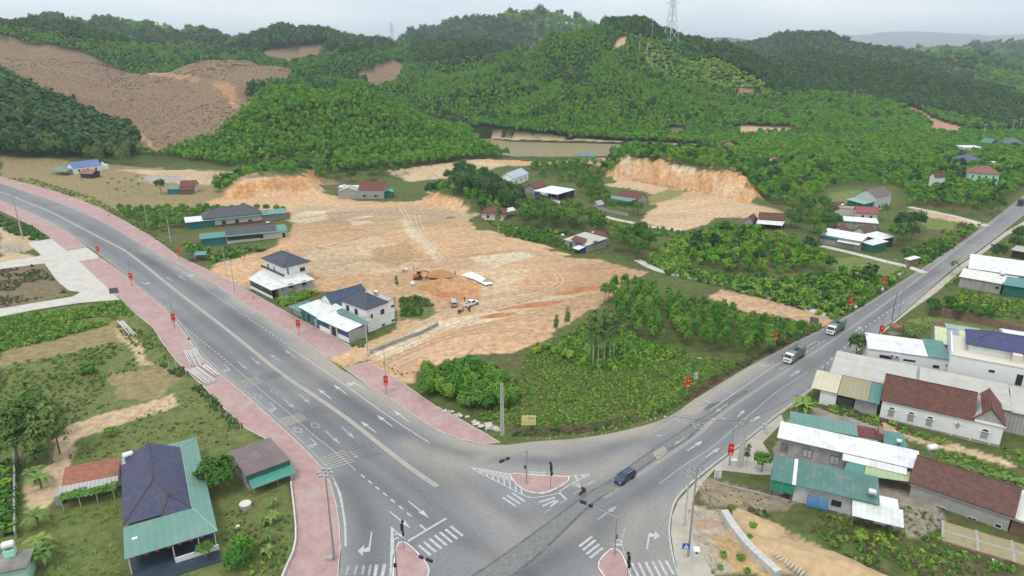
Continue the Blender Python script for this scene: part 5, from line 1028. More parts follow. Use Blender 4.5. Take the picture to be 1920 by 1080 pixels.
walls(r, 0, L_, 0, D_, 8.3, WHT); MB().box(-.1, L_, -.1, .25, 8.3, 8.6).build('parapet', CREAM, r); MB().box(-.1, .2, .26, D_, 8.3, 9.2).build('parapet', WHT, r); MB().box(.25, L_, .3, D_-.1, 8.31, 8.36).build('terrace', CREAM, r)
walls(r, 3.5, L_-2, 5, D_-.5, 10.2, WHT, 8.3, name='penthouse_wall'); hip(r, 3.5, L_-2, 5, D_-.5, 10.2, 2.4, tile('ultranavy', (.055, .06, .15)), .8, fin=True); MB().box(L_*.42, L_*.42+1.8, 2.6, 4.6, 8.36, 10.1).build('stair_head', CREAM, r)
for px, py, w_, h_ in ((1859.5,696,1.1,.6),(1911,712.5,1.2,2.6),(1857,723.5,.35,.3)): winpx(F, r, 'f', px, py, w_, h_)
tank(r, L_*.62, 3.2, 8.36, .6, 1.7, 1.0)
F = Frame((1753,640), (1880,661), (1771,608), 5, 0); r = H_('striped_roof_shed', 'wide shed with gable roof of yellow, grey and green sheet panels', F, 'shed'); F.L += 26; L_, D_ = F.L, F.D
walls(r, .3, L_-.3, .3, D_-.3, 4.6, GREY, gable='x', rise=1.4); pal = [SPY, SBG, SPY, SBG, SBG, SGN, SGN, SPY, SPY, SBG, SGN, SGN, SBG, SGN, SGN]; ym = D_*.55; cur = 0; k = 0
wd = L_/15
for k in range(15):
    MB().slab([(k*wd, -.3, 4.75), ((k+1)*wd-.02, -.3, 4.75), ((k+1)*wd-.02, ym, 6.3), (k*wd, ym, 6.3)], .08).build('roof_panel', pal[k], r); MB().slab([(k*wd, ym+.05, 6.3), ((k+1)*wd-.02, ym+.05, 6.3), ((k+1)*wd-.02, D_+.3, 5.2), (k*wd, D_+.3, 5.2)], .08).build('roof_panel', [MAR, SGN, SGN, SBG, SMA, SBG, SBG, SGN][k % 8], r)
MB().tube((0, ym, 6.34), (L_, ym, 6.34), .12, n=6).build('ridge_cap', SGN, r)
mb = MB(); sx0 = F.l(1880,630,6)[0]; arc = [(y_, 5.6+1.2*sin(pi*i/8)) for i, y_ in enumerate(np.linspace(D_*.3, D_+2, 9))]
mb.add([(x_, a, b) for x_ in (sx0, sx0+22) for a, b in arc], [(i, 9+i, 10+i, i+1) for i in range(8)]+[tuple(range(9)), tuple(range(9, 18))[::-1]]); mb.build('vaulted_roof', SW, r)
F = Frame((1480,796), (1609,820), (1493,771), 4, 0); r = H_('green_roofed_house', 'low house under a plain green sheet roof next to the dirt lane', F); L_, D_ = F.L, F.D
walls(r, .3, L_-.3, .3, D_-.3, 3.6, GREY); shed(r, 0, L_, 0, D_, 4.2, 3.8, SG); xe = F.l(1700,836,3.6)[0]; xs_ = F.l(1653,825,3.6)[0]; walls(r, L_+.1, xs_, 1.0, D_-1, 2.8, OLDW, name='patio_wall'); shed(r, L_+.2, xs_-.6, 2.5, D_-.5, 3.0, 3.6, MAR, name='patio_roof'); MB().box(xs_-.5, xs_+.3, 2, D_-1, 2.0, 4.6).build('chimney', BRICKW, r); walls(r, xs_+.4, xe-.3, .3, D_-.4, 3.2, GREY, name='annex_wall'); shed(r, xs_+.35, xe, 0, D_, 3.6, 3.3, ST, name='annex_roof')
tx, ty = F.l(1685,831,3.8); tank(r, tx, ty, 3.5, .5, 1.0, .2)
win(F, r, 'l', D_*.5, 1.4, 1.2, 2.2, name='door', off=.3)
F = Frame((1457,820), (1725,881), (1468.5,795.4), 4.1, 0); r = H_('white_roofed_house', 'grey unpainted house under a long bright white sheet roof', F); L_, D_ = F.L, F.D
xw = F.l(1480,826,4)[0]; walls(r, xw, L_-.4, 1.0, D_-.3, 3.9, GREY); shed(r, 0, L_, 0, D_, 4.1, 4.7, SW); xm = F.l(1581,846,4)[0]; shed(r, xm, L_-2, -1.5, -.02, 3.4, 3.9, SW, name='lower_roof')
for q in (.6,): post(r, q, .5, 4.0); post(r, q, D_-.5, 4.4)
for px, py in ((1514,850),(1564.5,863)): winpx(F, r, 'f', px, py, 1.7, 1.9, off=1.0, pane=mat('pale_pane', (.4, .43, .43), .2, .1))
F = Frame((1445,897), (1650,944), (1459.5,859), 4, 0); r = H_('long_green_house', 'long low house with dark green sheet roof and a white roof seam near the road', F); L_, D_ = F.L, F.D
xg = F.l(1490,905,3)[0]; walls(r, xg, L_-.4, .9, D_-.3, 3.5, mat('off_white_wall', (.5, .49, .47), .85, .1, .4, dirt=((.3, .28, .25), .4))); shed(r, 0, L_, 0, D_, 3.8, 4.6, sheet('deepgreen', (.065, .155, .135))); xq = F.l(1490,895,4)[0]; MB().slab([(xq-.3, -.05, 3.84), (xq+.3, -.05, 3.84), (xq+.3, D_, 4.64), (xq-.3, D_, 4.64)], .03).build('roof_seam', SW, r)
MB().box(.1, xg, .25, .33, 1.7, 3.5).build('green_screen', mat('bright_green_sheet', (.02, .24, .14), .6, .1), r); 
for q in (.2, xg*.5): post(r, q, .2, 3.7, .06, STEEL)
for px, py in ((1568,944),): winpx(F, r, 'f', px, py, 1.6, 1.2, off=.9)
mb = MB(); u0, z0_ = F.hit('f', 1533,935, .8)
fr_ = thing('blue_steel_frame', 'bright blue slatted steel rack leaning on the long green-roofed house', 'rack', (F.o.x+F.u.x*u0-F.n.x*.1, F.o.y+F.u.y*u0-F.n.y*.1, .1), F.rz); bl = mat('bright_blue_paint', (.05, .25, .55), .5, .1)
for k in range(6): MB().box(-1.7, 1.7, .0-.12*k/6, .06-.12*k/6, .2+k*.42, .42+k*.42).build('slat', bl, fr_)
for q in (-1.6, 0, 1.6): MB().box(q-.05, q+.05, -.2, -.13, 0, 2.8).build('upright', bl, fr_)
poly_roof(r, F, [(1593,857,3.4),(1623,866,3.4),(1619,891,2.9),(1581,884,2.9)], ST, name='back_roof'); poly_roof(r, F, [(1624,866,3.4),(1707,885,3.4),(1704,903,2.9),(1620,891,2.9)], SLG, name='back_roof')
MB().slab([(L_-4, -3.2, 2.6), (L_+3.5, -3.2, 2.6), (L_+3.5, .6, 3.4), (L_-4, .6, 3.4)], .06).build('front_canopy', SPAL, r); MB().box(L_-.3, L_+3, 0, 4, -.2, 3.0).build('annex_wall', WHT, r); tx, ty = F.l(1650,927,4.2); tank(r, L_-1.2, 1.6, 4.0, .55, 1.3, .3)
for q in (L_-3.8, L_+3.3): post(r, q, -3.0, 2.6, .05, STEEL)
F = Frame((1707.5,902.5), (1900,967.5), (1712.5,877.5), 3.4, 0); F.D = 9.0; r = H_('old_tiled_house', 'old grey-walled house with dark red tiled gable roof behind a yellowed yard wall', F); L_, D_ = F.L, F.D
walls(r, .2, L_-.2, .4, D_, 3.1, OLDW, gable='x', rise=2.7); gable(r, 0, L_, .2, D_, 3.3, 2.9, tile('oldbrown', (.125, .058, .045), dirt=((.07, .045, .04), .6)), 'x', .3); MB().box(0, L_+4, .1, .38, 2.6, 2.95).build('cornice', OLDW, r)
for px, py, w_, h_ in ((1763,955,1.6,1.2),(1821,977,1.3,1.6),(1871.5,986,1.0,.8)): winpx(F, r, 'f', px, py, w_, h_, off=.4, frame=FRAMEW)
walls(r, L_+.05, L_+5, .6, D_-.5, 2.9, BRICKW, name='annex_wall'); shed(r, L_-.1, L_+5.3, .2, D_, 3.0, 3.6, SPAL, name='annex_roof')
F = Frame((1768,1014), (1925,1061), (1772,977), .5, 0); F.L += 8; r = H_('drying_yard', 'raised tan drying yard divided by pale concrete strips below the old tiled house', F, 'yard'); YST = mat('yellowed_yard', (.30, .25, .14), .9, .3, 1, bump=.2, dirt=((.15, .14, .07), .9), dscale=1.0); L_, D_ = F.L, F.D
for k in range(4):
    for q in range(2): MB().box(k*L_/4+.2, (k+1)*L_/4-.2, q*D_/2+.2, (q+1)*D_/2-.2, -.3, .5).build('yard_panel', YST, r)
for k in range(5): MB().box(k*L_/4-.2, k*L_/4+.2, 0, D_, -.3, .53).build('cross_strip', OLDW, r)
MB().box(0, L_, D_/2-.25, D_/2+.25, -.3, .54).build('long_strip', OLDW, r); MB().box(-.2, L_, -.25, .0, -.3, .62).build('brick_edge', BRICKW, r)
# -- mid-distance village houses: (name, label, a, b, c, z, eave, roof kind, rise, roof, wall, axis, windows)
def simple(name, label, a, b, c, z, rk, rise, rm, wm_, axis='x', wins=(), ov=.4, extra=None):
    F = Frame(a, b, c, z); F.z0 = max(0, F.z0); r = H_(name, label, F); L_, D_ = F.L, F.D; h = z-F.z0*0
    h = max(2.4, z)
    if rk == 'gable': walls(r, 0, L_, 0, D_, h, wm_, gable=axis, rise=rise*.96); gable(r, 0, L_, 0, D_, h+.05, rise, rm, axis, ov)
    elif rk == 'hip': walls(r, 0, L_, 0, D_, h, wm_); hip(r, 0, L_, 0, D_, h, rise, rm, ov)
    else: walls(r, .15, L_-.15, .15, D_-.15, h-.3, wm_); shed(r, -ov, L_+ov, -ov, D_+ov, h-.15, h+rise, rm)
    for face, t, zz, w_, h_ in wins: win(F, r, face, (L_ if face in 'fb' else D_)*t, zz, w_, h_, off=.15 if rk == 'shed' and face == 'f' else 0)
    if extra: extra(F, r)
    return F, r
W3 = [('f', .2, 1.8, 1.2, 1.4), ('f', .5, 1.8, 1.2, 1.4), ('f', .8, 1.8, 1.2, 1.4)]; W2 = [('f', .3, 1.6, 1.2, 1.4), ('f', .7, 1.6, 1.2, 1.4)]
def canopy(pts, m, wm2=None, posts=True):
    def fn(F, r):
        o = poly_roof(r, F, pts, m, name='canopy')
        if posts:
            for a, b_, z in pts:
                x_, y_ = F.l(a, b_, z); post(r, x_*.97, y_+.1, z-.1, .07)
    return fn
simple('white_house', 'white house with pale blue-grey gable roof standing on the reservoir shore', (963,335), (990.6,324.5), 9.5, 4.2, 'gable', 2.6, SPB, WHT, 'x', W3, .3, canopy([(936,337,3.2),(950,341,3.2),(962,336,3.6),(948,331,3.6)], SW))
simple('red_roofed_house', 'grey house with dark red gable roof behind the white open pavilion', (1004.7,353.8), (1025,346.5), 7.5, 3.2, 'gable', 2.0, MAR, OLDW, 'x', W2)
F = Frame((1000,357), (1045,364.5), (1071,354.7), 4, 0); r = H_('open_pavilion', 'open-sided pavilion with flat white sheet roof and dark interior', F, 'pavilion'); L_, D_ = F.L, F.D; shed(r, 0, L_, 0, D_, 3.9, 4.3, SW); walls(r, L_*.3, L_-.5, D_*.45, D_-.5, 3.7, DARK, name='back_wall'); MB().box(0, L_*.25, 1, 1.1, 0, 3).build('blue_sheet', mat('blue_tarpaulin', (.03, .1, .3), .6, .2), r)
for q in range(5):
    for t in (0, 1): post(r, .3+(L_-.6)*q/4, .3+t*(D_-.6), 3.9, .09)
simple('maroon_hip_house', 'small house with maroon hip roof, pale gable and green awnings above the red lot edge', (903,399), (943,401), 9, 3.2, 'hip', 2.6, MAR, CREAM, 'x', W2, .6, canopy([(945,398,3.2),(968,394,3.2),(962,388,3.4),(942,392,3.6)], SPAL))
simple('green_canopy_house', 'house with maroon gable roof and wide green front canopy by the village lane', (1159.4,367), (1197,374), 7, 3.0, 'gable', 2.3, MAR, OLDW, 'x', W2, .3, canopy([(1135,370,2.6),(1184,378.5,2.6),(1194,373,3.2),(1147,366,3.2)], SG))
simple('gable_hut', 'tiny grey gabled hut at the bend of the village lane', (1112,382), (1121,384), 4, 2.4, 'gable', 1.4, CORR, OLDW, 'y')
def e6(F, r):
    poly_roof(r, F, [(1070,449,3.7),(1092.8,457,3.7),(1101,448,3.9),(1079,441,4.8)], MAR, .15, 'porch_roof'); MB().box(F.L*.55, F.L, -.12, -.02, .1, 2.8).build('blue_tarpaulin', mat('blue_tarp', (.03, .09, .42), .6, .15), r); tank(r, -3, 2, 2.6, .6, 1.4, .4); tank(r, F.L*.3, F.D+1, 3.6, .4, 1.2, .3, 1.57)
    walls(r, 1, 9, F.D+.3, F.D+6, 3.0, OLDW, gable='x', rise=1.8, name='rear_wall'); gable(r, 1, 9, F.D+.3, F.D+6, 3.05, 1.9, MAR, 'x', .3, name='rear_roof'); MB().slab([(F.L*.7, -4, 1.9), (F.L, -4, 1.9), (F.L, -.2, 2.5), (F.L*.7, -.2, 2.5)], .05).build('awning', SW, r)
simple('blue_tarp_house', 'grey sheet-roofed house with a royal blue front screen and red porch roof', (1058,448), (1099,460), (1145,452.5), 3.0, 'shed', .9, SGR, OLDW, 'x', (('f', .3, 1.5, 1.2, 1.2),), .3, e6)
simple('red_house', 'house with red tiled roof and patched white front canopy at the foot of the cut', (1424,411), (1471,414), 7, 3.4, 'gable', 2.2, REDO, DARK, 'x', W2, .2, canopy([(1417,419,2.6),(1467,423,2.6),(1472,414.5,3.2),(1422,411,3.2)], SPAL))
simple('red_gable_hut', 'small hut with red gable left of the patched-canopy house', (1397,412), (1412,414), 6, 2.6, 'gable', 1.6, REDO, OLDW, 'y')
def e7(F, r): walls(r, -9, -.1, 1, F.D-1, 4.4, GREENW, name='green_wing'); shed(r, -9.6, .2, .4, F.D-.4, 4.4, 5.2, sheet('palegrn', (.22, .36, .29)), name='wing_roof')
simple('large_gable_house', 'tall grey house with brown gable roof and dark green side wing', (1643,370.5), (1672,364), 10, 6.5, 'gable', 3.0, tile('brown', (.15, .12, .11)), mat('pale_grey_render', (.45, .47, .46), .85, .06), 'x', W2, .3, e7)
def e8(F, r): walls(r, -8, 6, F.D+1, F.D+6, 3.2, CREAM, name='rear_block'); MB().box(-8.2, 6.2, F.D+.8, F.D+6.2, 3.2, 3.4).build('rear_slab', mat('terracotta_slab', (.34, .25, .19), .9, .1), r); tank(r, -5, F.D+3, 3.4, .5, 1.3, .6, 0, TANKW)
simple('crimson_roof_house', 'long house with faded crimson sheet roof beside a coconut palm', (1606.7,398.5), (1646,401), 7.5, 3.4, 'gable', 2.0, sheet('crimson', (.24, .055, .06)), CREAM, 'x', W2, .4, e8)
simple('block_walled_building', 'long unplastered block building with thin white roof edge behind the white sheds', (1571,412), (1646,418), 8, 3.6, 'shed', .1, SW, BLOCK, 'x', ())
simple('brown_gable_house', 'small house with dark brown gable roof squeezed behind the white sheds', (1601,432), (1622,437), 7, 3.0, 'gable', 2.0, tile('dkbrown', (.11, .07, .06)), CREAM, 'y')
simple('rust_gable_hut', 'hut with rusty red gable roof next to the block building', (1562,431), (1580,434), 6, 2.8, 'gable', 1.6, MAR, CREAM, 'y')
simple('red_gable_hut', 'little red-roofed hut at the edge of the bright green field', (1558,385), (1568,388), 5, 2.6, 'gable', 1.4, MAR, CREAM, 'y')
def shp(F, r): MB().box(0, F.L*.45, .05, .14, 1.9, 2.9).build('green_panel', TEALW, r); MB().slab([(F.L*.45, -1.2, 2.2), (F.L*.98, -1.2, 2.2), (F.L*.98, .1, 2.6), (F.L*.45, .1, 2.6)], .06).build('awning', SW, r)
simple('white_shed', 'long white-roofed shed with block wall and teal band along the lane', (1538,439.5), (1615.5,453), (1626,445.5), 3.8, 'shed', .9, SW, BLOCK, 'x', (), .2, shp)
simple('green_walled_shed', 'shed with pale grey roof and green sheet walls at the end of the white shed', (1616,453), (1636.8,459), (1650,450.6), 3.4, 'shed', .5, SPAL, GREENW, 'x', (), .2)
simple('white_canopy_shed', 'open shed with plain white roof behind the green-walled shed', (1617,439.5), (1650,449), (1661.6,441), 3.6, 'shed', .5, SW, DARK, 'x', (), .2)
simple('brick_hut', 'tiny brick hut with pale tin roof beside the lane mouth', (1696,485), (1706,488), (1714.7,482), 2.2, 'shed', .3, SPAL, BRICKW, 'x', (), .2)
def mint(F, r): win(F, r, 'f', .8, 1.2, .5, .5)
simple('mint_house', 'two-storey mint green house with brown-red hip roof among the trees', (1818.7,323), (1874.5,326.5), 11, 7.0, 'hip', 3.6, tile('brownred', (.24, .1, .075)), MINT, 'x', [('f', t, 4.8, .9, 1.3) for t in (.12, .34, .58, .82)]+[('f', t, 1.6, .9, 1.3) for t in (.2, .7)], .7)
simple('blue_roofed_house', 'far white house with slate-blue hip roof above the plantation', (1804.5,300.5), (1841,300.5), 11, 4, 'hip', 3.4, tile('slateblue', (.10, .12, .19)), WHT, 'x', W2)
simple('white_roofed_hut', 'far hut with bright white roof next to the slate-blue roof', (1852,304.5), (1868,306), 6, 3, 'shed', .3, SW, CREAM)
simple('red_gable_hut', 'small red and white gabled hut buried in plantation trees', (1744,330), (1753,332), 7, 6, 'gable', 2, REDO, WHT, 'y')
simple('flat_white_building', 'far flat-roofed white building in front of the red soil slope', (1807,276), (1841,276), 9, 6.5, 'shed', .2, mat('pale_roof', (.6, .6, .6), .8, .1), WHT, 'x', W3)
simple('teal_gable_shed', 'far teal gabled shed at the edge of the valley village', (1857,269), (1872,269), 12, 5, 'gable', 3, ST, GREENW, 'y')
simple('grey_hip_house', 'far white house with grey hip roof and utility poles around it', (1884,269), (1922,270), 12, 4, 'hip', 4, tile('greyblue', (.12, .14, .17)), WHT, 'x', W3)
simple('small_white_house', 'lone little white house with red roof at the end of the farm track', (1363,272), (1377,272), 6, 5, 'hip', 2, REDT, WHT, 'x', (('f', .5, 2, 1.5, 2),))
simple('orange_roof_hut', 'tiny orange-roofed hut lost among bright acacias', (1442,299), (1450,300), 5, 4, 'gable', 1.5, REDT, WHT, 'y')
# -- houses on the left
def bl(F, r):
    poly_roof(r, F, [(95,318,2.8),(122,322,2.8),(137,316,3.3),(112,312,3.4)], SG, name='canopy'); MB().box(F.L, F.L+5, 1, 5, -.2, 3.4).build('tank_room', WHT, r); tank(r, F.L+2.5, 3, 3.4, .5, 1.4, .5, 0, TANKW)
simple('blue_roofed_house', 'white house with vivid blue sheet gable roof and green side canopy', (137,315.5), (189,309), 9, 3.8, 'gable', 3.0, SB, WHT, 'x', W3, .3, bl)
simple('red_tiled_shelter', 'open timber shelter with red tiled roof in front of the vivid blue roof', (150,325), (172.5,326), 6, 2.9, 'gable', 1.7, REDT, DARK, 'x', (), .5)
simple('red_roofed_house', 'house with dark red roof and low teal annex beside a round tree', (338,350), (366,349), 7, 3.4, 'gable', 2.4, MAR, CREAM, 'x', W2, .4, lambda F, r: (walls(r, -6, -.1, -3, 3, 2.6, TEALW, name='annex_wall'), shed(r, -6.4, 0, -3.4, 3.4, 2.8, 3.3, ST, name='annex_roof'), walls(r, .5, F.L-1, -4.5, -.1, 2.2, BRICKW, name='front_wall'), shed(r, .2, F.L-.6, -4.8, .1, 2.5, 3.0, MAR, name='front_roof')))
def og(F, r):
    walls(r, -11, -.1, .6, F.D-1, 3.6, OLDW, gable='y', rise=2.0, name='side_wall'); gable(r, -11, -.1, .6, F.D-1, 3.65, 2.0, CORR, 'y', .3, name='side_roof'); shed(r, -13, -.5, F.D-.5, F.D+5, 4.4, 4.6, SPAL, name='rear_roof'); walls(r, -12.5, -.8, F.D-.3, F.D+4.8, 4.2, OLDW, name='rear_wall'); walls(r, F.L+.1, F.L+4, 2, 7, 3.0, GREENW, name='green_annex'); gable(r, F.L+.1, F.L+4, 2, 7, 3.0, 1.0, sheet('emerald', (.03, .3, .22)), 'y', .2, name='annex_roof'); tank(r, -9, F.D-2, 5.0, .5, 1.2, .4)
    for q in (.15, .6): MB().box(F.L*q, F.L*q+2, -.4, 0, 2.0, 2.1).build('window_hood', MAR, r)
simple('old_grey_house', 'weathered grey house with rusty maroon gable roof overlooking the levelled lot', (672.5,357), (719.5,357), 9, 4.6, 'gable', 3.2, MAR, OLDW, 'x', (('f', .2, 1.5, 1.0, 1.0), ('f', .65, 1.5, 1.0, 1.0)), .2, og)
F = Frame((1087,299), (1118,299), 8, 0); r = H_('waterside_shed', 'low teal vaulted shed on the reservoir shore', F, 'shed'); walls(r, .3, F.L-.3, .5, F.D-.5, 2.2, GREY); arc = [(F.D*i/8, 2.2+1.6*sin(pi*i/8)) for i in range(9)]; MB().add([(x_, a, b) for x_ in (-.3, F.L+.3) for a, b in arc], [(i, 9+i, 10+i, i+1) for i in range(8)]+[tuple(range(9)), tuple(range(9, 18))[::-1]]).build('roof', ST, r)
# -- sheds on the far side of the right road
simple('white_workshop', 'workshop with very wide white sheet roof and grey front wall across the right road', (1817,503), (1935,520), (1838,485), 4.2, 'shed', 1.0, SW, GREY, 'x', (('f', .6, 1.6, 3, 2.2),), .3, lambda F, r: MB().slab([(F.L*.3, -2.6, 2.9), (F.L*.8, -2.6, 2.9), (F.L*.8, 0, 3.5), (F.L*.3, 0, 3.5)], .06).build('front_canopy', SPAL, r))
simple('block_workshop', 'block-walled workshop with off-white roof beside the teal sheet shed', (1800,518), (1880,532), (1815,508), 3.8, 'shed', .6, sheet('offwhite', (.62, .60, .55)), BLOCK, 'x', (('f', .9, 2, 1, .8),), .3, lambda F, r: tank(r, F.L-1, F.D-1, 4.2, .6, 1.5, .3))
simple('teal_sheet_shed', 'dark teal sheet shed at the end of the block-walled workshop', (1882,533), (1935,541), 8, 3.8, 'shed', .4, ST, GREENW)
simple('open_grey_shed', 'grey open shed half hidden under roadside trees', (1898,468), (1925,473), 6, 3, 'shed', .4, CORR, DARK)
# ---------------------------------------------------------------- the wooded hills, then single trees
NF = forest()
# stands of single acacias (each tree its own object)
n_ac = grove('acacia', [(1150,578),(1200,560),(1260,566),(1340,592),(1430,618),(1502,633),(1465,652),(1440,668),(1390,672),(1330,662),(1270,652),(1180,632),(1140,600)], 3.3, 'acacia tree in the dense block between the red soil plot and the right road', 'acacias in the roadside block', .72, 1.0)
grove('acacia', [(1128,566),(1150,548),(1205,546),(1240,556),(1195,560),(1150,574)], 3.6, 'acacia tree on the back edge of the dense block beside the reddish lot', 'acacias on the back edge of the block', .8, 1.1)
n_lo = grove('low', [(782,716),(815,700),(860,694),(920,702),(968,728),(975,750),(950,772),(905,778),(862,772),(820,752),(790,738)], 2.9, 'low bushy acacia in the clump behind the red pavement corner', 'acacias in the pavement corner clump', .85, 1.2)
grove('low', [(222,398),(255,384),(330,388),(400,380),(480,384),(540,392),(545,400),(470,398),(395,408),(340,428),(300,438),(262,425)], 4.8, 'young acacia in the hedge block behind the long grey-roofed houses', 'acacias behind the long houses', .75, 1.05, 70)
for p, k, lab, grp, s0, s1, sp in [
 ([(838,345),(868,328),(925,346),(955,366),(985,384),(960,398),(900,384),(860,380)], 'dark', 'dark broadleaf tree in the village grove below the reservoir', 'village grove below the reservoir', 1.0, 1.5, 6.5),
 ([(962,402),(1030,392),(1100,412),(1148,440),(1130,450),(1050,428),(975,430)], 'garden', 'leafy garden tree behind the blue-screened house', 'trees behind the blue-screened house', .95, 1.4, 6),
 ([(1080,352),(1126,348),(1136,372),(1142,396),(1218,398),(1212,410),(1130,396),(1090,375)], 'garden', 'leafy garden tree around the green-canopied house', 'trees around the green-canopied house', .8, 1.2, 6),
 ([(1158,452),(1208,444),(1222,470),(1205,498),(1165,492),(1150,468)], 'garden', 'rounded tree where the village lane meets the lot edge', 'trees at the lot edge', 1.1, 1.5, 6),
 ([(1000,314),(1090,308),(1128,322),(1118,346),(1055,344),(1000,330)], 'low', 'scrubby tree on the slope above the white pavilion', 'scrub above the pavilion', .8, 1.3, 7),
 ([(1478,398),(1555,388),(1572,430),(1535,470),(1482,442)], 'garden', 'big leafy tree between the red-roofed house and the white sheds', 'trees west of the white sheds', 1.0, 1.4, 8),
 ([(1684,424),(1716,402),(1730,430),(1706,462),(1676,452)], 'dark', 'dark spreading tree by the crimson-roofed house', 'trees by the crimson roof', 1.0, 1.5, 9),
 ([(1770,398),(1850,384),(1892,386),(1880,402),(1830,416),(1790,412)], 'garden', 'roadside tree at the far bend of the right road', 'trees at the far bend', 1.0, 1.4, 10),
 ([(1868,468),(1920,432),(1925,490),(1860,498)], 'dark', 'dark tree crowding the far verge across the right road', 'trees across the right road', .8, 1.2, 7),
 ([(1718,592),(1752,566),(1790,576),(1775,600),(1735,606)], 'garden', 'low rounded tree at the corner of the brick-walled yard', 'trees at the yard corner', .65, .9, 6),
 ([(140,292),(235,282),(262,296),(240,312),(160,312)], 'tall', 'tall dark tree at the foot of the bare brown hill', 'trees at the foot of the brown hill', 1.0, 1.3, 9),
 ([(500,322),(620,330),(760,322),(780,332),(640,345),(520,338)], 'garden', 'tree on the bank above the levelled lot', 'trees on the bank', .8, 1.1, 9),
 ([(410,1030),(460,1035),(470,1068),(420,1075)], 'low', 'bright bushy tree beside the tiled veranda', 'bushy trees beside the veranda', .9, 1.1, 4.0)]: grove(k, p, sp, lab, grp, s0, s1, 60)
for (px, py), k, s, lab in [((302,364), 'dark', 1.15, 'round dark tree beside the teal annex'), ((410,918), 'mango', 1.15, 'glossy mango tree between the navy-roofed house and the kiosk'), ((1428,884), 'garden', .72, 'small green shade tree on the concrete forecourt'), ((1398,878), 'euca', .45, 'spindly pruned tree on the concrete forecourt'),
   ((1604,670), 'dark', .95, 'compact dark tree standing at the corner of the long white building'), ((934,447), 'euca', 1.15, 'tall slender tree rising from the green vegetable patch'), ((388,1050), 'garden', .55, 'small tree growing in front of the open veranda'), ((1318,318), 'euca', 1.1, 'pair-stemmed slender tree on the rim of the cut, lighter one'), ((1336,322), 'euca', .95, 'slender dark tree on the rim of the cut beside the lighter one'),
   ((1042,640), 'euca', .62, 'young slender tree with bare lower stem beside the pale dirt track'), ((1062,632), 'euca', .7, 'young slender tree with tuft crown beside the reddish soil edge'), ((1680,462), 'garden', 1.5, 'wide umbrella-like tree beside the green-walled shed'), ((1800,445), 'red', 1.3, 'reddish-leaved round bush at the lane mouth by the far road'), ((208,815), 'bush', 1.1, 'lone bush on the bare strip behind the navy-roofed house'), ((745,552), 'euca', .5, 'thin young tree behind the rooftop tank villa'),
   ((80,760), 'bush', 1.6, 'bright bush beside the tall clump in the rough plot'), ((165,700), 'bush', 1.4, 'bushy sapling between the rough plot and the dry square'), ((640,945), 'bush', .01, '')][:-1]:
    plant(k, *G(px, py), lab, None, s)
for px, py in [(48,842),(88,822),(112,850),(36,872),(72,795),(98,868),(66,862)]: plant('tall', *G(px, py), 'tall feathery tree in the big clump on the rough left plot', 'tall clump on the left plot', TR.uniform(1.0, 1.3))
for px, py in [(1112,682),(1120,688),(1132,682),(1143,678),(1150,670),(1128,668),(1105,672)]: plant('euca', *G(px, py), 'tall slender tree with pale trunk in the small copse inside the green field', 'slender copse in the field', TR.uniform(.95, 1.15))
for px, py in [(205,356),(212,348),(226,355),(236,346),(250,352),(259,345),(270,349),(223,370),(235,370),(250,364),(262,360)]: plant('areca', *G(px, py), 'small areca palm in the dry garden beside the left road', 'areca palms in the dry garden', TR.uniform(.8, 1.05))
for px, py in [(1796,598),(1816,600),(1833,604),(1850,608)]: plant('garden', *G(px, py), 'slim-stemmed round tree in the row along the brick yard wall', 'row along the brick wall', TR.uniform(.7, .85))
for (px, py), s, lab in [((1656,414), 1.1, 'coconut palm leaning over the crimson roof'), ((1192,462), .8, 'coconut palm beside the village lane crossing'), ((1116,470), .5, 'short palm in front of the blue-screened house'), ((1785,516), .7, 'lone palm at the corner of the block-walled workshop'), ((1880,300), 1.1, 'coconut palm behind the mint green house'), ((1700,345), 1.0, 'coconut palm standing in the plantation canopy')]: plant('coconut', *G(px, py), lab, None, s)
for px, py in [(72,868),(78,915),(66,905),(74,990),(82,1035),(70,1062),(90,1058)]: plant('banana', *G(px, py), 'banana plant along the left boundary wall', 'bananas by the boundary wall', TR.uniform(1.2, 1.5))
for px, py in [(512,952),(512,980),(507,1014),(502,1045),(495,985)]: plant('banana', *G(px, py), 'small banana plant in the garden beside the red pavement', 'bananas by the pavement', TR.uniform(.7, .9))
for px, py in [(1498,776),(1506,780),(1514,774),(1503,770)]: plant('banana', *G(px, py), 'big banana plant at the beige front roof by the road', 'bananas by the road', TR.uniform(1.3, 1.6))
for px, py in [(1785,892),(1805,896),(1842,905),(1880,915),(1900,920)]: plant('banana', *G(px, py), 'banana plant behind the old red-tiled house', 'bananas behind the old house', TR.uniform(.9, 1.2))
for px, py in [(1705,632),(1715,636),(1692,622)]: plant('banana', *G(px, py), 'banana plant on the lawn beside the roadside shrine', 'bananas by the shrine', TR.uniform(.8, 1.0))
for (x_, y_) in zip(*fill([(975,655),(1030,640),(1100,660),(1110,690),(1040,680),(985,670)], 4.0)): plant('bush', float(x_), float(y_), 'bush on the pale earth edge of the green field', 'bushes on the field edge', TR.uniform(.7, 1.4))
for (x_, y_) in zip(*fill([(1590,990),(1650,1000),(1660,1040),(1600,1030)], 2.6)): plant('bush', float(x_), float(y_), 'leafy bush on the rough slope below the long green-roofed house', 'bushes on the rough slope', TR.uniform(.5, .9))
for px, py in [(1372,955),(1355,1045),(1388,1050),(1350,1068),(1400,1075),(1412,988),(1404,1012)]: plant('bush', *G(px, py), 'small bush on the building rubble beside the drain wall', 'bushes on the rubble', TR.uniform(.4, .75))
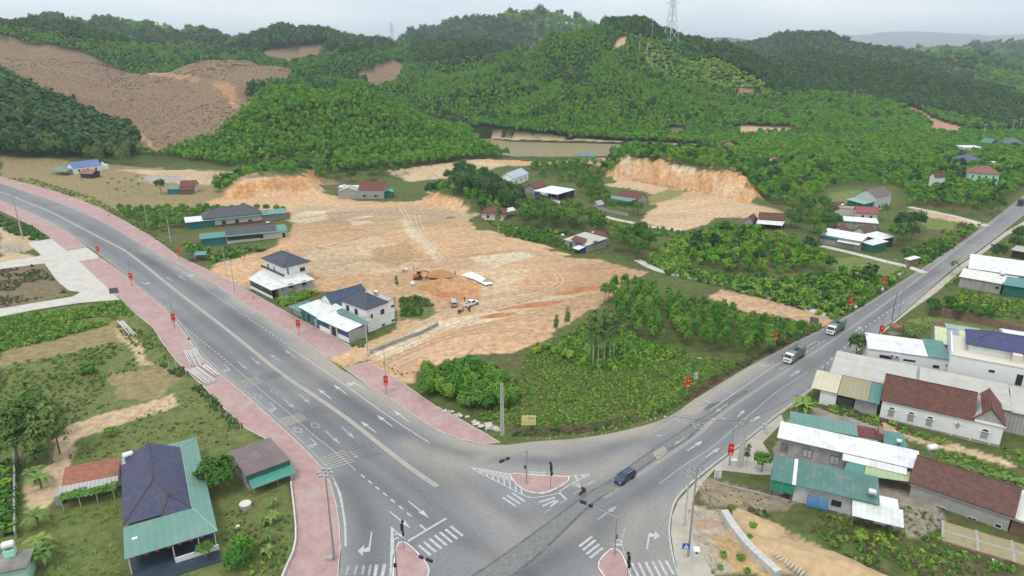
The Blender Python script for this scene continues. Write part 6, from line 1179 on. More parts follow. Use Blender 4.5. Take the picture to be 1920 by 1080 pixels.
# trees past the countable ones: plantations on the valley floor
def plantation():
    X, Y = [], []
    for poly, sp in [([(1165,304),(1300,308),(1420,302),(1560,282),(1700,276),(1800,278),(1920,280),(1980,300),(1925,345),(1885,378),(1800,392),(1700,385),(1690,352),(1640,346),(1560,350),(1500,388),(1445,384),(1405,345),(1330,322),(1250,318)], 3.9), ([(1560,520),(1600,512),(1660,520),(1640,545),(1590,570),(1540,560),(1500,545)], 6), ([(1300,508),(1285,470),(1330,440),(1400,436),(1460,452),(1540,478),(1560,508),(1450,516)], 3.6), ([(1730,455),(1790,440),(1840,432),(1800,465),(1760,478),(1730,475)], 6), ([(1300,300),(1420,285),(1500,275),(1600,262),(1500,268),(1330,284)], 4.5), ([(0,300),(110,304),(150,300),(120,290),(0,285)], 4.5), ([(400,340),(440,336),(470,345),(430,362),(400,362)], 4.5), ([(990,308),(1100,306),(1140,312),(1090,318),(1000,318)], 5.5)]:
        x, y = fill(poly, sp); X.append(x); Y.append(y)
    for bk, sp in ((BANKS[0], 3.9), (BANKS[1], 5.0), (BANKS[2], 4.0)):
        q = np.array(bk[1]); xx, yy = np.meshgrid(np.arange(q[:, 0].min(), q[:, 0].max(), sp), np.arange(q[:, 1].min(), q[:, 1].max(), sp)); xx = xx.ravel()+RNG.uniform(-1.2, 1.2, xx.size); yy = yy.ravel()+RNG.uniform(-1.2, 1.2, yy.size); m = inpoly(xx, yy, bk[1]); m[m] &= segdist(xx[m], yy[m], bk[0]) > bk[3]+3; X.append(xx[m]); Y.append(yy[m])
    x = np.concatenate(X); y = np.concatenate(Y); m = clear(x, y, 2.5); x, y = x[m], y[m]
    for nm, pts in (('a', [(1000,352),(1050,380),(1120,402),(1240,428)]), ('b', [(1195,488),(1330,528),(1500,575),(1560,596)]), ('c', [(1540,462),(1660,490),(1735,512)]), ('d', [(1705,388),(1850,424)])): m = segdist(x, y, GL(pts)) > 3; x, y = x[m], y[m]
    px, py = proj(x, y, 0*x); m = ~inpoly(px, py, [(1132,346),(1185,334),(1285,352),(1385,374),(1450,392),(1470,402),(1440,412),(1270,432),(1200,416)]); x, y = x[m], y[m]
    z = height(x, y); v = RNG.integers(0, 3, len(x)); d = RNG.random(len(x)) < .1; v[d] = RNG.integers(3, 5, d.sum())
    scatter('valley_plantation', 'dense young acacia plantation covering the valley floor around the village', 'plantation', x, y, z-.2, RNG.uniform(.6, 1.15, len(x))*(.75+.5*fbm(x*.03, y*.03, 2)), v, HP)
plantation()
# ground cover
cover('field_plants', 'knee-high green crop and weeds covering the field inside the road corner', 'ground cover', [
 ([(890,785),(960,745),(975,700),(985,668),(1040,655),(1100,690),(1270,660),(1395,682),(1455,650),(1400,678),(1290,732),(1235,764),(1155,788),(1075,802),(1000,806),(945,800)], .6, .36, .68, [0, 0, 0, 1, 3, 2]),
 ([(1110,815),(1180,780),(1270,725),(1300,738),(1250,775),(1170,800)], .6, .5, .8, [0, 3, 3]),
 ([(960,818),(1083,814),(1167,799),(1250,774),(1305,740),(1361,706),(1483,640),(1476,636),(1350,700),(1295,733),(1240,765),(1160,790),(1080,806),(960,808)], .7, .5, .9, [2, 2, 2, 5]),
 ([(1035,658),(1090,612),(1150,600),(1200,640),(1290,664),(1200,692),(1100,692)], .9, .7, 1.4, [0, 0, 1, 1]),
 ([(1240,512),(1340,534),(1430,560),(1560,598),(1600,582),(1690,520),(1640,522),(1560,514),(1500,522),(1380,520),(1260,508)], 1.4, 1.0, 2.2, [0, 0, 1, 5]),
 ([(1218,480),(1262,452),(1300,445),(1292,508),(1250,508),(1215,496)], 1.3, .9, 1.9, [0, 0, 1]), ([(1120,410),(1200,424),(1280,436),(1330,430),(1290,450),(1220,440),(1150,432)], 1.8, .7, 1.6, [0, 1, 3]), ([(900,412),(960,428),(1040,432),(1120,455),(1050,440),(950,436)], 1.5, .8, 1.8, [1, 5, 0]),
 ([(1350,575),(1400,588),(1490,600),(1560,612),(1500,638),(1430,615),(1340,590)], 1.3, .8, 1.5, [0, 1, 2]),
 ([(940,432),(985,425),(1060,455),(1085,475),(1030,460),(950,445)], 1.2, .9, 1.5, [1, 1, 5])], CP, 1.0, .2)
cover('shrub_mound_plants', 'dark scrub covering the low mound behind the rooftop-tank villa', 'scrub', [([(748,562),(790,558),(815,575),(800,596),(752,604)], .9, .7, 1.3, [1, 2, 5]), ([(700,668),(760,700),(790,690),(775,715),(755,716)], 1.5, .3, .6, [2]), ([(655,648),(690,640),(680,655)], 1.0, .5, .9, [1, 5])], CP)
cover('rough_plot_plants', 'weeds and scrub growing over the rough plots beside the left pavement', 'ground cover', [
 ([(-20,602),(226,566),(248,592),(215,604),(90,638),(-20,664)], .9, .7, 1.2, [0, 0, 1]),
 ([(-20,690),(120,665),(215,640),(270,690),(200,705),(210,755),(120,800),(-20,800)], 1.0, .4, .85, [2, 2, 1, 4, 3]),
 ([(215,610),(290,625),(335,690),(300,690),(240,650)], 1.0, .4, .8, [2, 3, 1]),
 ([(330,745),(390,740),(460,810),(500,845),(430,850),(360,815),(220,845),(120,900),(130,850),(210,805)], .9, .3, .6, [2, 3, 4, 4]),
 ([(300,685),(345,690),(460,805),(500,830),(545,868),(530,872),(470,840),(380,745)], .8, .5, .9, [2, 5, 1]),
 ([(95,950),(150,960),(225,935),(228,1080),(90,1080)], .8, .4, .8, [3, 4, 4]),
 ([(-20,880),(25,870),(28,1000),(-20,1010)], 1.2, 1.2, 2.2, [1, 5, 0]),
 ([(420,960),(540,930),(545,1010),(525,1080),(420,1080)], .9, .35, .75, [0, 1, 2, 3]),
 ([(0,500),(75,498),(125,550),(0,575)], 1.2, .5, 1.0, [2, 2, 5]), ([(0,405),(60,425),(90,448),(60,452),(0,430)], 1.2, .8, 1.4, [2, 1, 5]),
 ([(0,336),(80,352),(180,385),(260,430),(330,475),(330,468),(270,425),(180,372),(60,335)], 1.5, .6, 1.2, [2, 3, 0]), ([(340,455),(380,462),(420,468),(500,468),(480,478),(400,492),(350,470)], 1.3, .8, 1.6, [0, 1, 5]), ([(510,558),(555,548),(600,552),(570,562),(530,578)], .9, .9, 1.6, [0, 0, 3])], CP)
cover('yard_plants', 'grass and weeds in the yards and verges on the right', 'ground cover', [
 ([(1690,628),(1730,600),(1770,606),(1920,640),(1920,660),(1770,628),(1740,650)], 1.2, .5, 1.0, [3, 4, 0]), ([(1770,575),(1800,545),(1920,570),(1920,612),(1850,600)], 1.4, .8, 1.5, [0, 3, 1]),
 ([(1730,835),(1800,850),(1920,895),(1920,935),(1850,900),(1745,880)], .8, .5, .9, [0, 3, 3]), ([(1530,765),(1560,760),(1660,792),(1780,832),(1770,836),(1640,800)], .7, .6, 1.1, [3, 0, 2]),
 ([(1440,900),(1480,860),(1500,860),(1470,905)], 1.0, .3, .6, [3]), ([(1660,1000),(1770,1010),(1770,975),(1690,945),(1660,960)], .8, .3, .7, [3, 4, 2]), ([(1880,840),(1930,850),(1930,880),(1890,870)], .8, .4, .9, [3, 0]),
 ([(1470,955),(1560,970),(1640,985),(1760,1010),(1900,1050),(1900,1080),(1660,1080),(1560,1030),(1490,985)], .8, .4, .9, [1, 2, 0, 2, 3]), ([(1300,908),(1340,904),(1470,938),(1400,952),(1320,940)], .9, .2, .4, [2, 4]), ([(1380,945),(1440,960),(1480,985),(1440,985)], 1.1, .6, 1.2, [2, 5]),
 ([(1640,545),(1720,500),(1790,455),(1860,412),(1870,404),(1790,440),(1720,484),(1600,560)], 1.3, .5, 1.0, [3, 2, 0]), ([(1760,545),(1830,495),(1890,450),(1900,460),(1850,500)], 1.2, .6, 1.3, [3, 0]), ([(1690,470),(1760,452),(1800,460),(1740,500),(1700,490)], 1.5, .8, 1.8, [1, 5, 0])], CP)
# stubble and seedlings on the bare hill
def stubble():
    x = RNG.uniform(-620, 40, 26000); y = RNG.uniform(490, 800, 26000); z = height(x, y); c, hit = region_colour(x, y, z, True); m = (hit >= 0) & (c[:, 0] < .21) & (c[:, 0] > .2); x, y, z = x[m], y[m], z[m]
    scatter('hillside_stubble', 'low stubble and seedlings dotting the bare brown hillside', 'stubble', x, y, z-.1, RNG.uniform(.5, 1.2, len(x))*(.35+1.0*(fbm(x*.02, y*.02, 3))), np.where(RNG.random(len(x)) < .08, 1, 0), [CP[2], CP[5]])
stubble()

# scattered stones, and wheel tracks on the bare lot
def rock_mesh(seed):
    rng = np.random.default_rng(seed); d = rng.normal(0, 1, (12, 3)); d /= np.linalg.norm(d, axis=1)[:, None]; bm = bmesh.new()
    for q in d*np.array([1, .8, .55])*.2: bm.verts.new(q)
    bmesh.ops.convex_hull(bm, input=bm.verts); me = bpy.data.meshes.new('stone'); bm.to_mesh(me); bm.free(); me.materials.append(mat('stone', (.40, .34, .26), .95, .2, 2, rnd=.35)); return me
X, Y = [], []
for poly, sp in [([(400,500),(600,400),(780,380),(900,432),(1140,492),(1215,512),(1090,585),(960,655),(790,690),(690,676),(750,600),(600,545)], 3.2), ([(1290,940),(1360,960),(1420,1010),(1640,1080),(1340,1080)], .9), ([(690,676),(860,600),(1030,628),(800,690)], 1.2), ([(640,690),(690,665),(760,715),(700,680)], 1.2), ([(940,826),(1083,822),(1167,808),(1250,783),(1240,770),(1083,815)], 1.0), ([(1200,416),(1290,375),(1450,395),(1320,420)], 3.5)]:
    a, b_ = fill(poly, sp, .5); X.append(a); Y.append(b_)
X = np.concatenate(X); Y = np.concatenate(Y); m = ~inpoly(X, Y, ROADPOLY); X, Y = X[m], Y[m]
for cx_, cy_, ux, uy, hl, hw in KEEP: m = ~((np.abs((X-cx_)*ux+(Y-cy_)*uy) < hl) & (np.abs(-(X-cx_)*uy+(Y-cy_)*ux) < hw)); X, Y = X[m], Y[m]
scatter('scattered_stones', 'small stones and clods scattered over the bare earth', 'stones', X, Y, height(X, Y)+.03, RNG.lognormal(0, .45, len(X))*.8, RNG.integers(0, 3, len(X)), [rock_mesh(s) for s in range(3)])
TRK = [mat('pale_track_soil', (.51, .38, .25), .95, .15, .8, dirt=((.42, .29, .18), .9), dscale=.5), mat('dark_track_soil', (.39, .25, .145), .95, .18, .8, dirt=((.45, .32, .2), .9), dscale=.5)]
def track(pts, k=0, w=.5, gap=.95):
    c = sm(GL(pts), 8)
    for s in (-1, 1):
        e = offline(c, s*gap+random.uniform(-.1, .1)); le, ri = offline(e, w/2), offline(e, -w/2); n = len(e); zz = height(np.array([p[0] for p in le+ri]), np.array([p[1] for p in le+ri]))+.06
        link('wheel_track', mesh_from('wheel_track', [(p[0], p[1], z) for p, z in zip(le+ri, zz)], [(n+i, n+i+1, i+1, i) for i in range(n-1)], TRK[k]), GROUND)
for pts, k in [([(665,668),(730,640),(800,605),(850,580),(900,572)], 0), ([(700,676),(780,640),(870,606),(960,582),(1050,560),(1120,545)], 0), ([(715,682),(800,645),(900,612),(1000,590),(1080,572)], 1), ([(830,490),(800,460),(775,430),(762,405),(750,385)], 0), ([(842,488),(812,458),(790,430),(780,400)], 0), ([(560,470),(640,455),(740,430),(820,415)], 1), ([(600,520),(680,500),(760,500),(840,498),(920,505),(1000,520)], 0), ([(620,500),(700,485),(790,488),(880,480),(980,470),(1060,490)], 1), ([(900,560),(960,550),(1040,540),(1120,520),(1180,512)], 1), ([(905,575),(980,560),(1050,530),(1020,500),(960,490),(900,500)], 0), ([(560,410),(640,400),(740,398),(840,405)], 1), ([(640,540),(720,525),(760,520)], 0), ([(580,440),(660,430),(720,445),(740,470),(700,490)], 1), ([(850,430),(920,455),(1000,475),(1080,488)], 0), ([(760,660),(850,630),(940,618),(1000,622)], 1), ([(730,690),(800,660),(900,635)], 0)]: track(pts, k)
# ---------------------------------------------------------------- street furniture
def zat(x, y, py):
    k = (540-py)/FPX; return CAM_H+y*(k*cP-sP)/(cP+k*sP)
def hitground(px, py, d0=250, d1=2600):
    x, y, d = ray(px, py); t = np.linspace(d0, d1, 3000)/y; X, Y, Z = x*t, y*t, CAM_H+d*t; h = height(X, Y); k = int(np.argmax(Z < h)); return float(X[k]), float(Y[k]), float(h[k])
POLE = mat('grey_pole_paint', (.30, .30, .31), .5, .08, metal=.3); CPOLE = mat('concrete_pole', (.42, .40, .365), .9, .12, .7); BLK = mat('black_plastic', (.02, .02, .02), .5, 0); RED = mat('red_banner', (.55, .02, .025), .6, .05); YEL = mat('yellow_print', (.85, .6, .05), .6, 0); PINK = mat('pale_print', (.75, .5, .45), .6, 0)
LENS = {'r': mat('red_lens', (.25, .02, .02), .3, 0), 'y': mat('amber_lens', (.25, .15, .02), .3, 0), 'g': mat('green_lens', (.02, .18, .08), .3, 0)}
def star(cx, cz, r, y, x0=0):
    return [(cx+(r if k % 2 == 0 else r*.4)*sin(pi*k/5), y, cz+(r if k % 2 == 0 else r*.4)*cos(pi*k/5)) for k in range(10)]
def banner_parts(o, z0, z1, w):
    b_ = MB().box(-w/2, w/2, -.2, -.1, z0, z1).box(-w/2, w/2, .1, .2, z0, z1).box(-.04, .04, -.1, .1, z0+.15, z1-.15).build('banner', RED, o)
    for s in (-1, 1):
        y = .204*s; p = star(0, z1-(z1-z0)*.28, w*.26, y); MB().add(p, [tuple(range(10)) if s < 0 else tuple(range(10))[::-1]]).build('star', YEL, b_)
        for k in range(2): MB().add([(-w*.36, y, z0+.2+k*.22), (w*.36, y, z0+.2+k*.22), (w*.36, y, z0+.32+k*.22), (-w*.36, y, z0+.32+k*.22)], [(0, 1, 2, 3)]).build('printed_line', PINK, b_)
        fr = [(-w/2-.04, z0-.04), (w/2+.04, z0-.04), (w/2+.04, z1+.04), (-w/2-.04, z1+.04)]
    return b_
def lamp_post(base, top_py, arm, label, group, banner=True, face=None):
    """arm = world direction of the lamp arm"""
    x, y = G(*base); h = zat(x, y, top_py); a = Vector(arm).normalized(); o = thing('lamp_post', label, 'lamp post', (x, y, .1), math.atan2(a.y, a.x), group)
    MB().tube((0, 0, 0), (0, 0, h), .11, .055, 8).build('pole', POLE, o); MB().lathe([(.22, 0), (.22, .12), (.13, .3)], 8).build('base_flange', POLE, o)
    MB().path([(0, 0, h-.1), (.9, 0, h+.12), (2.0, 0, h+.2)], [.05, .045, .04], 6).build('arm', POLE, o); MB().box(1.8, 2.75, -.16, .16, h+.14, h+.27).build('lamp_head', STEEL, o)
    if banner:
        b_ = banner_parts(o, 2.2, 4.5, .95); fa = face if face is not None else 0.0; b_.rotation_euler = (0, 0, fa-o.rotation_euler[2])
    return o
DL = Vector(G(651,785))-Vector(G(428,620)); DL.normalize(); NL = Vector((-DL.y, DL.x)); DR = (Vector(G(1800,462))-Vector(G(1411,737))).normalized(); NR = Vector((-DR.y, DR.x))
fl = math.atan2(DL.y, DL.x)+pi/2
for base, top in [((186,484),428),((248,537),474),((328,617),546)]: lamp_post(base, top, NL, 'slim lamp post with red star banner on the pavement along the rough plots', 'banner lamp posts on the west pavement', True, 0.15)
for base, top in [((336,488),444),((440,547),486),((561,629),556),((725,739),656)]: lamp_post(base, top, -NL, 'slim lamp post with red star banner on the pavement below the building lot', 'banner lamp posts on the lot-side pavement', base[0] != 440, 0.15)
for base, top in [((1288,742),668),((1452,651),588),((1592,586),526),((1654,543),486)]: lamp_post(base, top, -NR, 'slim lamp post with red star banner in the verge of the green field', 'banner lamp posts on the field verge', True, -.1)
for base, top in [((1367,872),796),((1649,640),578),((1544,708),650)]: lamp_post(base, top, NR, 'slim lamp post with red star banner on the house side of the right road', 'banner lamp posts on the house side', base[0] != 1544, -.1)
# tall junction mast with ring of floodlights
x, y = G(627,1050); h = zat(x, y, 886); o = thing('floodlight_mast', 'tall tapering mast with a ring of floodlights on the red pavement', 'mast', (x, y, .14)); MB().tube((0, 0, 0), (0, 0, h), .2, .08, 10).build('pole', POLE, o)
rg = MB()
for k in range(12): rg.tube((.8*cos(2*pi*k/12), .8*sin(2*pi*k/12), h), (.8*cos(2*pi*(k+1)/12), .8*sin(2*pi*(k+1)/12), h), .05, n=5)
for k in range(4): rg.tube((0, 0, h), (.8*cos(pi*k/2), .8*sin(pi*k/2), h), .04, n=5)
rg.build('ring', STEEL, o)
for k in range(6): a = pi*k/3; MB().box(.95*cos(a)-.22, .95*cos(a)+.22, .95*sin(a)-.22, .95*sin(a)+.22, h-.3, h-.02).build('floodlight', STEEL, o)
MB().box(-1.1, -.2, -.35, .35, 0, .5).build('cable_box', GREY, o)
# traffic lights
def signal_head(o, x, y, z, rz, n=3, s=.33, horiz=False, red=False):
    h = MB(); W_ = s*n
    if horiz: h.box(-W_/2, W_/2, -.14, .14, -s/2, s/2)
    else: h.box(-s/2, s/2, -.14, .14, -W_/2, W_/2)
    q = h.build('signal_head', LENS['r'] if red else BLK, o, (x, y, z), rz)
    for k in range(n):
        c = (k-(n-1)/2)*s; p = (c, 0) if horiz else (0, -c)
        MB().tube((p[0], -.14, p[1]), (p[0], -.19, p[1]), s*.38, n=8).build('lens', LENS['ryg'[k % 3]], q); MB().add([(p[0]+s*.42*cos(pi*i/6), -.14-(0 if j == 0 else .22), p[1]+s*.42*sin(pi*i/6)) for j in (0, 1) for i in range(7)], [(i, i+1, 8+i, 7+i) for i in range(6)]).build('visor', BLK, q)
def mast_light(base, top_py, end_px, label):
    x, y = G(*base); h = zat(x, y, top_py); e = Vector((*G(*end_px, h+.4), h+.4)); d = e-Vector((x, y, h)); o = thing('traffic_signal', label, 'traffic light', (x, y, .16), math.atan2(d.y, d.x)); ln = math.hypot(d.x, d.y)
    MB().tube((0, 0, 0), (0, 0, h), .14, .1, 10).build('mast', POLE, o); MB().lathe([(.28, 0), (.28, .1), (.15, .35)], 8).build('base_flange', POLE, o); MB().tube((-.2, 0, h-.1), (ln, 0, h+.3), .09, .05, 8).build('arm', POLE, o)
    signal_head(o, ln*.93, 0, h+.2, 0, 3, .36, True); signal_head(o, ln*.72, 0, h+.12, 0, 2, .36, True); signal_head(o, 0, -.25, 3.2, 0, 2, .3); return o
mast_light((987,907), 845, (938,866), 'traffic light mast with long arm on the triangular island below the billboard'); mast_light((745,1092), 1026, (810,1052), 'traffic light mast with long arm on the island beside the white stop line'); mast_light((1152,1042), 971, (1089,940), 'traffic light mast with long arm on the island beside the right-turn slip lane')
def post_light(base, top_py, rz, label):
    x, y = G(*base); h = zat(x, y, top_py); o = thing('traffic_signal', label, 'traffic light', (x, y, .16), rz); MB().tube((0, 0, 0), (0, 0, h-.2), .07, n=8).build('mast', POLE, o); signal_head(o, 0, -.16, h-.7, 0, 3, .42); signal_head(o, .12, -.14, h-1.9, .4, 2, .34); signal_head(o, 0, .2, h+.1, .2, 1, .4)
post_light((1032,917), 872, .3, 'short traffic light post on the triangular island below the billboard'); post_light((757,1030), 982, -.2, 'short traffic light post on the island beside the white stop line'); post_light((1176,1084), 1042, .2, 'short traffic light post on the island beside the right-turn slip lane')
# utility poles
def upole(base, top_py, label, n=1, arms=1, r=.16, group=None, m=None, z=None):
    x, y = G(*base); h = zat(x, y, top_py); o = thing('utility_pole', label, 'utility pole', (x, y, gz(x, y)), 0, group)
    for k in range(n): MB().tube((k*.45, 0, 0), (k*.32, 0, h), r, r*.62, 8).build('pole', m or CPOLE, o)
    for k in range(arms):
        c = MB().box(-.9, .9+.3*n, -.06, .06, h-.6-k*.9, h-.48-k*.9).build('crossarm', STEEL, o)
        for q in (-.8, 0, .8): MB().lathe([(.04, 0), (.07, .08), (.05, .16), (.07, .2), (.03, .28)], 6, (q, 0, h-.48-k*.9)).build('insulator', BLK, c)
    return o, h
upole((940,817), 720, 'paired pale concrete poles behind the rock pile at the pavement end', 2, 0, .2)
upole((690,668), 592, 'square grey concrete pole at the corner of the white-based shop', 1, 1, .2); p1, h1 = upole((1283,986), 880, 'weathered concrete pole with wires, the shorter of the kerbside pair', 1, 2); p2, h2 = upole((1290,1043), 874, 'tall smooth grey pole beside the blue crossing sign', 1, 1, .17, None, POLE)
p3, h3 = upole((1383,876), 784, 'cluster of three concrete utility poles on the forecourt edge', 3, 2, .17)
LPO = []
for base, top in [((19,337),293),((153,367),332),((278,430),390),((321,457),405)]: LPO.append(upole(base, top, 'plain concrete pole along the upper pavement of the left road', 1, 0, .16, 'concrete poles along the left road'))
o, h = upole((42,448), 362, 'twin-leg line pole with stacked crossarms beside the concrete apron', 2, 3, .17); upole((1672,600), 548, 'dark timber pole beside the roadside shrine', 1, 1, .12, None, WOODD); upole((1685,590), 537, 'thin grey pole at the lawn corner across the right road', 1, 0, .1, None, POLE); upole((1562,668), 638, 'slim pole rising beside the compact dark tree', 1, 0, .08, None, POLE); upole((1509,758), 728, 'short concrete pole behind the big banana plants', 1, 0, .12)
for base, top in [((1652,585),530),((1640,700),660)]: pass
upole((425,518), 462, 'concrete pole standing in front of the teal annex', 1, 0, .14); upole((831,603), 562, 'thin survey pole beside the block wall track', 1, 0, .07, None, CPOLE); upole((738,524), 493, 'thin pole at the edge of the building lot', 1, 0, .07, None, CPOLE)
def wire(a, b_, sag, label):
    a = Vector(a); b_ = Vector(b_); pts = [a.lerp(b_, k/10)-Vector((0, 0, sag*4*(k/10)*(1-k/10))) for k in range(11)]; tag(MB().path([tuple(p) for p in pts], .025, 4).build('overhead_wire', BLK), label, 'wire', 'overhead wires at the junction')
T = lambda o, h, dx=0: (o.location.x+dx, o.location.y, o.location.z+h-.4)
wire(T(p1, h1), T(p3, h3), 1.0, 'sagging wire between the kerbside pole pair and the pole cluster'); wire(T(p2, h2), T(p3, h3, .8), .8, 'sagging wire between the kerbside pole pair and the pole cluster'); q = G(1640,640,8); wire(T(p3, h3), (*G(1509,735,6), 6.5), .6, 'wire from the pole cluster towards the banana plants'); wire(T(p3, h3), (*G(1262,780,7.5), 7.5), .5, 'wire crossing the right road from the pole cluster'); wire(T(p2, h2), (*G(1345,965,.2), .2), .1, 'stay wire from the tall smooth pole to the ground'); wire(T(p1, h1), (*G(1340,950,.2), .2), .1, 'stay wire from the weathered pole to the ground')
LP = [T(*upo) for upo in LPO]
for a, b_ in zip(LP[:-1], LP[1:]): wire(a, b_, 1.2, 'long sagging wire strung between the concrete poles along the left road')
wire((*G(1672,600), zat(*G(1672,600), 549)), (*G(1509,758), zat(*G(1509,758), 729)), 1.2, 'sagging wire along the house side of the right road'); wire((*G(1672,600), zat(*G(1672,600), 549)), (*G(1795,520), 7.5), 1.0, 'sagging wire along the house side of the right road'); wire((*G(690,668), zat(*G(690,668), 594)), (*G(425,518), zat(*G(425,518), 464)), 2.0, 'long sagging wire in front of the roadside shops')
# signs
def board(name, label, base_l, base_r, z0, z1, m, legs=STEEL, cat='sign', back=None):
    a = Vector(G(*base_l)); b_ = Vector(G(*base_r)); d = b_-a; w = d.length; o = thing(name, label, cat, (a.x, a.y, gz(a.x, a.y)), math.atan2(d.y, d.x)); p = MB().box(0, w, -.03, .03, z0, z1).build('panel', m, o)
    for q in (.04, w-.04): MB().tube((q, .06, -.2), (q, .06, z1), .035, n=6).build('leg', legs, o)
    return o, p, w
def text(s, size, loc, parent, m, bold=.0):
    c = bpy.data.curves.new('lettering', 'FONT'); c.body = s; c.size = size; c.align_x = 'CENTER'; c.offset = bold; c.extrude = .002; t = bpy.data.objects.new('lettering', c); C.objects.link(t); dg = bpy.context.evaluated_depsgraph_get(); me = bpy.data.meshes.new_from_object(t.evaluated_get(dg)); bpy.data.objects.remove(t); me.materials.clear(); me.materials.append(m)
    o = link('lettering', me, parent, loc); o.rotation_euler = (pi/2, 0, 0); return o
o, p, w = board('billboard', 'yellow billboard with black and red lettering in the weeds at the field corner', (978,812), (1004,812), 1.9, 4.1, mat('yellow_board', (.62, .55, .26), .7, .08)); text('DTK', .42, (w*.24, -.036, 3.3), p, mat('grey_ink', (.25, .25, .18), .7, 0)); text('SOLAR', .46, (w*.67, -.036, 3.3), p, BLK, .015)
MB().tube((w*.5, -.03, 3.86), (w*.5, -.045, 3.86), .1, n=8).build('emblem', RED, p)
for k in range(3):
    for j in range(5): MB().box(w*.06+j*w*.18, w*.06+j*w*.18+w*.14, -.038, -.032, 2.18+k*.3, 2.3+k*.3).build('printed_line', [mat('orange_ink', (.5, .13, .03), .7, 0), mat('brown_ink', (.3, .17, .05), .7, 0), mat('olive_ink', (.25, .23, .1), .7, 0)][k], p)
WB = mat('white_board', (.62, .62, .64), .6, .05); INK = mat('navy_ink', (.06, .07, .16), .7, 0)
for bl_, br_, lab in [((1338,903),(1351,905),'white notice board with dark printed lines at the edge of the dry lawn'), ((1427,814),(1438,817),'small white notice board on the concrete forecourt'), ((1301,718),(1307,717),'small plain sign in the verge behind the first field lamp post')]:
    o, p, w = board('notice_board', lab, bl_, br_, 1.0, 2.6, WB)
    for k in range(5): MB().box(.1, w-.1-(k % 2)*w*.3, -.038, -.032, 1.2+k*.27, 1.31+k*.27).build('printed_line', INK, p)
x, y = G(1284,1048); o = thing('crossing_sign', 'blue square crossing sign with white triangle beside the tall smooth pole', 'sign', (x, y, 0)); MB().tube((0, 0, 0), (0, 0, 2.9), .04, n=6).build('pole', mat('red_white_pole', (.6, .45, .42), .6, .3, 3), o); p = MB().box(-.6, .6, -.06, -.03, 1.9, 3.0).build('panel', mat('sign_blue', (.02, .09, .42), .5, 0), o); MB().add([(-.4, -.064, 2.05), (.4, -.064, 2.05), (0, -.064, 2.85)], [(0, 1, 2)]).build('triangle', WB, p); MB().box(-.05, .05, -.07, -.065, 2.15, 2.5).build('walker_mark', BLK, p)
x, y = G(1305,1042); o = thing('white_box_sign', 'small white roofed box with green mark beside the rubble', 'box', (x, y, 0)); MB().box(-.35, .35, -.25, .25, 0, 1.1).build('body', WB, o); MB().slab([(-.5, -.4, 1.15), (.5, -.4, 1.15), (.5, .4, 1.45), (-.5, .4, 1.45)], .05).build('lid', WB, o); MB().box(-.2, .2, -.27, -.255, .5, .85).build('green_mark', LENS['g'], o)
x, y = G(1375,872); o = thing('cable_cabinet', 'pale green cabinet at the foot of the pole cluster', 'cabinet', (x, y, 0)); MB().box(-.5, .5, -.35, .35, 0, 1.15).build('body', mat('pale_green_paint', (.5, .55, .5), .6, .08), o); MB().box(-.55, .55, -.4, .4, 1.15, 1.22).build('lid', WB, o)
SB_ = mat('sign_back', (.16, .17, .18), .5, .1, metal=.4)
for bl_, br_, lab in [((208,562),(225,560),'dark back of a direction sign at the pavement corner by the cassava plot'), ((1516,617),(1532,620),'grey back of a direction sign on the red soil plot')]: board('direction_sign', lab, bl_, br_, 2.0, 3.8, SB_)
def tri(px, py, lab, m, rz=0):
    x, y = G(px, py); o = thing('warning_sign', lab, 'sign', (x, y, .1), rz); MB().tube((0, 0, 0), (0, 0, 3), .04, n=6).build('pole', mat('striped_post', (.55, .4, .38), .6, .4, 3), o); MB().add([(-.5, -.05, 2.2), (.5, -.05, 2.2), (0, -.05, 3.1), (-.5, -.03, 2.2), (.5, -.03, 2.2), (0, -.03, 3.1)], [(0, 1, 2), (5, 4, 3), (0, 3, 4, 1), (1, 4, 5, 2), (2, 5, 3, 0)]).build('panel', m, o)
OR = mat('orange_sign', (.5, .22, .04), .6, .05)
tri(206,414,'orange triangular warning sign on the upper pavement', OR); tri(477,572,'orange triangular warning sign beside the veranda house', OR); tri(357,652,'dark back of a triangular sign by the stacked poles', SB_); tri(389,513,'orange triangular warning sign near the market stall', OR)
for px, py, lab in [(1602,590,'white triangle-backed sign beside a field lamp post'), (1684,527,'tall white route sign in the far verge'), (1652,556,'white round-topped sign in the far verge')]:
    x, y = G(px, py); o = thing('verge_sign', lab, 'sign', (x, y, 0)); MB().tube((0, 0, 0), (0, 0, 3), .04, n=6).build('pole', STEEL, o); MB().lathe([(.02, -.02), (.5, -.02), (.5, .02), (.02, .02)], 8).build('panel', WB, o, (0, -.06, 2.6)).rotation_euler = (pi/2, 0, 0)
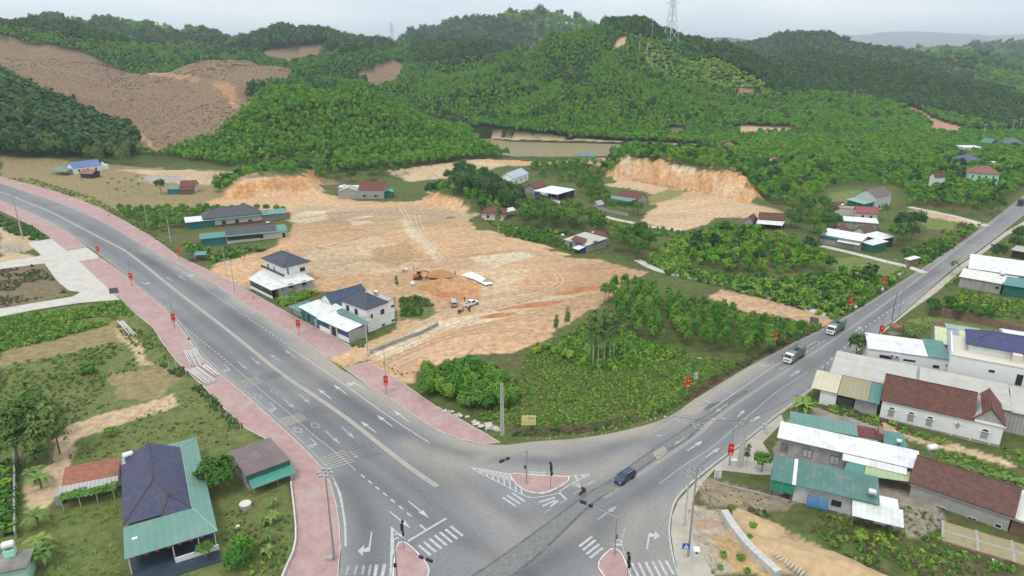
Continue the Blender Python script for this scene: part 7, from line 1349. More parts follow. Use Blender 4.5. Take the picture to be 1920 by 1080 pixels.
# fence posts round the rough plots
for px, py in [(95,629),(124,619),(154,612),(184,605),(226,597),(236,572),(244,580),(250,588),(255,595),(213,705),(242,699),(268,692),(296,686),(318,690),(208,722),(206,745),(330,685),(350,706),(370,726),(386,745),(396,758),(412,772),(424,785),(438,797),(452,806)]:
    x, y = G(px, py); o = thing('fence_post', 'thin concrete fence post around the rough left plots', 'post', (x, y, gz(x, y)), 0, 'fence posts round the rough plots'); MB().box(-.06, .06, -.06, .06, -.3, 1.5).build('shaft', CPOLE, o); MB().lathe([(.085, 0), (.02, .08)], 4, (0, 0, 1.5)).build('cap', CPOLE, o)
def wall_run(name, label, pts, h, w, m, cap=None, panel=3.0, postm=None, cat='wall', z0=-.3):
    P_ = GL(pts); o = thing(name, label, cat, (*P_[0], 0)); ox, oy = P_[0]
    for i in range(len(P_)-1):
        a = Vector(P_[i]); b_ = Vector(P_[i+1]); d = b_-a; L_ = d.length; n = max(1, round(L_/panel)); u = d/L_; nn = Vector((-u.y, u.x))*w/2
        for k in range(n):
            p = a+d*(k/n)+u*.015; q = a+d*((k+1)/n)-u*.015; base = [(p.x-nn.x-ox, p.y-nn.y-oy), (q.x-nn.x-ox, q.y-nn.y-oy), (q.x+nn.x-ox, q.y+nn.y-oy), (p.x+nn.x-ox, p.y+nn.y-oy)]; MB().prism(base, z0, h).build('wall_panel', m, o)
            if postm: MB().box(p.x-ox-.15, p.x-ox+.15, p.y-oy-.15, p.y-oy+.15, z0, h+.15).build('pier', postm, o)
    return o
wall_run('block_wall', 'low grey block wall along the dirt track into the lot', [(694,664),(740,645),(790,627),(822,611)], 1.1, .2, BLOCK, None, 3, CONC); wall_run('brick_wall', 'long dark brick boundary wall behind the striped-roof shed', [(1742,588),(1800,598),(1860,612),(1935,632)], 2.2, .22, BRICKW, None, 3.5, BRICKW); wall_run('garden_wall', 'low curved white wall between the garden and the red pavement', [(546,908),(549,935),(552,960),(555,990),(555,1017),(550,1040),(540,1062),(528,1090)], .7, .25, mat('whitewashed_wall', (.55, .54, .5), .9, .12, .5, dirt=((.3, .28, .24), .6)), None, 2.5); wall_run('boundary_wall', 'mossy grey boundary wall on the far left', [(29,862),(30,900),(30,950),(31,1012)], 1.6, .25, OLDW, None, 3, OLDW); wall_run('forecourt_kerb_wall', 'low dark wall between the concrete forecourt and the dry lawn', [(1338,905),(1380,916),(1420,925),(1478,940)], .3, .25, OLDW); wall_run('lane_wall', 'grey lane-side wall in front of the green-canopied house', [(1118,392),(1150,400),(1178,405)], 1.4, .2, OLDW, None, 3, OLDW)
# drain wall made of precast blocks, and the loose slabs beside it
pts = catmull(GL([(1357,967),(1372,992),(1400,1028),(1422,1050),(1440,1066),(1465,1090)]), 4); o = thing('drain_wall', 'curved run of precast concrete drain blocks beside the tan earth', 'wall', (*pts[0], 0)); ox, oy = pts[0]; PB = mat('precast_concrete', (.47, .455, .43), .9, .1, .8, dirt=((.33, .3, .27), .5)); acc = [0]
for i in range(1, len(pts)): acc.append(acc[-1]+math.dist(pts[i], pts[i-1]))
s = 0
while s < acc[-1]-.9:
    a = Vector((np.interp(s, acc, [p[0] for p in pts]), np.interp(s, acc, [p[1] for p in pts]))); b_ = Vector((np.interp(s+.97, acc, [p[0] for p in pts]), np.interp(s+.97, acc, [p[1] for p in pts]))); u = (b_-a).normalized(); nn = Vector((-u.y, u.x))*.62
    MB().prism([(a.x-nn.x-ox, a.y-nn.y-oy), (b_.x-nn.x-ox, b_.y-nn.y-oy), (b_.x+nn.x-ox, b_.y+nn.y-oy), (a.x+nn.x-ox, a.y+nn.y-oy)], -.3, 1.25).build('block', PB, o); s += 1.0
for k in range(10):
    t = k/9; x, y = G(1444+t*56, 1040+t*42); o = MB().box(-.65, .65, -.07, .07, -.1, .95).box(-.5, .5, .07, .13, .2, .75).build('concrete_slab', PB, None, (x, y, gz(x, y)), .9+random.uniform(-.4, .4)); o.rotation_euler[0] = .3; tag(o, 'loose precast slab leaning in the row beside the drain wall', 'slab', 'loose slabs by the drain wall')
for k in range(34):
    t = random.random()**.8; px = 822+t*112+random.uniform(-3, 3); py = 768+t*42+random.uniform(-5, 4)*(.5+t); x, y = G(px, py); s = random.uniform(.35, .75)*(1+.5*t)
    rng = np.random.default_rng(k); d = rng.normal(0, 1, (14, 3)); d /= np.linalg.norm(d, axis=1)[:, None]; bm = bmesh.new()
    for q in d*np.array([s, s*.75, s*.55])*rng.uniform(.8, 1.1, (14, 1)): bm.verts.new(q)
    bmesh.ops.convex_hull(bm, input=bm.verts); me = bpy.data.meshes.new('rock'); bm.to_mesh(me); bm.free(); me.materials.append(mat('pale_rock', (.44, .41, .35), .95, .2, 2, bump=.3, rnd=.15)); tag(link('rock', me, None, (x, y, s*.3+.05)), 'pale angular rock in the heap along the pavement corner', 'rock', 'rocks along the pavement corner')
pm = MB().tube((0, 0, 0), (8.2, 0, 0), .17, .11, 10).mesh('concrete_pole_log', mat('pale_concrete_pole', (.52, .50, .46), .9, .12, .6))
def poles(a, b_, off, n, layers, label, group):
    A = Vector(G(*a)); B = Vector(G(*b_)); d = B-A; u = d.normalized(); nn = Vector((-u.y, u.x)); sc = d.length/8.2
    for k in range(n):
        p = A+nn*(k*.42*off)+u*random.uniform(-.5, .5); o = link('concrete_pole_log', pm, None, (p.x, p.y, .34 if k % 5 else .62), math.atan2(d.y, d.x)+random.uniform(-.02, .02)); o.scale = (sc, 1, 1); tag(o, label, 'concrete pole', group)
poles((346,661),(360,690), 1, 8, 1, 'pale concrete pole lying in the upper stack on the red pavement', 'upper pole stack'); poles((352,697),(386,724), 1, 7, 1, 'pale concrete pole lying in the lower stack on the red pavement', 'lower pole stack'); poles((376,688),(402,708), 1, 4, 1, 'pale concrete pole lying beside the lower stack near the kerb', 'kerbside pole stack'); poles((222,606),(246,632), 1, 4, 1, 'pale concrete pole lying in the weeds of the rough plot', 'poles in the weeds')
bmesh_ = MB().box(-.45, .45, -.45, .45, 0, .8).box(-.3, .3, -.3, .3, .8, .86).mesh('concrete_block', mat('block_concrete', (.45, .44, .42), .9, .12, .8))
for i in range(4):
    for j in range(5): x, y = G(4+i*11+j*2.4, 462+j*2.6+i*.6); tag(link('concrete_block', bmesh_, None, (x, y, 0), .3), 'grey cast concrete block in the grid beside the concrete apron', 'block', 'concrete blocks by the apron')
x, y = G(1738,884); h = zat(x, y, 845); o = thing('tank_tower', 'steel frame tower carrying a white water tank in the overgrown yard', 'water tower', (x, y, 0)); fr = MB()
for sx in (-.7, .7):
    for sy in (-.6, .6): MB().tube((sx, sy, -.1), (sx*.8, sy*.8, h), .05, n=5).build('leg', STEEL, o)
for k in (1, 2, 3):
    z = h*k/3.2
    for p, q in (((-.7, -.6), (.7, -.6)), ((.7, -.6), (.7, .6)), ((.7, .6), (-.7, .6)), ((-.7, .6), (-.7, -.6))): MB().tube((*p, z), (*q, z), .03, n=4).build('brace', STEEL, o)
tank(o, 0, 0, h, .55, 1.7, .15, .2, TANKW)
x, y = G(1676,626); o = thing('shrine', 'small roadside shrine with red roof over grey posts', 'shrine', (x, y, 0), .3); MB().box(-1.2, 1.2, -1, 1, 0, .4).build('base', OLDW, o); hip(o, -1.3, 1.3, -1.1, 1.1, 2.4, .8, REDT, .2)
for sx in (-1, 1):
    for sy in (-.8, .8): post(o, sx, sy, 2.4, .1, OLDW)
x, y = G(372,488); o = thing('market_stall', 'roadside stall under a green canopy and black tarpaulin beside the banner post', 'stall', (x, y, .1), .25); MB().slab([(-1, -1.6, 2.3), (3.2, -1.6, 2.3), (3.2, 1.6, 2.9), (-1, 1.6, 2.9)], .05).build('canopy', SG, o); MB().slab([(-4.2, -1.2, 1.9), (-1, -1.5, 2.2), (-1, 1.4, 2.4), (-4, 1.2, 2.1)], .03).build('tarpaulin', mat('black_tarpaulin', (.03, .03, .035), .7, .2), o); MB().box(-3.5, 2.6, -.8, .8, .7, .8).build('counter', WOODD, o); MB().box(-.5, 2.4, .2, .9, .8, 1.4).build('goods', mat('mixed_goods', (.16, .12, .1), .8, .6, 3), o)
for q in ((-4, -1), (-4, 1), (-.9, -1.4), (3, -1.4), (3, 1.4), (-.9, 1.4)): post(o, *q, 2.2, .04, STEEL)
x, y = G(461,952); o = thing('well', 'round concrete well ring beside the kiosk', 'well', (x, y, 0)); MB().lathe([(.95, 0), (.95, .9), (.8, .9), (.8, .6), (.05, .6)], 20).build('ring', CONC, o, smooth=False); MB().lathe([(.98, .84), (1.0, .84), (1.0, .94), (.9, .94)], 20).build('rim', CREAM, o)
x, y = G(1888,1062); o = thing('loose_door', 'white three-leaf door lying flat on the grass', 'door', (x, y, .15), -.45); 
for k in range(3): MB().box(-1.9+k*1.3, -.66+k*1.3, -.8, .8, 0, .08).build('leaf', SW, o)
# ---------------------------------------------------------------- power line over the hill
def tower(px, py, h, label, Y=None):
    x, y, z = hitground(px, py) if Y is None else P(px, py, Y)
    o = thing('transmission_tower', label, 'pylon', (x, y, z), .5); w = h*.11; lat = mat('tower_steel', (.55, .57, .6), .5, .05, metal=.3)
    lv = [0, .22, .42, .58, .7, .8, .9, 1.0]; wd = [1, .74, .52, .38, .3, .26, .22, .1]; r = h*.003
    for sx in (-1, 1):
        for sy in (-1, 1): MB().path([(sx*w*b_, sy*w*b_, h*a) for a, b_ in zip(lv, wd)], r*1.6, 4).build('leg', lat, o)
    for i in range(len(lv)-1):
        for s in ((1, 1, -1, 1), (1, -1, 1, 1), (-1, -1, 1, -1), (-1, 1, -1, -1)): MB().tube((s[0]*w*wd[i], s[1]*w*wd[i], h*lv[i]), (s[2]*w*wd[i+1], s[3]*w*wd[i+1], h*lv[i+1]), r, n=4).build('brace', lat, o); MB().tube((s[2]*w*wd[i], s[3]*w*wd[i], h*lv[i]), (s[0]*w*wd[i+1], s[1]*w*wd[i+1], h*lv[i+1]), r, n=4).build('brace', lat, o)
    for a, l in ((.7, .16), (.8, .14), (.9, .12), (1.0, .08)):
        for s in (-1, 1): MB().path([(s*w*.2, 0, h*a-h*.015), (s*h*l, 0, h*a), (s*w*.2, 0, h*a+h*.02)], r*1.4, 4).build('crossarm', lat, o)
tower(1257,80, 62, 'tall lattice transmission tower on the crest of the main hill'); tower(736,86, 38, 'far small lattice tower on the saddle skyline', 1290)
for (px, py), h in [((1198,102),30),((1222,76),26),((1213,117),28),((1221,137),28),((1248,152),24),((1390,178),22),((1841,268),22),((1909,252),20),((1896,254),20),((1600,192),18)]:
    x, y, z = hitground(px, py); o = thing('line_pole', 'slim pale line pole in the cleared strip across the hills', 'utility pole', (x, y, z), 0, 'line poles over the hills'); MB().tube((0, 0, -1), (0, 0, h*.72), .32, .2, 6).build('pole', CPOLE, o); MB().box(-1.4, 1.4, -.12, .12, h*.66, h*.69).build('crossarm', STEEL, o)
# ---------------------------------------------------------------- vehicles
TYRE = mat('tyre_rubber', (.025, .025, .025), .9, .1); RIM = mat('wheel_rim', (.35, .35, .36), .35, 0, metal=.7); HL = mat('headlight_glass', (.7, .7, .7), .15, 0, spec=.6); TL = mat('tail_light', (.3, .02, .02), .3, 0); CHR = mat('dark_trim', (.05, .05, .055), .4, 0)
def wheel(o, x, y, r, w):
    q = MB().lathe([(r*.6, -w/2), (r, -w/2), (r*1.0, w/2), (r*.6, w/2)], 14); t = q.build('wheel', TYRE, o, (x, y, r)); t.rotation_euler = (pi/2, 0, 0); MB().lathe([(.03, -w*.4), (r*.58, -w*.52), (r*.58, w*.52), (.03, w*.4)], 10).build('rim', RIM, t); return t
def body(o, secs, m, name='body'):
    v = []; f = []
    for x, w, zb, zm, zt, wr, zr in secs: v += [(x, -w*.93, zb), (x, -w, zm), (x, -w*.97, zt), (x, -wr, zr), (x, wr, zr), (x, w*.97, zt), (x, w, zm), (x, w*.93, zb)]
    for i in range(len(secs)-1):
        for k in range(8): f.append((8*i+k, 8*i+(k+1) % 8, 8*i+8+(k+1) % 8, 8*i+8+k))
    f += [tuple(range(8)), tuple(range(8*len(secs)-8, 8*len(secs)))[::-1]]; me = mesh_from(name, v, f, m); bm = bmesh.new(); bm.from_mesh(me); bmesh.ops.recalc_face_normals(bm, faces=bm.faces); bmesh.ops.bevel(bm, geom=[e for e in bm.edges if e.calc_face_angle(0) > .35], offset=.05, segments=2, affect='EDGES'); bm.to_mesh(me); bm.free()
    return link(name, me, o)
def glass(o, q, name='side_window'): return MB().add(q, [tuple(range(len(q)))]).build(name, GLASS, o)
def car(label, loc, ang, m, kind='suv', cat='car', name='car'):
    o = thing(name, label, cat, loc, ang)
    if kind == 'suv':
        S_ = [(-2.33, .84, .5, .75, .98, .72, 1.02), (-2.24, .93, .38, .72, 1.08, .74, 1.46), (-1.85, .95, .34, .7, 1.1, .74, 1.67), (.15, .95, .32, .7, 1.1, .74, 1.70), (.45, .95, .32, .7, 1.1, .73, 1.64), (1.1, .95, .32, .7, 1.06, .84, 1.11), (1.95, .93, .33, .68, .97, .78, 1.0), (2.33, .8, .42, .62, .82, .66, .84)]; b_ = body(o, S_, m)
        for s in (-1, 1):
            glass(b_, [(-1.85, s*.945, 1.14), (-.75, s*.945, 1.14), (-.75, s*.785, 1.6), (-1.8, s*.785, 1.58)][::s]); glass(b_, [(-.68, s*.945, 1.14), (.95, s*.945, 1.13), (.42, s*.79, 1.58), (-.68, s*.785, 1.61)][::s]); MB().box(.75, .95, s*.97-.0 if s > 0 else -1.14, 1.14 if s > 0 else -.97, 1.05, 1.22).build('mirror', m, o); MB().box(2.18, 2.34, s*.66-.14, s*.66+.14, .66, .8).build('headlight', HL, o); MB().box(-2.36, -2.26, s*.74-.1, s*.74+.1, .85, 1.1).build('tail_light', TL, o); MB().box(-1.7, .1, s*.68-.03, s*.68+.03, 1.7, 1.76).build('roof_rail', STEEL, o)
            for xx in (-1.42, 1.42): wheel(o, xx, s*.84, .37, .25)
        glass(b_, [(1.06, -.8, 1.15), (1.06, .8, 1.15), (.5, .68, 1.63), (.5, -.68, 1.63)], 'windscreen'); glass(b_, [(-2.32, .72, 1.12), (-2.32, -.72, 1.12), (-2.0, -.66, 1.6), (-2.0, .66, 1.6)], 'rear_window'); MB().box(2.28, 2.36, -.5, .5, .5, .66).build('grille', CHR, o); MB().box(2.26, 2.38, -.8, .8, .36, .46).build('bumper', CHR, o)
    elif kind == 'van':
        S_ = [(-2.45, .84, .45, .8, 1.15, .78, 1.7), (-2.35, .88, .35, .8, 1.2, .8, 1.92), (1.0, .88, .32, .8, 1.2, .8, 1.95), (1.45, .88, .32, .8, 1.18, .8, 1.75), (2.2, .86, .34, .75, 1.0, .78, 1.04), (2.42, .76, .42, .65, .82, .66, .85)]; b_ = body(o, S_, m); glass(b_, [(2.1, -.74, 1.1), (2.1, .74, 1.1), (1.5, .72, 1.74), (1.5, -.72, 1.74)], 'windscreen'); glass(b_, [(-2.5, .68, 1.2), (-2.5, -.68, 1.2), (-2.43, -.68, 1.72), (-2.43, .68, 1.72)], 'rear_window')
        for s in (-1, 1):
            glass(b_, [(-2.2, s*.885, 1.25), (1.5, s*.885, 1.25), (1.2, s*.825, 1.78), (-2.2, s*.825, 1.78)][::s]); MB().box(2.3, 2.44, s*.62-.12, s*.62+.12, .66, .8).build('headlight', HL, o); MB().box(-2.5, -2.42, s*.74-.07, s*.74+.07, .8, 1.2).build('tail_light', TL, o)
            for xx in (-1.5, 1.5): wheel(o, xx, s*.78, .34, .22)
        MB().box(-2.54, -2.44, -.8, .8, .35, .5).build('bumper', CHR, o)
    elif kind == 'pickup':
        S_ = [(-.95, .9, .45, .8, 1.15, .78, 1.74), (-.75, .92, .4, .8, 1.15, .76, 1.8), (.5, .92, .4, .8, 1.15, .76, 1.8), (.75, .92, .4, .8, 1.15, .76, 1.76), (1.4, .92, .4, .78, 1.1, .84, 1.15), (2.3, .9, .42, .75, 1.02, .8, 1.06), (2.62, .8, .5, .7, .88, .68, .92)]; b_ = body(o, S_, m); glass(b_, [(1.34, -.78, 1.19), (1.34, .78, 1.19), (.8, .7, 1.74), (.8, -.7, 1.74)], 'windscreen'); glass(b_, [(-1.0, .72, 1.2), (-1.0, -.72, 1.2), (-.95, -.7, 1.68), (-.95, .7, 1.68)], 'rear_window')
        MB().box(-2.6, -.97, -.9, .9, .5, .62).build('bed_floor', CHR, o); MB().box(-2.65, -2.57, -.9, .9, .55, 1.15).build('tailgate', m, o)
        for s in (-1, 1):
            MB().box(-2.57, -.98, s*.9-.06, s*.9+.05, .5, 1.17).build('bed_side', m, o); glass(b_, [(-.75, s*.925, 1.2), (1.15, s*.925, 1.2), (.68, s*.80, 1.7), (-.7, s*.80, 1.7)][::s]); MB().box(2.5, 2.64, s*.64-.13, s*.64+.13, .7, .86).build('headlight', HL, o)
            for xx in (-1.65, 1.65): wheel(o, xx, s*.84, .4, .26)
    return o
suvd = Vector(G(1133,934))-Vector(G(1178,904)); ang_r = math.atan2(suvd.y, suvd.x)
car('dark blue estate car approaching the junction on the right road', (*G(1171,900), .03), ang_r, mat('dark_blue_paint', (.02, .04, .085), .25, .05, spec=.6), 'suv')
x, y = G(850,572); a = Vector(G(845,556))-Vector(G(852,578)); car('silver minivan parked beside the white pickup on the building lot', (x, y, gz(x, y)+.02), math.atan2(a.y, a.x), mat('silver_paint', (.42, .43, .44), .3, .05, metal=.4), 'van', 'van', 'van')
x, y = G(884,573); a = Vector(G(897,566))-Vector(G(870,577)); car('white pickup parked beside the silver minivan on the building lot', (x, y, gz(x, y)+.02), math.atan2(a.y, a.x), mat('white_paint', (.72, .72, .72), .3, .03, spec=.5), 'pickup', 'pickup', 'pickup')
def truck(label, px, py, ang, tarp):
    o = thing('truck', label, 'truck', (*G(px, py), .03), ang, None); wh = mat('truck_white', (.68, .68, .67), .4, .06); gr = mat('truck_green', (.07, .2, .15), .6, .15); rd = mat('truck_rust_red', (.30, .10, .06), .7, .2)
    S_ = [(2.0, 1.05, .6, 1.1, 1.6, .98, 2.35), (2.25, 1.08, .55, 1.1, 1.6, 1.0, 2.5), (3.3, 1.08, .55, 1.1, 1.6, .98, 2.45), (3.75, 1.08, .55, 1.1, 1.5, 1.02, 1.62), (3.9, 1.02, .6, 1.0, 1.3, .98, 1.42)]; c = body(o, S_, wh, 'cab'); glass(c, [(3.79, -.95, 1.6), (3.79, .95, 1.6), (3.42, .9, 2.36), (3.42, -.9, 2.36)], 'windscreen'); MB().box(3.86, 3.98, -1.0, 1.0, .45, .75).build('bumper', wh, o); MB().box(3.9, 3.96, -.6, .6, .95, 1.15).build('grille', CHR, o)
    for s in (-1, 1):
        glass(c, [(2.4, s*1.07, 1.65), (3.5, s*1.07, 1.62), (3.3, s*1.02, 2.25), (2.4, s*1.02, 2.25)][::s]); MB().box(3.85, 3.95, s*.78-.16, s*.78+.16, .85, 1.05).build('headlight', HL, o); MB().tube((3.6, s*1.1, 1.7), (3.7, s*1.4, 1.75), .03, n=5).box(3.62, 3.7, s*1.42-.1, s*1.42+.1, 1.45, 1.95).build('mirror', BLK, o); MB().box(-3.9, 1.85, s*1.12-.04, s*1.12+.04, 1.1, 1.9).build('bed_side', gr, o); MB().box(-3.6, 1.5, s*1.0-.05, s*1.0+.05, .65, .95).build('side_guard', rd, o)
        for k in range(8): MB().box(-3.85+k*.81, -3.77+k*.81, s*1.12-.05, s*1.12+.05, 1.9, 3.3 if k < 7 else 3.0).build('stake', mat('stake_grey', (.2, .2, .21), .6, .1), o)
        for z in (2.3, 2.7): MB().box(-3.85, 1.85, s*1.12-.03, s*1.12+.03, z, z+.1).build('rail', gr, o)
        for xx in (2.9, -2.2, -3.1): wheel(o, xx, s*.95, .46, .28)
    MB().box(-3.9, 1.9, -1.1, 1.1, 1.0, 1.12).build('bed_floor', CHR, o); MB().box(1.82, 1.9, -1.12, 1.12, 1.1, 2.7).build('bed_front', STEEL, o); MB().box(-3.92, -3.84, -1.12, 1.12, 1.1, 1.9).build('tailgate', gr, o); MB().box(-4.0, 3.6, -.45, .45, .6, .98).build('chassis', CHR, o)
    for k in range(4): MB().box(-3.9, -3.84, -1.05+k*.66, -.97+k*.66, 1.9, 3.3).build('stake', STEEL, o)
    MB().slab([(-.4, -1.0, 2.35), (1.8, -1.0, 2.55), (1.8, 1.0, 2.55), (-.4, 1.0, 2.3)], .12).build('tarpaulin', mat('grey_tarpaulin', (.16, .17, .18), .8, .2), o)
truck('white-cabbed stake truck driving between the acacia block and the grey warehouse', 1488, 674, ang_r, True); truck('white-cabbed stake truck driving past the red soil plot behind another truck', 1566, 622, ang_r, True)
x, y = G(1914,385); o = thing('covered_truck', 'dark covered truck at the far end of the right road', 'truck', (x, y, .03), ang_r+pi); MB().box(-3.5, 2, -1.15, 1.15, 1.0, 3.2).build('cover', mat('dark_cover', (.05, .055, .06), .7, .1), o); MB().box(2.1, 3.8, -1.1, 1.1, .6, 2.4).build('cab', mat('dark_cab', (.07, .08, .09), .4, .1), o); [wheel(o, xx, s*.95, .46, .28) for xx in (2.9, -2.4) for s in (-1, 1)]
# ---------------------------------------------------------------- people (one skinned body each)
def person_mat(name, sh, tr, skin=(.34, .2, .14)):
    m = bpy.data.materials.new(name); m.use_nodes = True; t = m.node_tree; b_ = t.nodes['Principled BSDF']; b_.inputs['Roughness'].default_value = .85
    c = nd(t, 'ShaderNodeTexCoord'); s = nd(t, 'ShaderNodeSeparateXYZ'); t.links.new(c.outputs['Object'], s.inputs[0]); r_ = nd(t, 'ShaderNodeMapRange'); r_.inputs['From Max'].default_value = 1.8; t.links.new(s.outputs['Z'], r_.inputs['Value']); rp_ = nd(t, 'ShaderNodeValToRGB'); rp_.color_ramp.interpolation = 'CONSTANT'; e = rp_.color_ramp.elements
    e[0].position = 0; e[0].color = (.04, .035, .03, 1); e[1].position = .05; e[1].color = (*tr, 1); q = e.new(.53); q.color = (*sh, 1); q = e.new(.825); q.color = (*skin, 1); t.links.new(r_.outputs[0], rp_.inputs['Fac']); t.links.new(rp_.outputs['Color'], b_.inputs['Base Color']); return m
def person(label, loc, rz, m, pose='stand', hair=(.02, .018, .016), hat=None, parent=None):
    o = thing('person', label, 'person', loc, rz, None)
    if pose == 'stand': J = [(0, 0, .95), (0, 0, 1.2), (0, 0, 1.42), (.01, 0, 1.52), (.03, 0, 1.64), (0, .1, .9), (.03, .11, .5), (0, .12, .07), (.13, .13, .03), (0, -.1, .9), (-.03, -.11, .5), (-.05, -.12, .07), (.1, -.13, .03), (0, .19, 1.4), (.02, .25, 1.12), (.12, .24, .88), (0, -.19, 1.4), (.02, -.25, 1.12), (.12, -.24, .88)]
    elif pose == 'bend': J = [(-.05, 0, .85), (.15, 0, 1.0), (.38, 0, 1.08), (.47, 0, 1.08), (.58, 0, 1.04), (-.05, .1, .8), (.06, .11, .45), (0, .12, .07), (.13, .13, .03), (-.05, -.1, .8), (.06, -.11, .45), (-.05, -.12, .07), (.1, -.13, .03), (.36, .18, 1.04), (.42, .22, .75), (.5, .18, .5), (.36, -.18, 1.04), (.42, -.22, .75), (.5, -.18, .5)]
    else: J = [(-.1, 0, .78), (-.06, 0, 1.02), (0, 0, 1.26), (.02, 0, 1.36), (.06, 0, 1.49), (-.05, .12, .76), (.36, .16, .72), (.3, .15, .33), (.42, .15, .28), (-.05, -.12, .76), (.36, -.16, .72), (.3, -.15, .33), (.42, -.15, .28), (0, .19, 1.24), (.2, .26, 1.04), (.48, .22, 1.0), (0, -.19, 1.24), (.2, -.26, 1.04), (.48, -.22, 1.0)]
    E_ = [(0, 1), (1, 2), (2, 3), (3, 4), (0, 5), (5, 6), (6, 7), (7, 8), (0, 9), (9, 10), (10, 11), (11, 12), (2, 13), (13, 14), (14, 15), (2, 16), (16, 17), (17, 18)]; Rr = [.14, .14, .15, .06, .11, .09, .065, .045, .04, .09, .065, .045, .04, .065, .048, .038, .065, .048, .038]
    me = bpy.data.meshes.new('body'); me.from_pydata(J, E_, []); me.materials.append(m); b_ = link('body', me, o); md = b_.modifiers.new('skin', 'SKIN'); sv = me.skin_vertices
    if not sv:
        bm = bmesh.new(); bm.from_mesh(me); bm.verts.layers.skin.verify(); bm.to_mesh(me); bm.free(); sv = me.skin_vertices
    for k, r_ in enumerate(Rr): sv[0].data[k].radius = (r_, r_)
    sv[0].data[0].use_root = True; b_.modifiers.new('smooth', 'SUBSURF').render_levels = 1
    h = J[4]; MB().ball((h[0]-.01, h[1], h[2]+.05), .125, 8, 5).build('hair', mat('hair_%s' % (hat or 'black'), hair, .8, 0), o)
    if hat == 'cone': MB().lathe([(.32, 0), (.02, .2)], 12, (h[0], h[1], h[2]+.08)).build('hat', mat('straw_hat', (.62, .55, .4), .8, .05), o)
    return o
def bike(label, loc, rz, col, group=None):
    o = thing('motorbike', label, 'motorbike', loc, rz, group); m = mat('bike_'+label[:12], col, .35, .05)
    for xx in (-.6, .62): wheel(o, xx, 0, .3, .1)
    MB().box(-.7, .1, -.13, .13, .5, .78).build('seat_body', m, o); MB().slab([(-.75, -.14, .86), (.05, -.14, .82), (.05, .14, .82), (-.75, .14, .86)], .08).build('saddle', BLK, o); MB().slab([(.28, -.2, .9), (.5, -.16, .35), (.5, .16, .35), (.28, .2, .9)][::-1], .06).build('leg_shield', m, o); MB().tube((.62, 0, .3), (.38, 0, 1.02), .04, n=6).build('fork', STEEL, o); MB().tube((.36, -.33, 1.04), (.36, .33, 1.04), .025, n=6).build('handlebar', BLK, o); MB().ball((.48, 0, .92), .1, 8, 5).build('headlight', HL, o); MB().box(-.55, .3, -.12, .12, .28, .5).build('engine', CHR, o); return o
bike('dark red motorbike being ridden beside the painted turn arrow', (*G(1092,926), .03), ang_r, (.18, .02, .02)); person('rider in dark clothes and helmet on the dark red motorbike', (*G(1092,926), .05), ang_r, person_mat('dark_clothes', (.03, .03, .035), (.04, .04, .05)), 'ride', (.03, .03, .03), 'helmet')
bike('black motorbike parked under the bright green screen', (*G(1470,934), .05), 2.6, (.04, .02, .02))
for k, (px, py, c) in enumerate([(863,586,(.05,.05,.06)),(868,583,(.08,.09,.12)),(879,583,(.1,.04,.04))]): x, y = G(px, py); bike('motorbike parked on the dirt below the pickup', (x, y, gz(x, y)), 1.3+k*.3, (.06, .06, .07), 'motorbikes parked below the pickup')
PM = [person_mat('blue_shirt', (.12, .16, .3), (.05, .05, .07)), person_mat('grey_shirt', (.25, .25, .27), (.06, .06, .07)), person_mat('pale_shirt', (.55, .53, .5), (.08, .07, .07)), person_mat('dark_shirt', (.05, .045, .05), (.04, .04, .05))]
for (px, py), k, rz, ps, lab, hat in [((776,509),0,.5,'stand','person in a blue shirt standing behind the orange excavator',None), ((854,517),1,2,'stand','person in a grey shirt standing beside the soil heap',None), ((846,527),2,3,'bend','person in a pale shirt bending over the foundation pits',None), ((755,513),3,0,'bend','person in dark clothes bending beside the cement mixer',None), ((860,590),3,1.2,'stand','person in dark clothes standing on the dirt track',None), ((881,584),3,2.2,'stand','person in dark clothes standing beside the parked motorbikes',None), ((871,566),3,1.5,'stand','person standing at the tail of the white pickup',None), ((442,1000),1,1.0,'bend','person in a conical straw hat bending in the vegetable garden','cone')]:
    x, y = G(px, py); person(lab, (x, y, gz(x, y)), rz, PM[k], ps, hat=hat)
# ---------------------------------------------------------------- building site
x, y = G(784,524); ex = thing('excavator', 'orange tracked excavator with its arm stretched over the soil heap', 'excavator', (x, y, gz(x, y)), -.1); OG = mat('orange_machine_paint', (.50, .11, .03), .5, .1)
for s in (-1, 1):
    tr = [(1.3*cos(t)+(1.0 if cos(t) > 0 else -1.0)*.3, .38+.36*sin(t)) for t in np.linspace(0, 2*pi, 15)[:-1]]; MB().add([(a, s*.95+q, b_) for q in (-.22, .22) for a, b_ in tr], [(i, (i+1) % 14, 14+(i+1) % 14, 14+i) for i in range(14)]+[tuple(range(14))[::-1], tuple(range(14, 28))]).build('track', CHR, ex)
MB().box(-.9, .9, -.8, .8, .5, .95).build('turntable', CHR, ex); MB().box(-1.5, .3, -1.0, 1.0, .95, 1.75).build('house', OG, ex); cb = MB().box(-.4, .9, .15, 1.0, .97, 2.55).build('cab', BLK, ex); MB().box(-.5, 1.0, .05, 1.1, 2.55, 2.65).build('cab_roof', CHR, ex); MB().add([(.91, .25, 1.3), (.91, .9, 1.3), (.91, .9, 2.45), (.91, .25, 2.45)], [(0, 1, 2, 3)]).build('cab_window', GLASS, cb)
def link_arm(nm, a, b_, w, m): a = Vector(a); b_ = Vector(b_); d = (b_-a).normalized(); u = Vector((-d.z, 0, d.x))*w; MB().add([(p.x+s*u.x, q, p.z+s*u.z) for p in (a, b_) for s in (-1, 1) for q in (-.45, -.15)], [(0, 1, 3, 2), (4, 6, 7, 5), (0, 4, 5, 1), (2, 3, 7, 6), (0, 2, 6, 4), (1, 5, 7, 3)]).build(nm, m, ex)
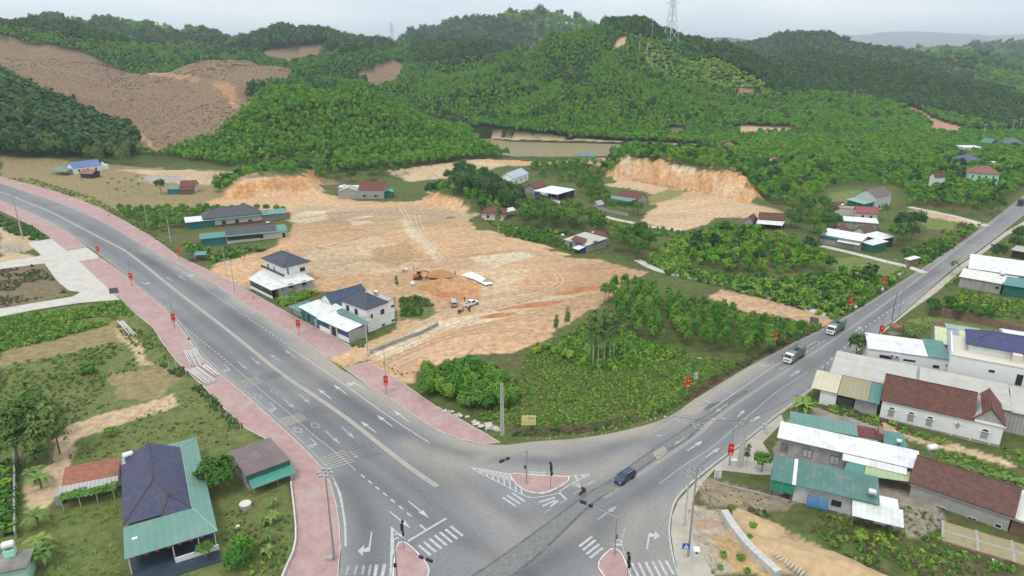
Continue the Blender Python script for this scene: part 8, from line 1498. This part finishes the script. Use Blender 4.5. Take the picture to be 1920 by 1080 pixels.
link_arm('boom', (.3, 0, 1.3), (1.9, 0, 3.2), .2, OG); link_arm('boom_knee', (1.9, 0, 3.2), (3.9, 0, 2.9), .18, OG); link_arm('stick', (3.9, 0, 3.0), (3.0, 0, 1.1), .15, OG); link_arm('ram', (1.2, 0, 1.5), (2.6, 0, 2.9), .07, STEEL); MB().add([(2.6, -.65, 1.1), (3.3, -.65, 1.1), (3.1, -.65, .4), (2.5, -.65, .5), (2.6, .05, 1.1), (3.3, .05, 1.1), (3.1, .05, .4), (2.5, .05, .5)], [(0, 1, 2, 3), (7, 6, 5, 4), (1, 5, 6, 2), (2, 6, 7, 3), (3, 7, 4, 0)]).build('bucket', CHR, ex)
def heap(name, label, px, py, rx, ry, h, m, seed, rz=0.0, cat='heap'):
    x, y = G(px, py); n = 26; rg = np.linspace(0, 1, 7); v = []
    for r_ in rg:
        for k in range(n):
            a = 2*pi*k/n; j = 1+.22*(float(vnoise(np.array(cos(a)*1.7+seed*9.1), np.array(sin(a)*1.7+seed)))-.5)*2; zz = h*(1-r_**1.4)*(1+.35*(float(vnoise(np.array(cos(a)*r_*4+seed), np.array(sin(a)*r_*4+seed*3)))-.5)); v.append((rx*r_*j*cos(a), ry*r_*j*sin(a), zz-.12*r_))
    f = [(i*n+k, i*n+(k+1) % n, (i+1)*n+(k+1) % n, (i+1)*n+k) for i in range(6) for k in range(n)]; me = mesh_from(name, v, [q[::-1] for q in f], m, True); return tag(link(name, me, None, (x, y, gz(x, y)-.05), rz), label, cat)
SO = mat('fresh_soil', (.36, .20, .085), .95, .2, .6, bump=.5, bscale=2); SOR = mat('red_soil', (.38, .17, .075), .95, .22, .6, bump=.5, bscale=2); SND = mat('grey_sand', (.30, .27, .21), .95, .12, 1, bump=.2); TNS = mat('tan_soil', (.43, .30, .165), .95, .2, .6, bump=.5, bscale=1.5)
heap('soil_heap', 'large brown soil heap under the excavator arm', 826, 517, 5.2, 3.2, 2.2, SO, 1); heap('soil_heap', 'brown soil heap in front of the foundation pits', 802, 541, 4.2, 2.6, 1.5, SO, 2); heap('soil_heap', 'long reddish soil heap behind the minivan', 838, 554, 7.5, 2.4, 1.5, SOR, 3, -.35); heap('sand_heap', 'grey sand heap on the edge of the white tarpaulin', 915, 528, 2.7, 2.0, 1.5, SND, 4); heap('rubble_heap', 'small orange rubble heap beside the kerbside poles', 1322, 982, 2.4, 1.6, .6, mat('rubble_soil', (.36, .235, .145), .95, .3, 2, bump=.6, bscale=4, dirt=((.3, .28, .27), .9), dscale=1.5), 5); heap('earth_bank', 'long tan earth bank beside the loose slabs', 1530, 1058, 13, 4.0, 1.6, TNS, 6, -.55, 'earth bank'); heap('earth_bank', 'tan earth bank behind the top of the drain wall', 1412, 980, 5.5, 3.2, 1.2, TNS, 7, -.7, 'earth bank'); heap('soil_heap', 'small dark soil heap on the upper lot', 845, 408, 3.0, 1.6, 1.0, mat('dark_soil', (.22, .13, .09), .95, .2, .6), 8); heap('soil_mound', 'low brown mound across the middle of the lot', 700, 411, 14, 2.5, 1.0, mat('mid_soil', (.34, .23, .13), .95, .2, .5, bump=.4, bscale=2), 9, .05)
for k, (px, py, rx, ry, h, rz) in enumerate([(960,452,9,2,1.3,-.5),(1010,462,7,1.8,1.2,-.4),(915,437,6,1.8,1.2,-.3),(1050,476,6,1.6,1.0,-.3)]): tag(heap('windrow', '', px, py, rx, ry, h, TNS, 20+k, rz, 'mound'), 'low tan windrow of pushed earth along the green edge of the lot', 'mound', 'windrows along the lot edge')
for k, (px, py, rx, ry, h, rz) in enumerate([(1000,572,12,1.6,1.1,.35),(930,592,9,1.5,.9,.35),(1090,545,10,2.0,1.2,.45)]): tag(heap('windrow', '', px, py, rx, ry, h, SOR, 30+k, rz, 'mound'), 'reddish ridge of pushed earth beside the pale dirt track', 'mound', 'ridges beside the dirt track')
TP = mat('white_tarpaulin', (.68, .69, .71), .7, .06, 1, bump=.3, bscale=2); q = [G(a, b_) for a, b_ in ((864,517),(884,511),(912,524),(925,533),(910,536),(893,527))]; z = max(gz(*p) for p in q)+.12; tag(MB().slab([(a, b_, z) for a, b_ in q][::-1], .04).build('tarpaulin', TP), 'white tarpaulin spread on the lot under the sand heap', 'tarpaulin')
x, y = G(774,535); o = thing('cement_drum', 'white steel drum lying beside the excavator', 'drum', (x, y, gz(x, y))); t = MB().lathe([(.3, -.7), (.62, -.55), (.65, .5), (.35, .7)], 14).build('drum', WHT, o, (0, 0, .75)); t.rotation_euler = (pi/2, 0, .5); MB().box(-.6, .6, -.4, .4, 0, .25).build('stand', STEEL, o)
x, y = G(762,511); o = thing('cement_mixer', 'small white cement mixer with a straw shade at the lot edge', 'mixer', (x, y, gz(x, y))); MB().lathe([(.25, 0), (.5, .3), (.5, .7), (.2, 1.0)], 10, (0, 0, .5)).build('drum', WHT, o); MB().box(-.6, .6, -.35, .35, 0, .5).build('frame', STEEL, o); MB().tube((-1.4, 0, 0), (-1.4, 0, 2.0), .03, n=5).build('shade_pole', STEEL, o); MB().lathe([(.7, 0), (.02, .35)], 10, (-1.4, 0, 2.0)).build('shade', mat('straw_shade', (.5, .4, .22), .9, .1), o)
# brush pile along the foot of the cut
rng = np.random.default_rng(77); mb = MB()
A_ = Vector(G(1185,338)); B2 = Vector(G(1272,355))
for k in range(150):
    p = A_.lerp(B2, rng.random())+Vector((rng.normal(0, 1.2), rng.normal(0, 1.2)-1.5)); a = rng.uniform(0, 6.28); l = rng.uniform(1, 2.6); z = rng.uniform(.1, 1.0); mb.tube((p.x, p.y, z), (p.x+cos(a)*l, p.y+sin(a)*l, z+rng.uniform(-.1, .7)), .05, .02, 4)
tag(mb.build('brush_pile', mat('dead_wood', (.16, .13, .11), .95, .2)), 'long pile of dead brushwood at the foot of the cut', 'brushwood', kind='stuff')
# ---------------------------------------------------------------- haze
hz = bpy.data.materials.new('haze'); hz.use_nodes = True; t = hz.node_tree; t.nodes.remove(t.nodes['Principled BSDF']); pv = nd(t, 'ShaderNodeVolumePrincipled'); pv.inputs['Color'].default_value = (.84, .94, 1.0, 1); pv.inputs['Density'].default_value = .00012; pv.inputs['Anisotropy'].default_value = .2; t.links.new(pv.outputs[0], t.nodes['Material Output'].inputs['Volume'])
tag(MB().box(-17000, 17000, -600, 17500, -25, 340).build('haze', hz), 'thin blue-grey haze hanging in the valley air', 'haze', kind='stuff')
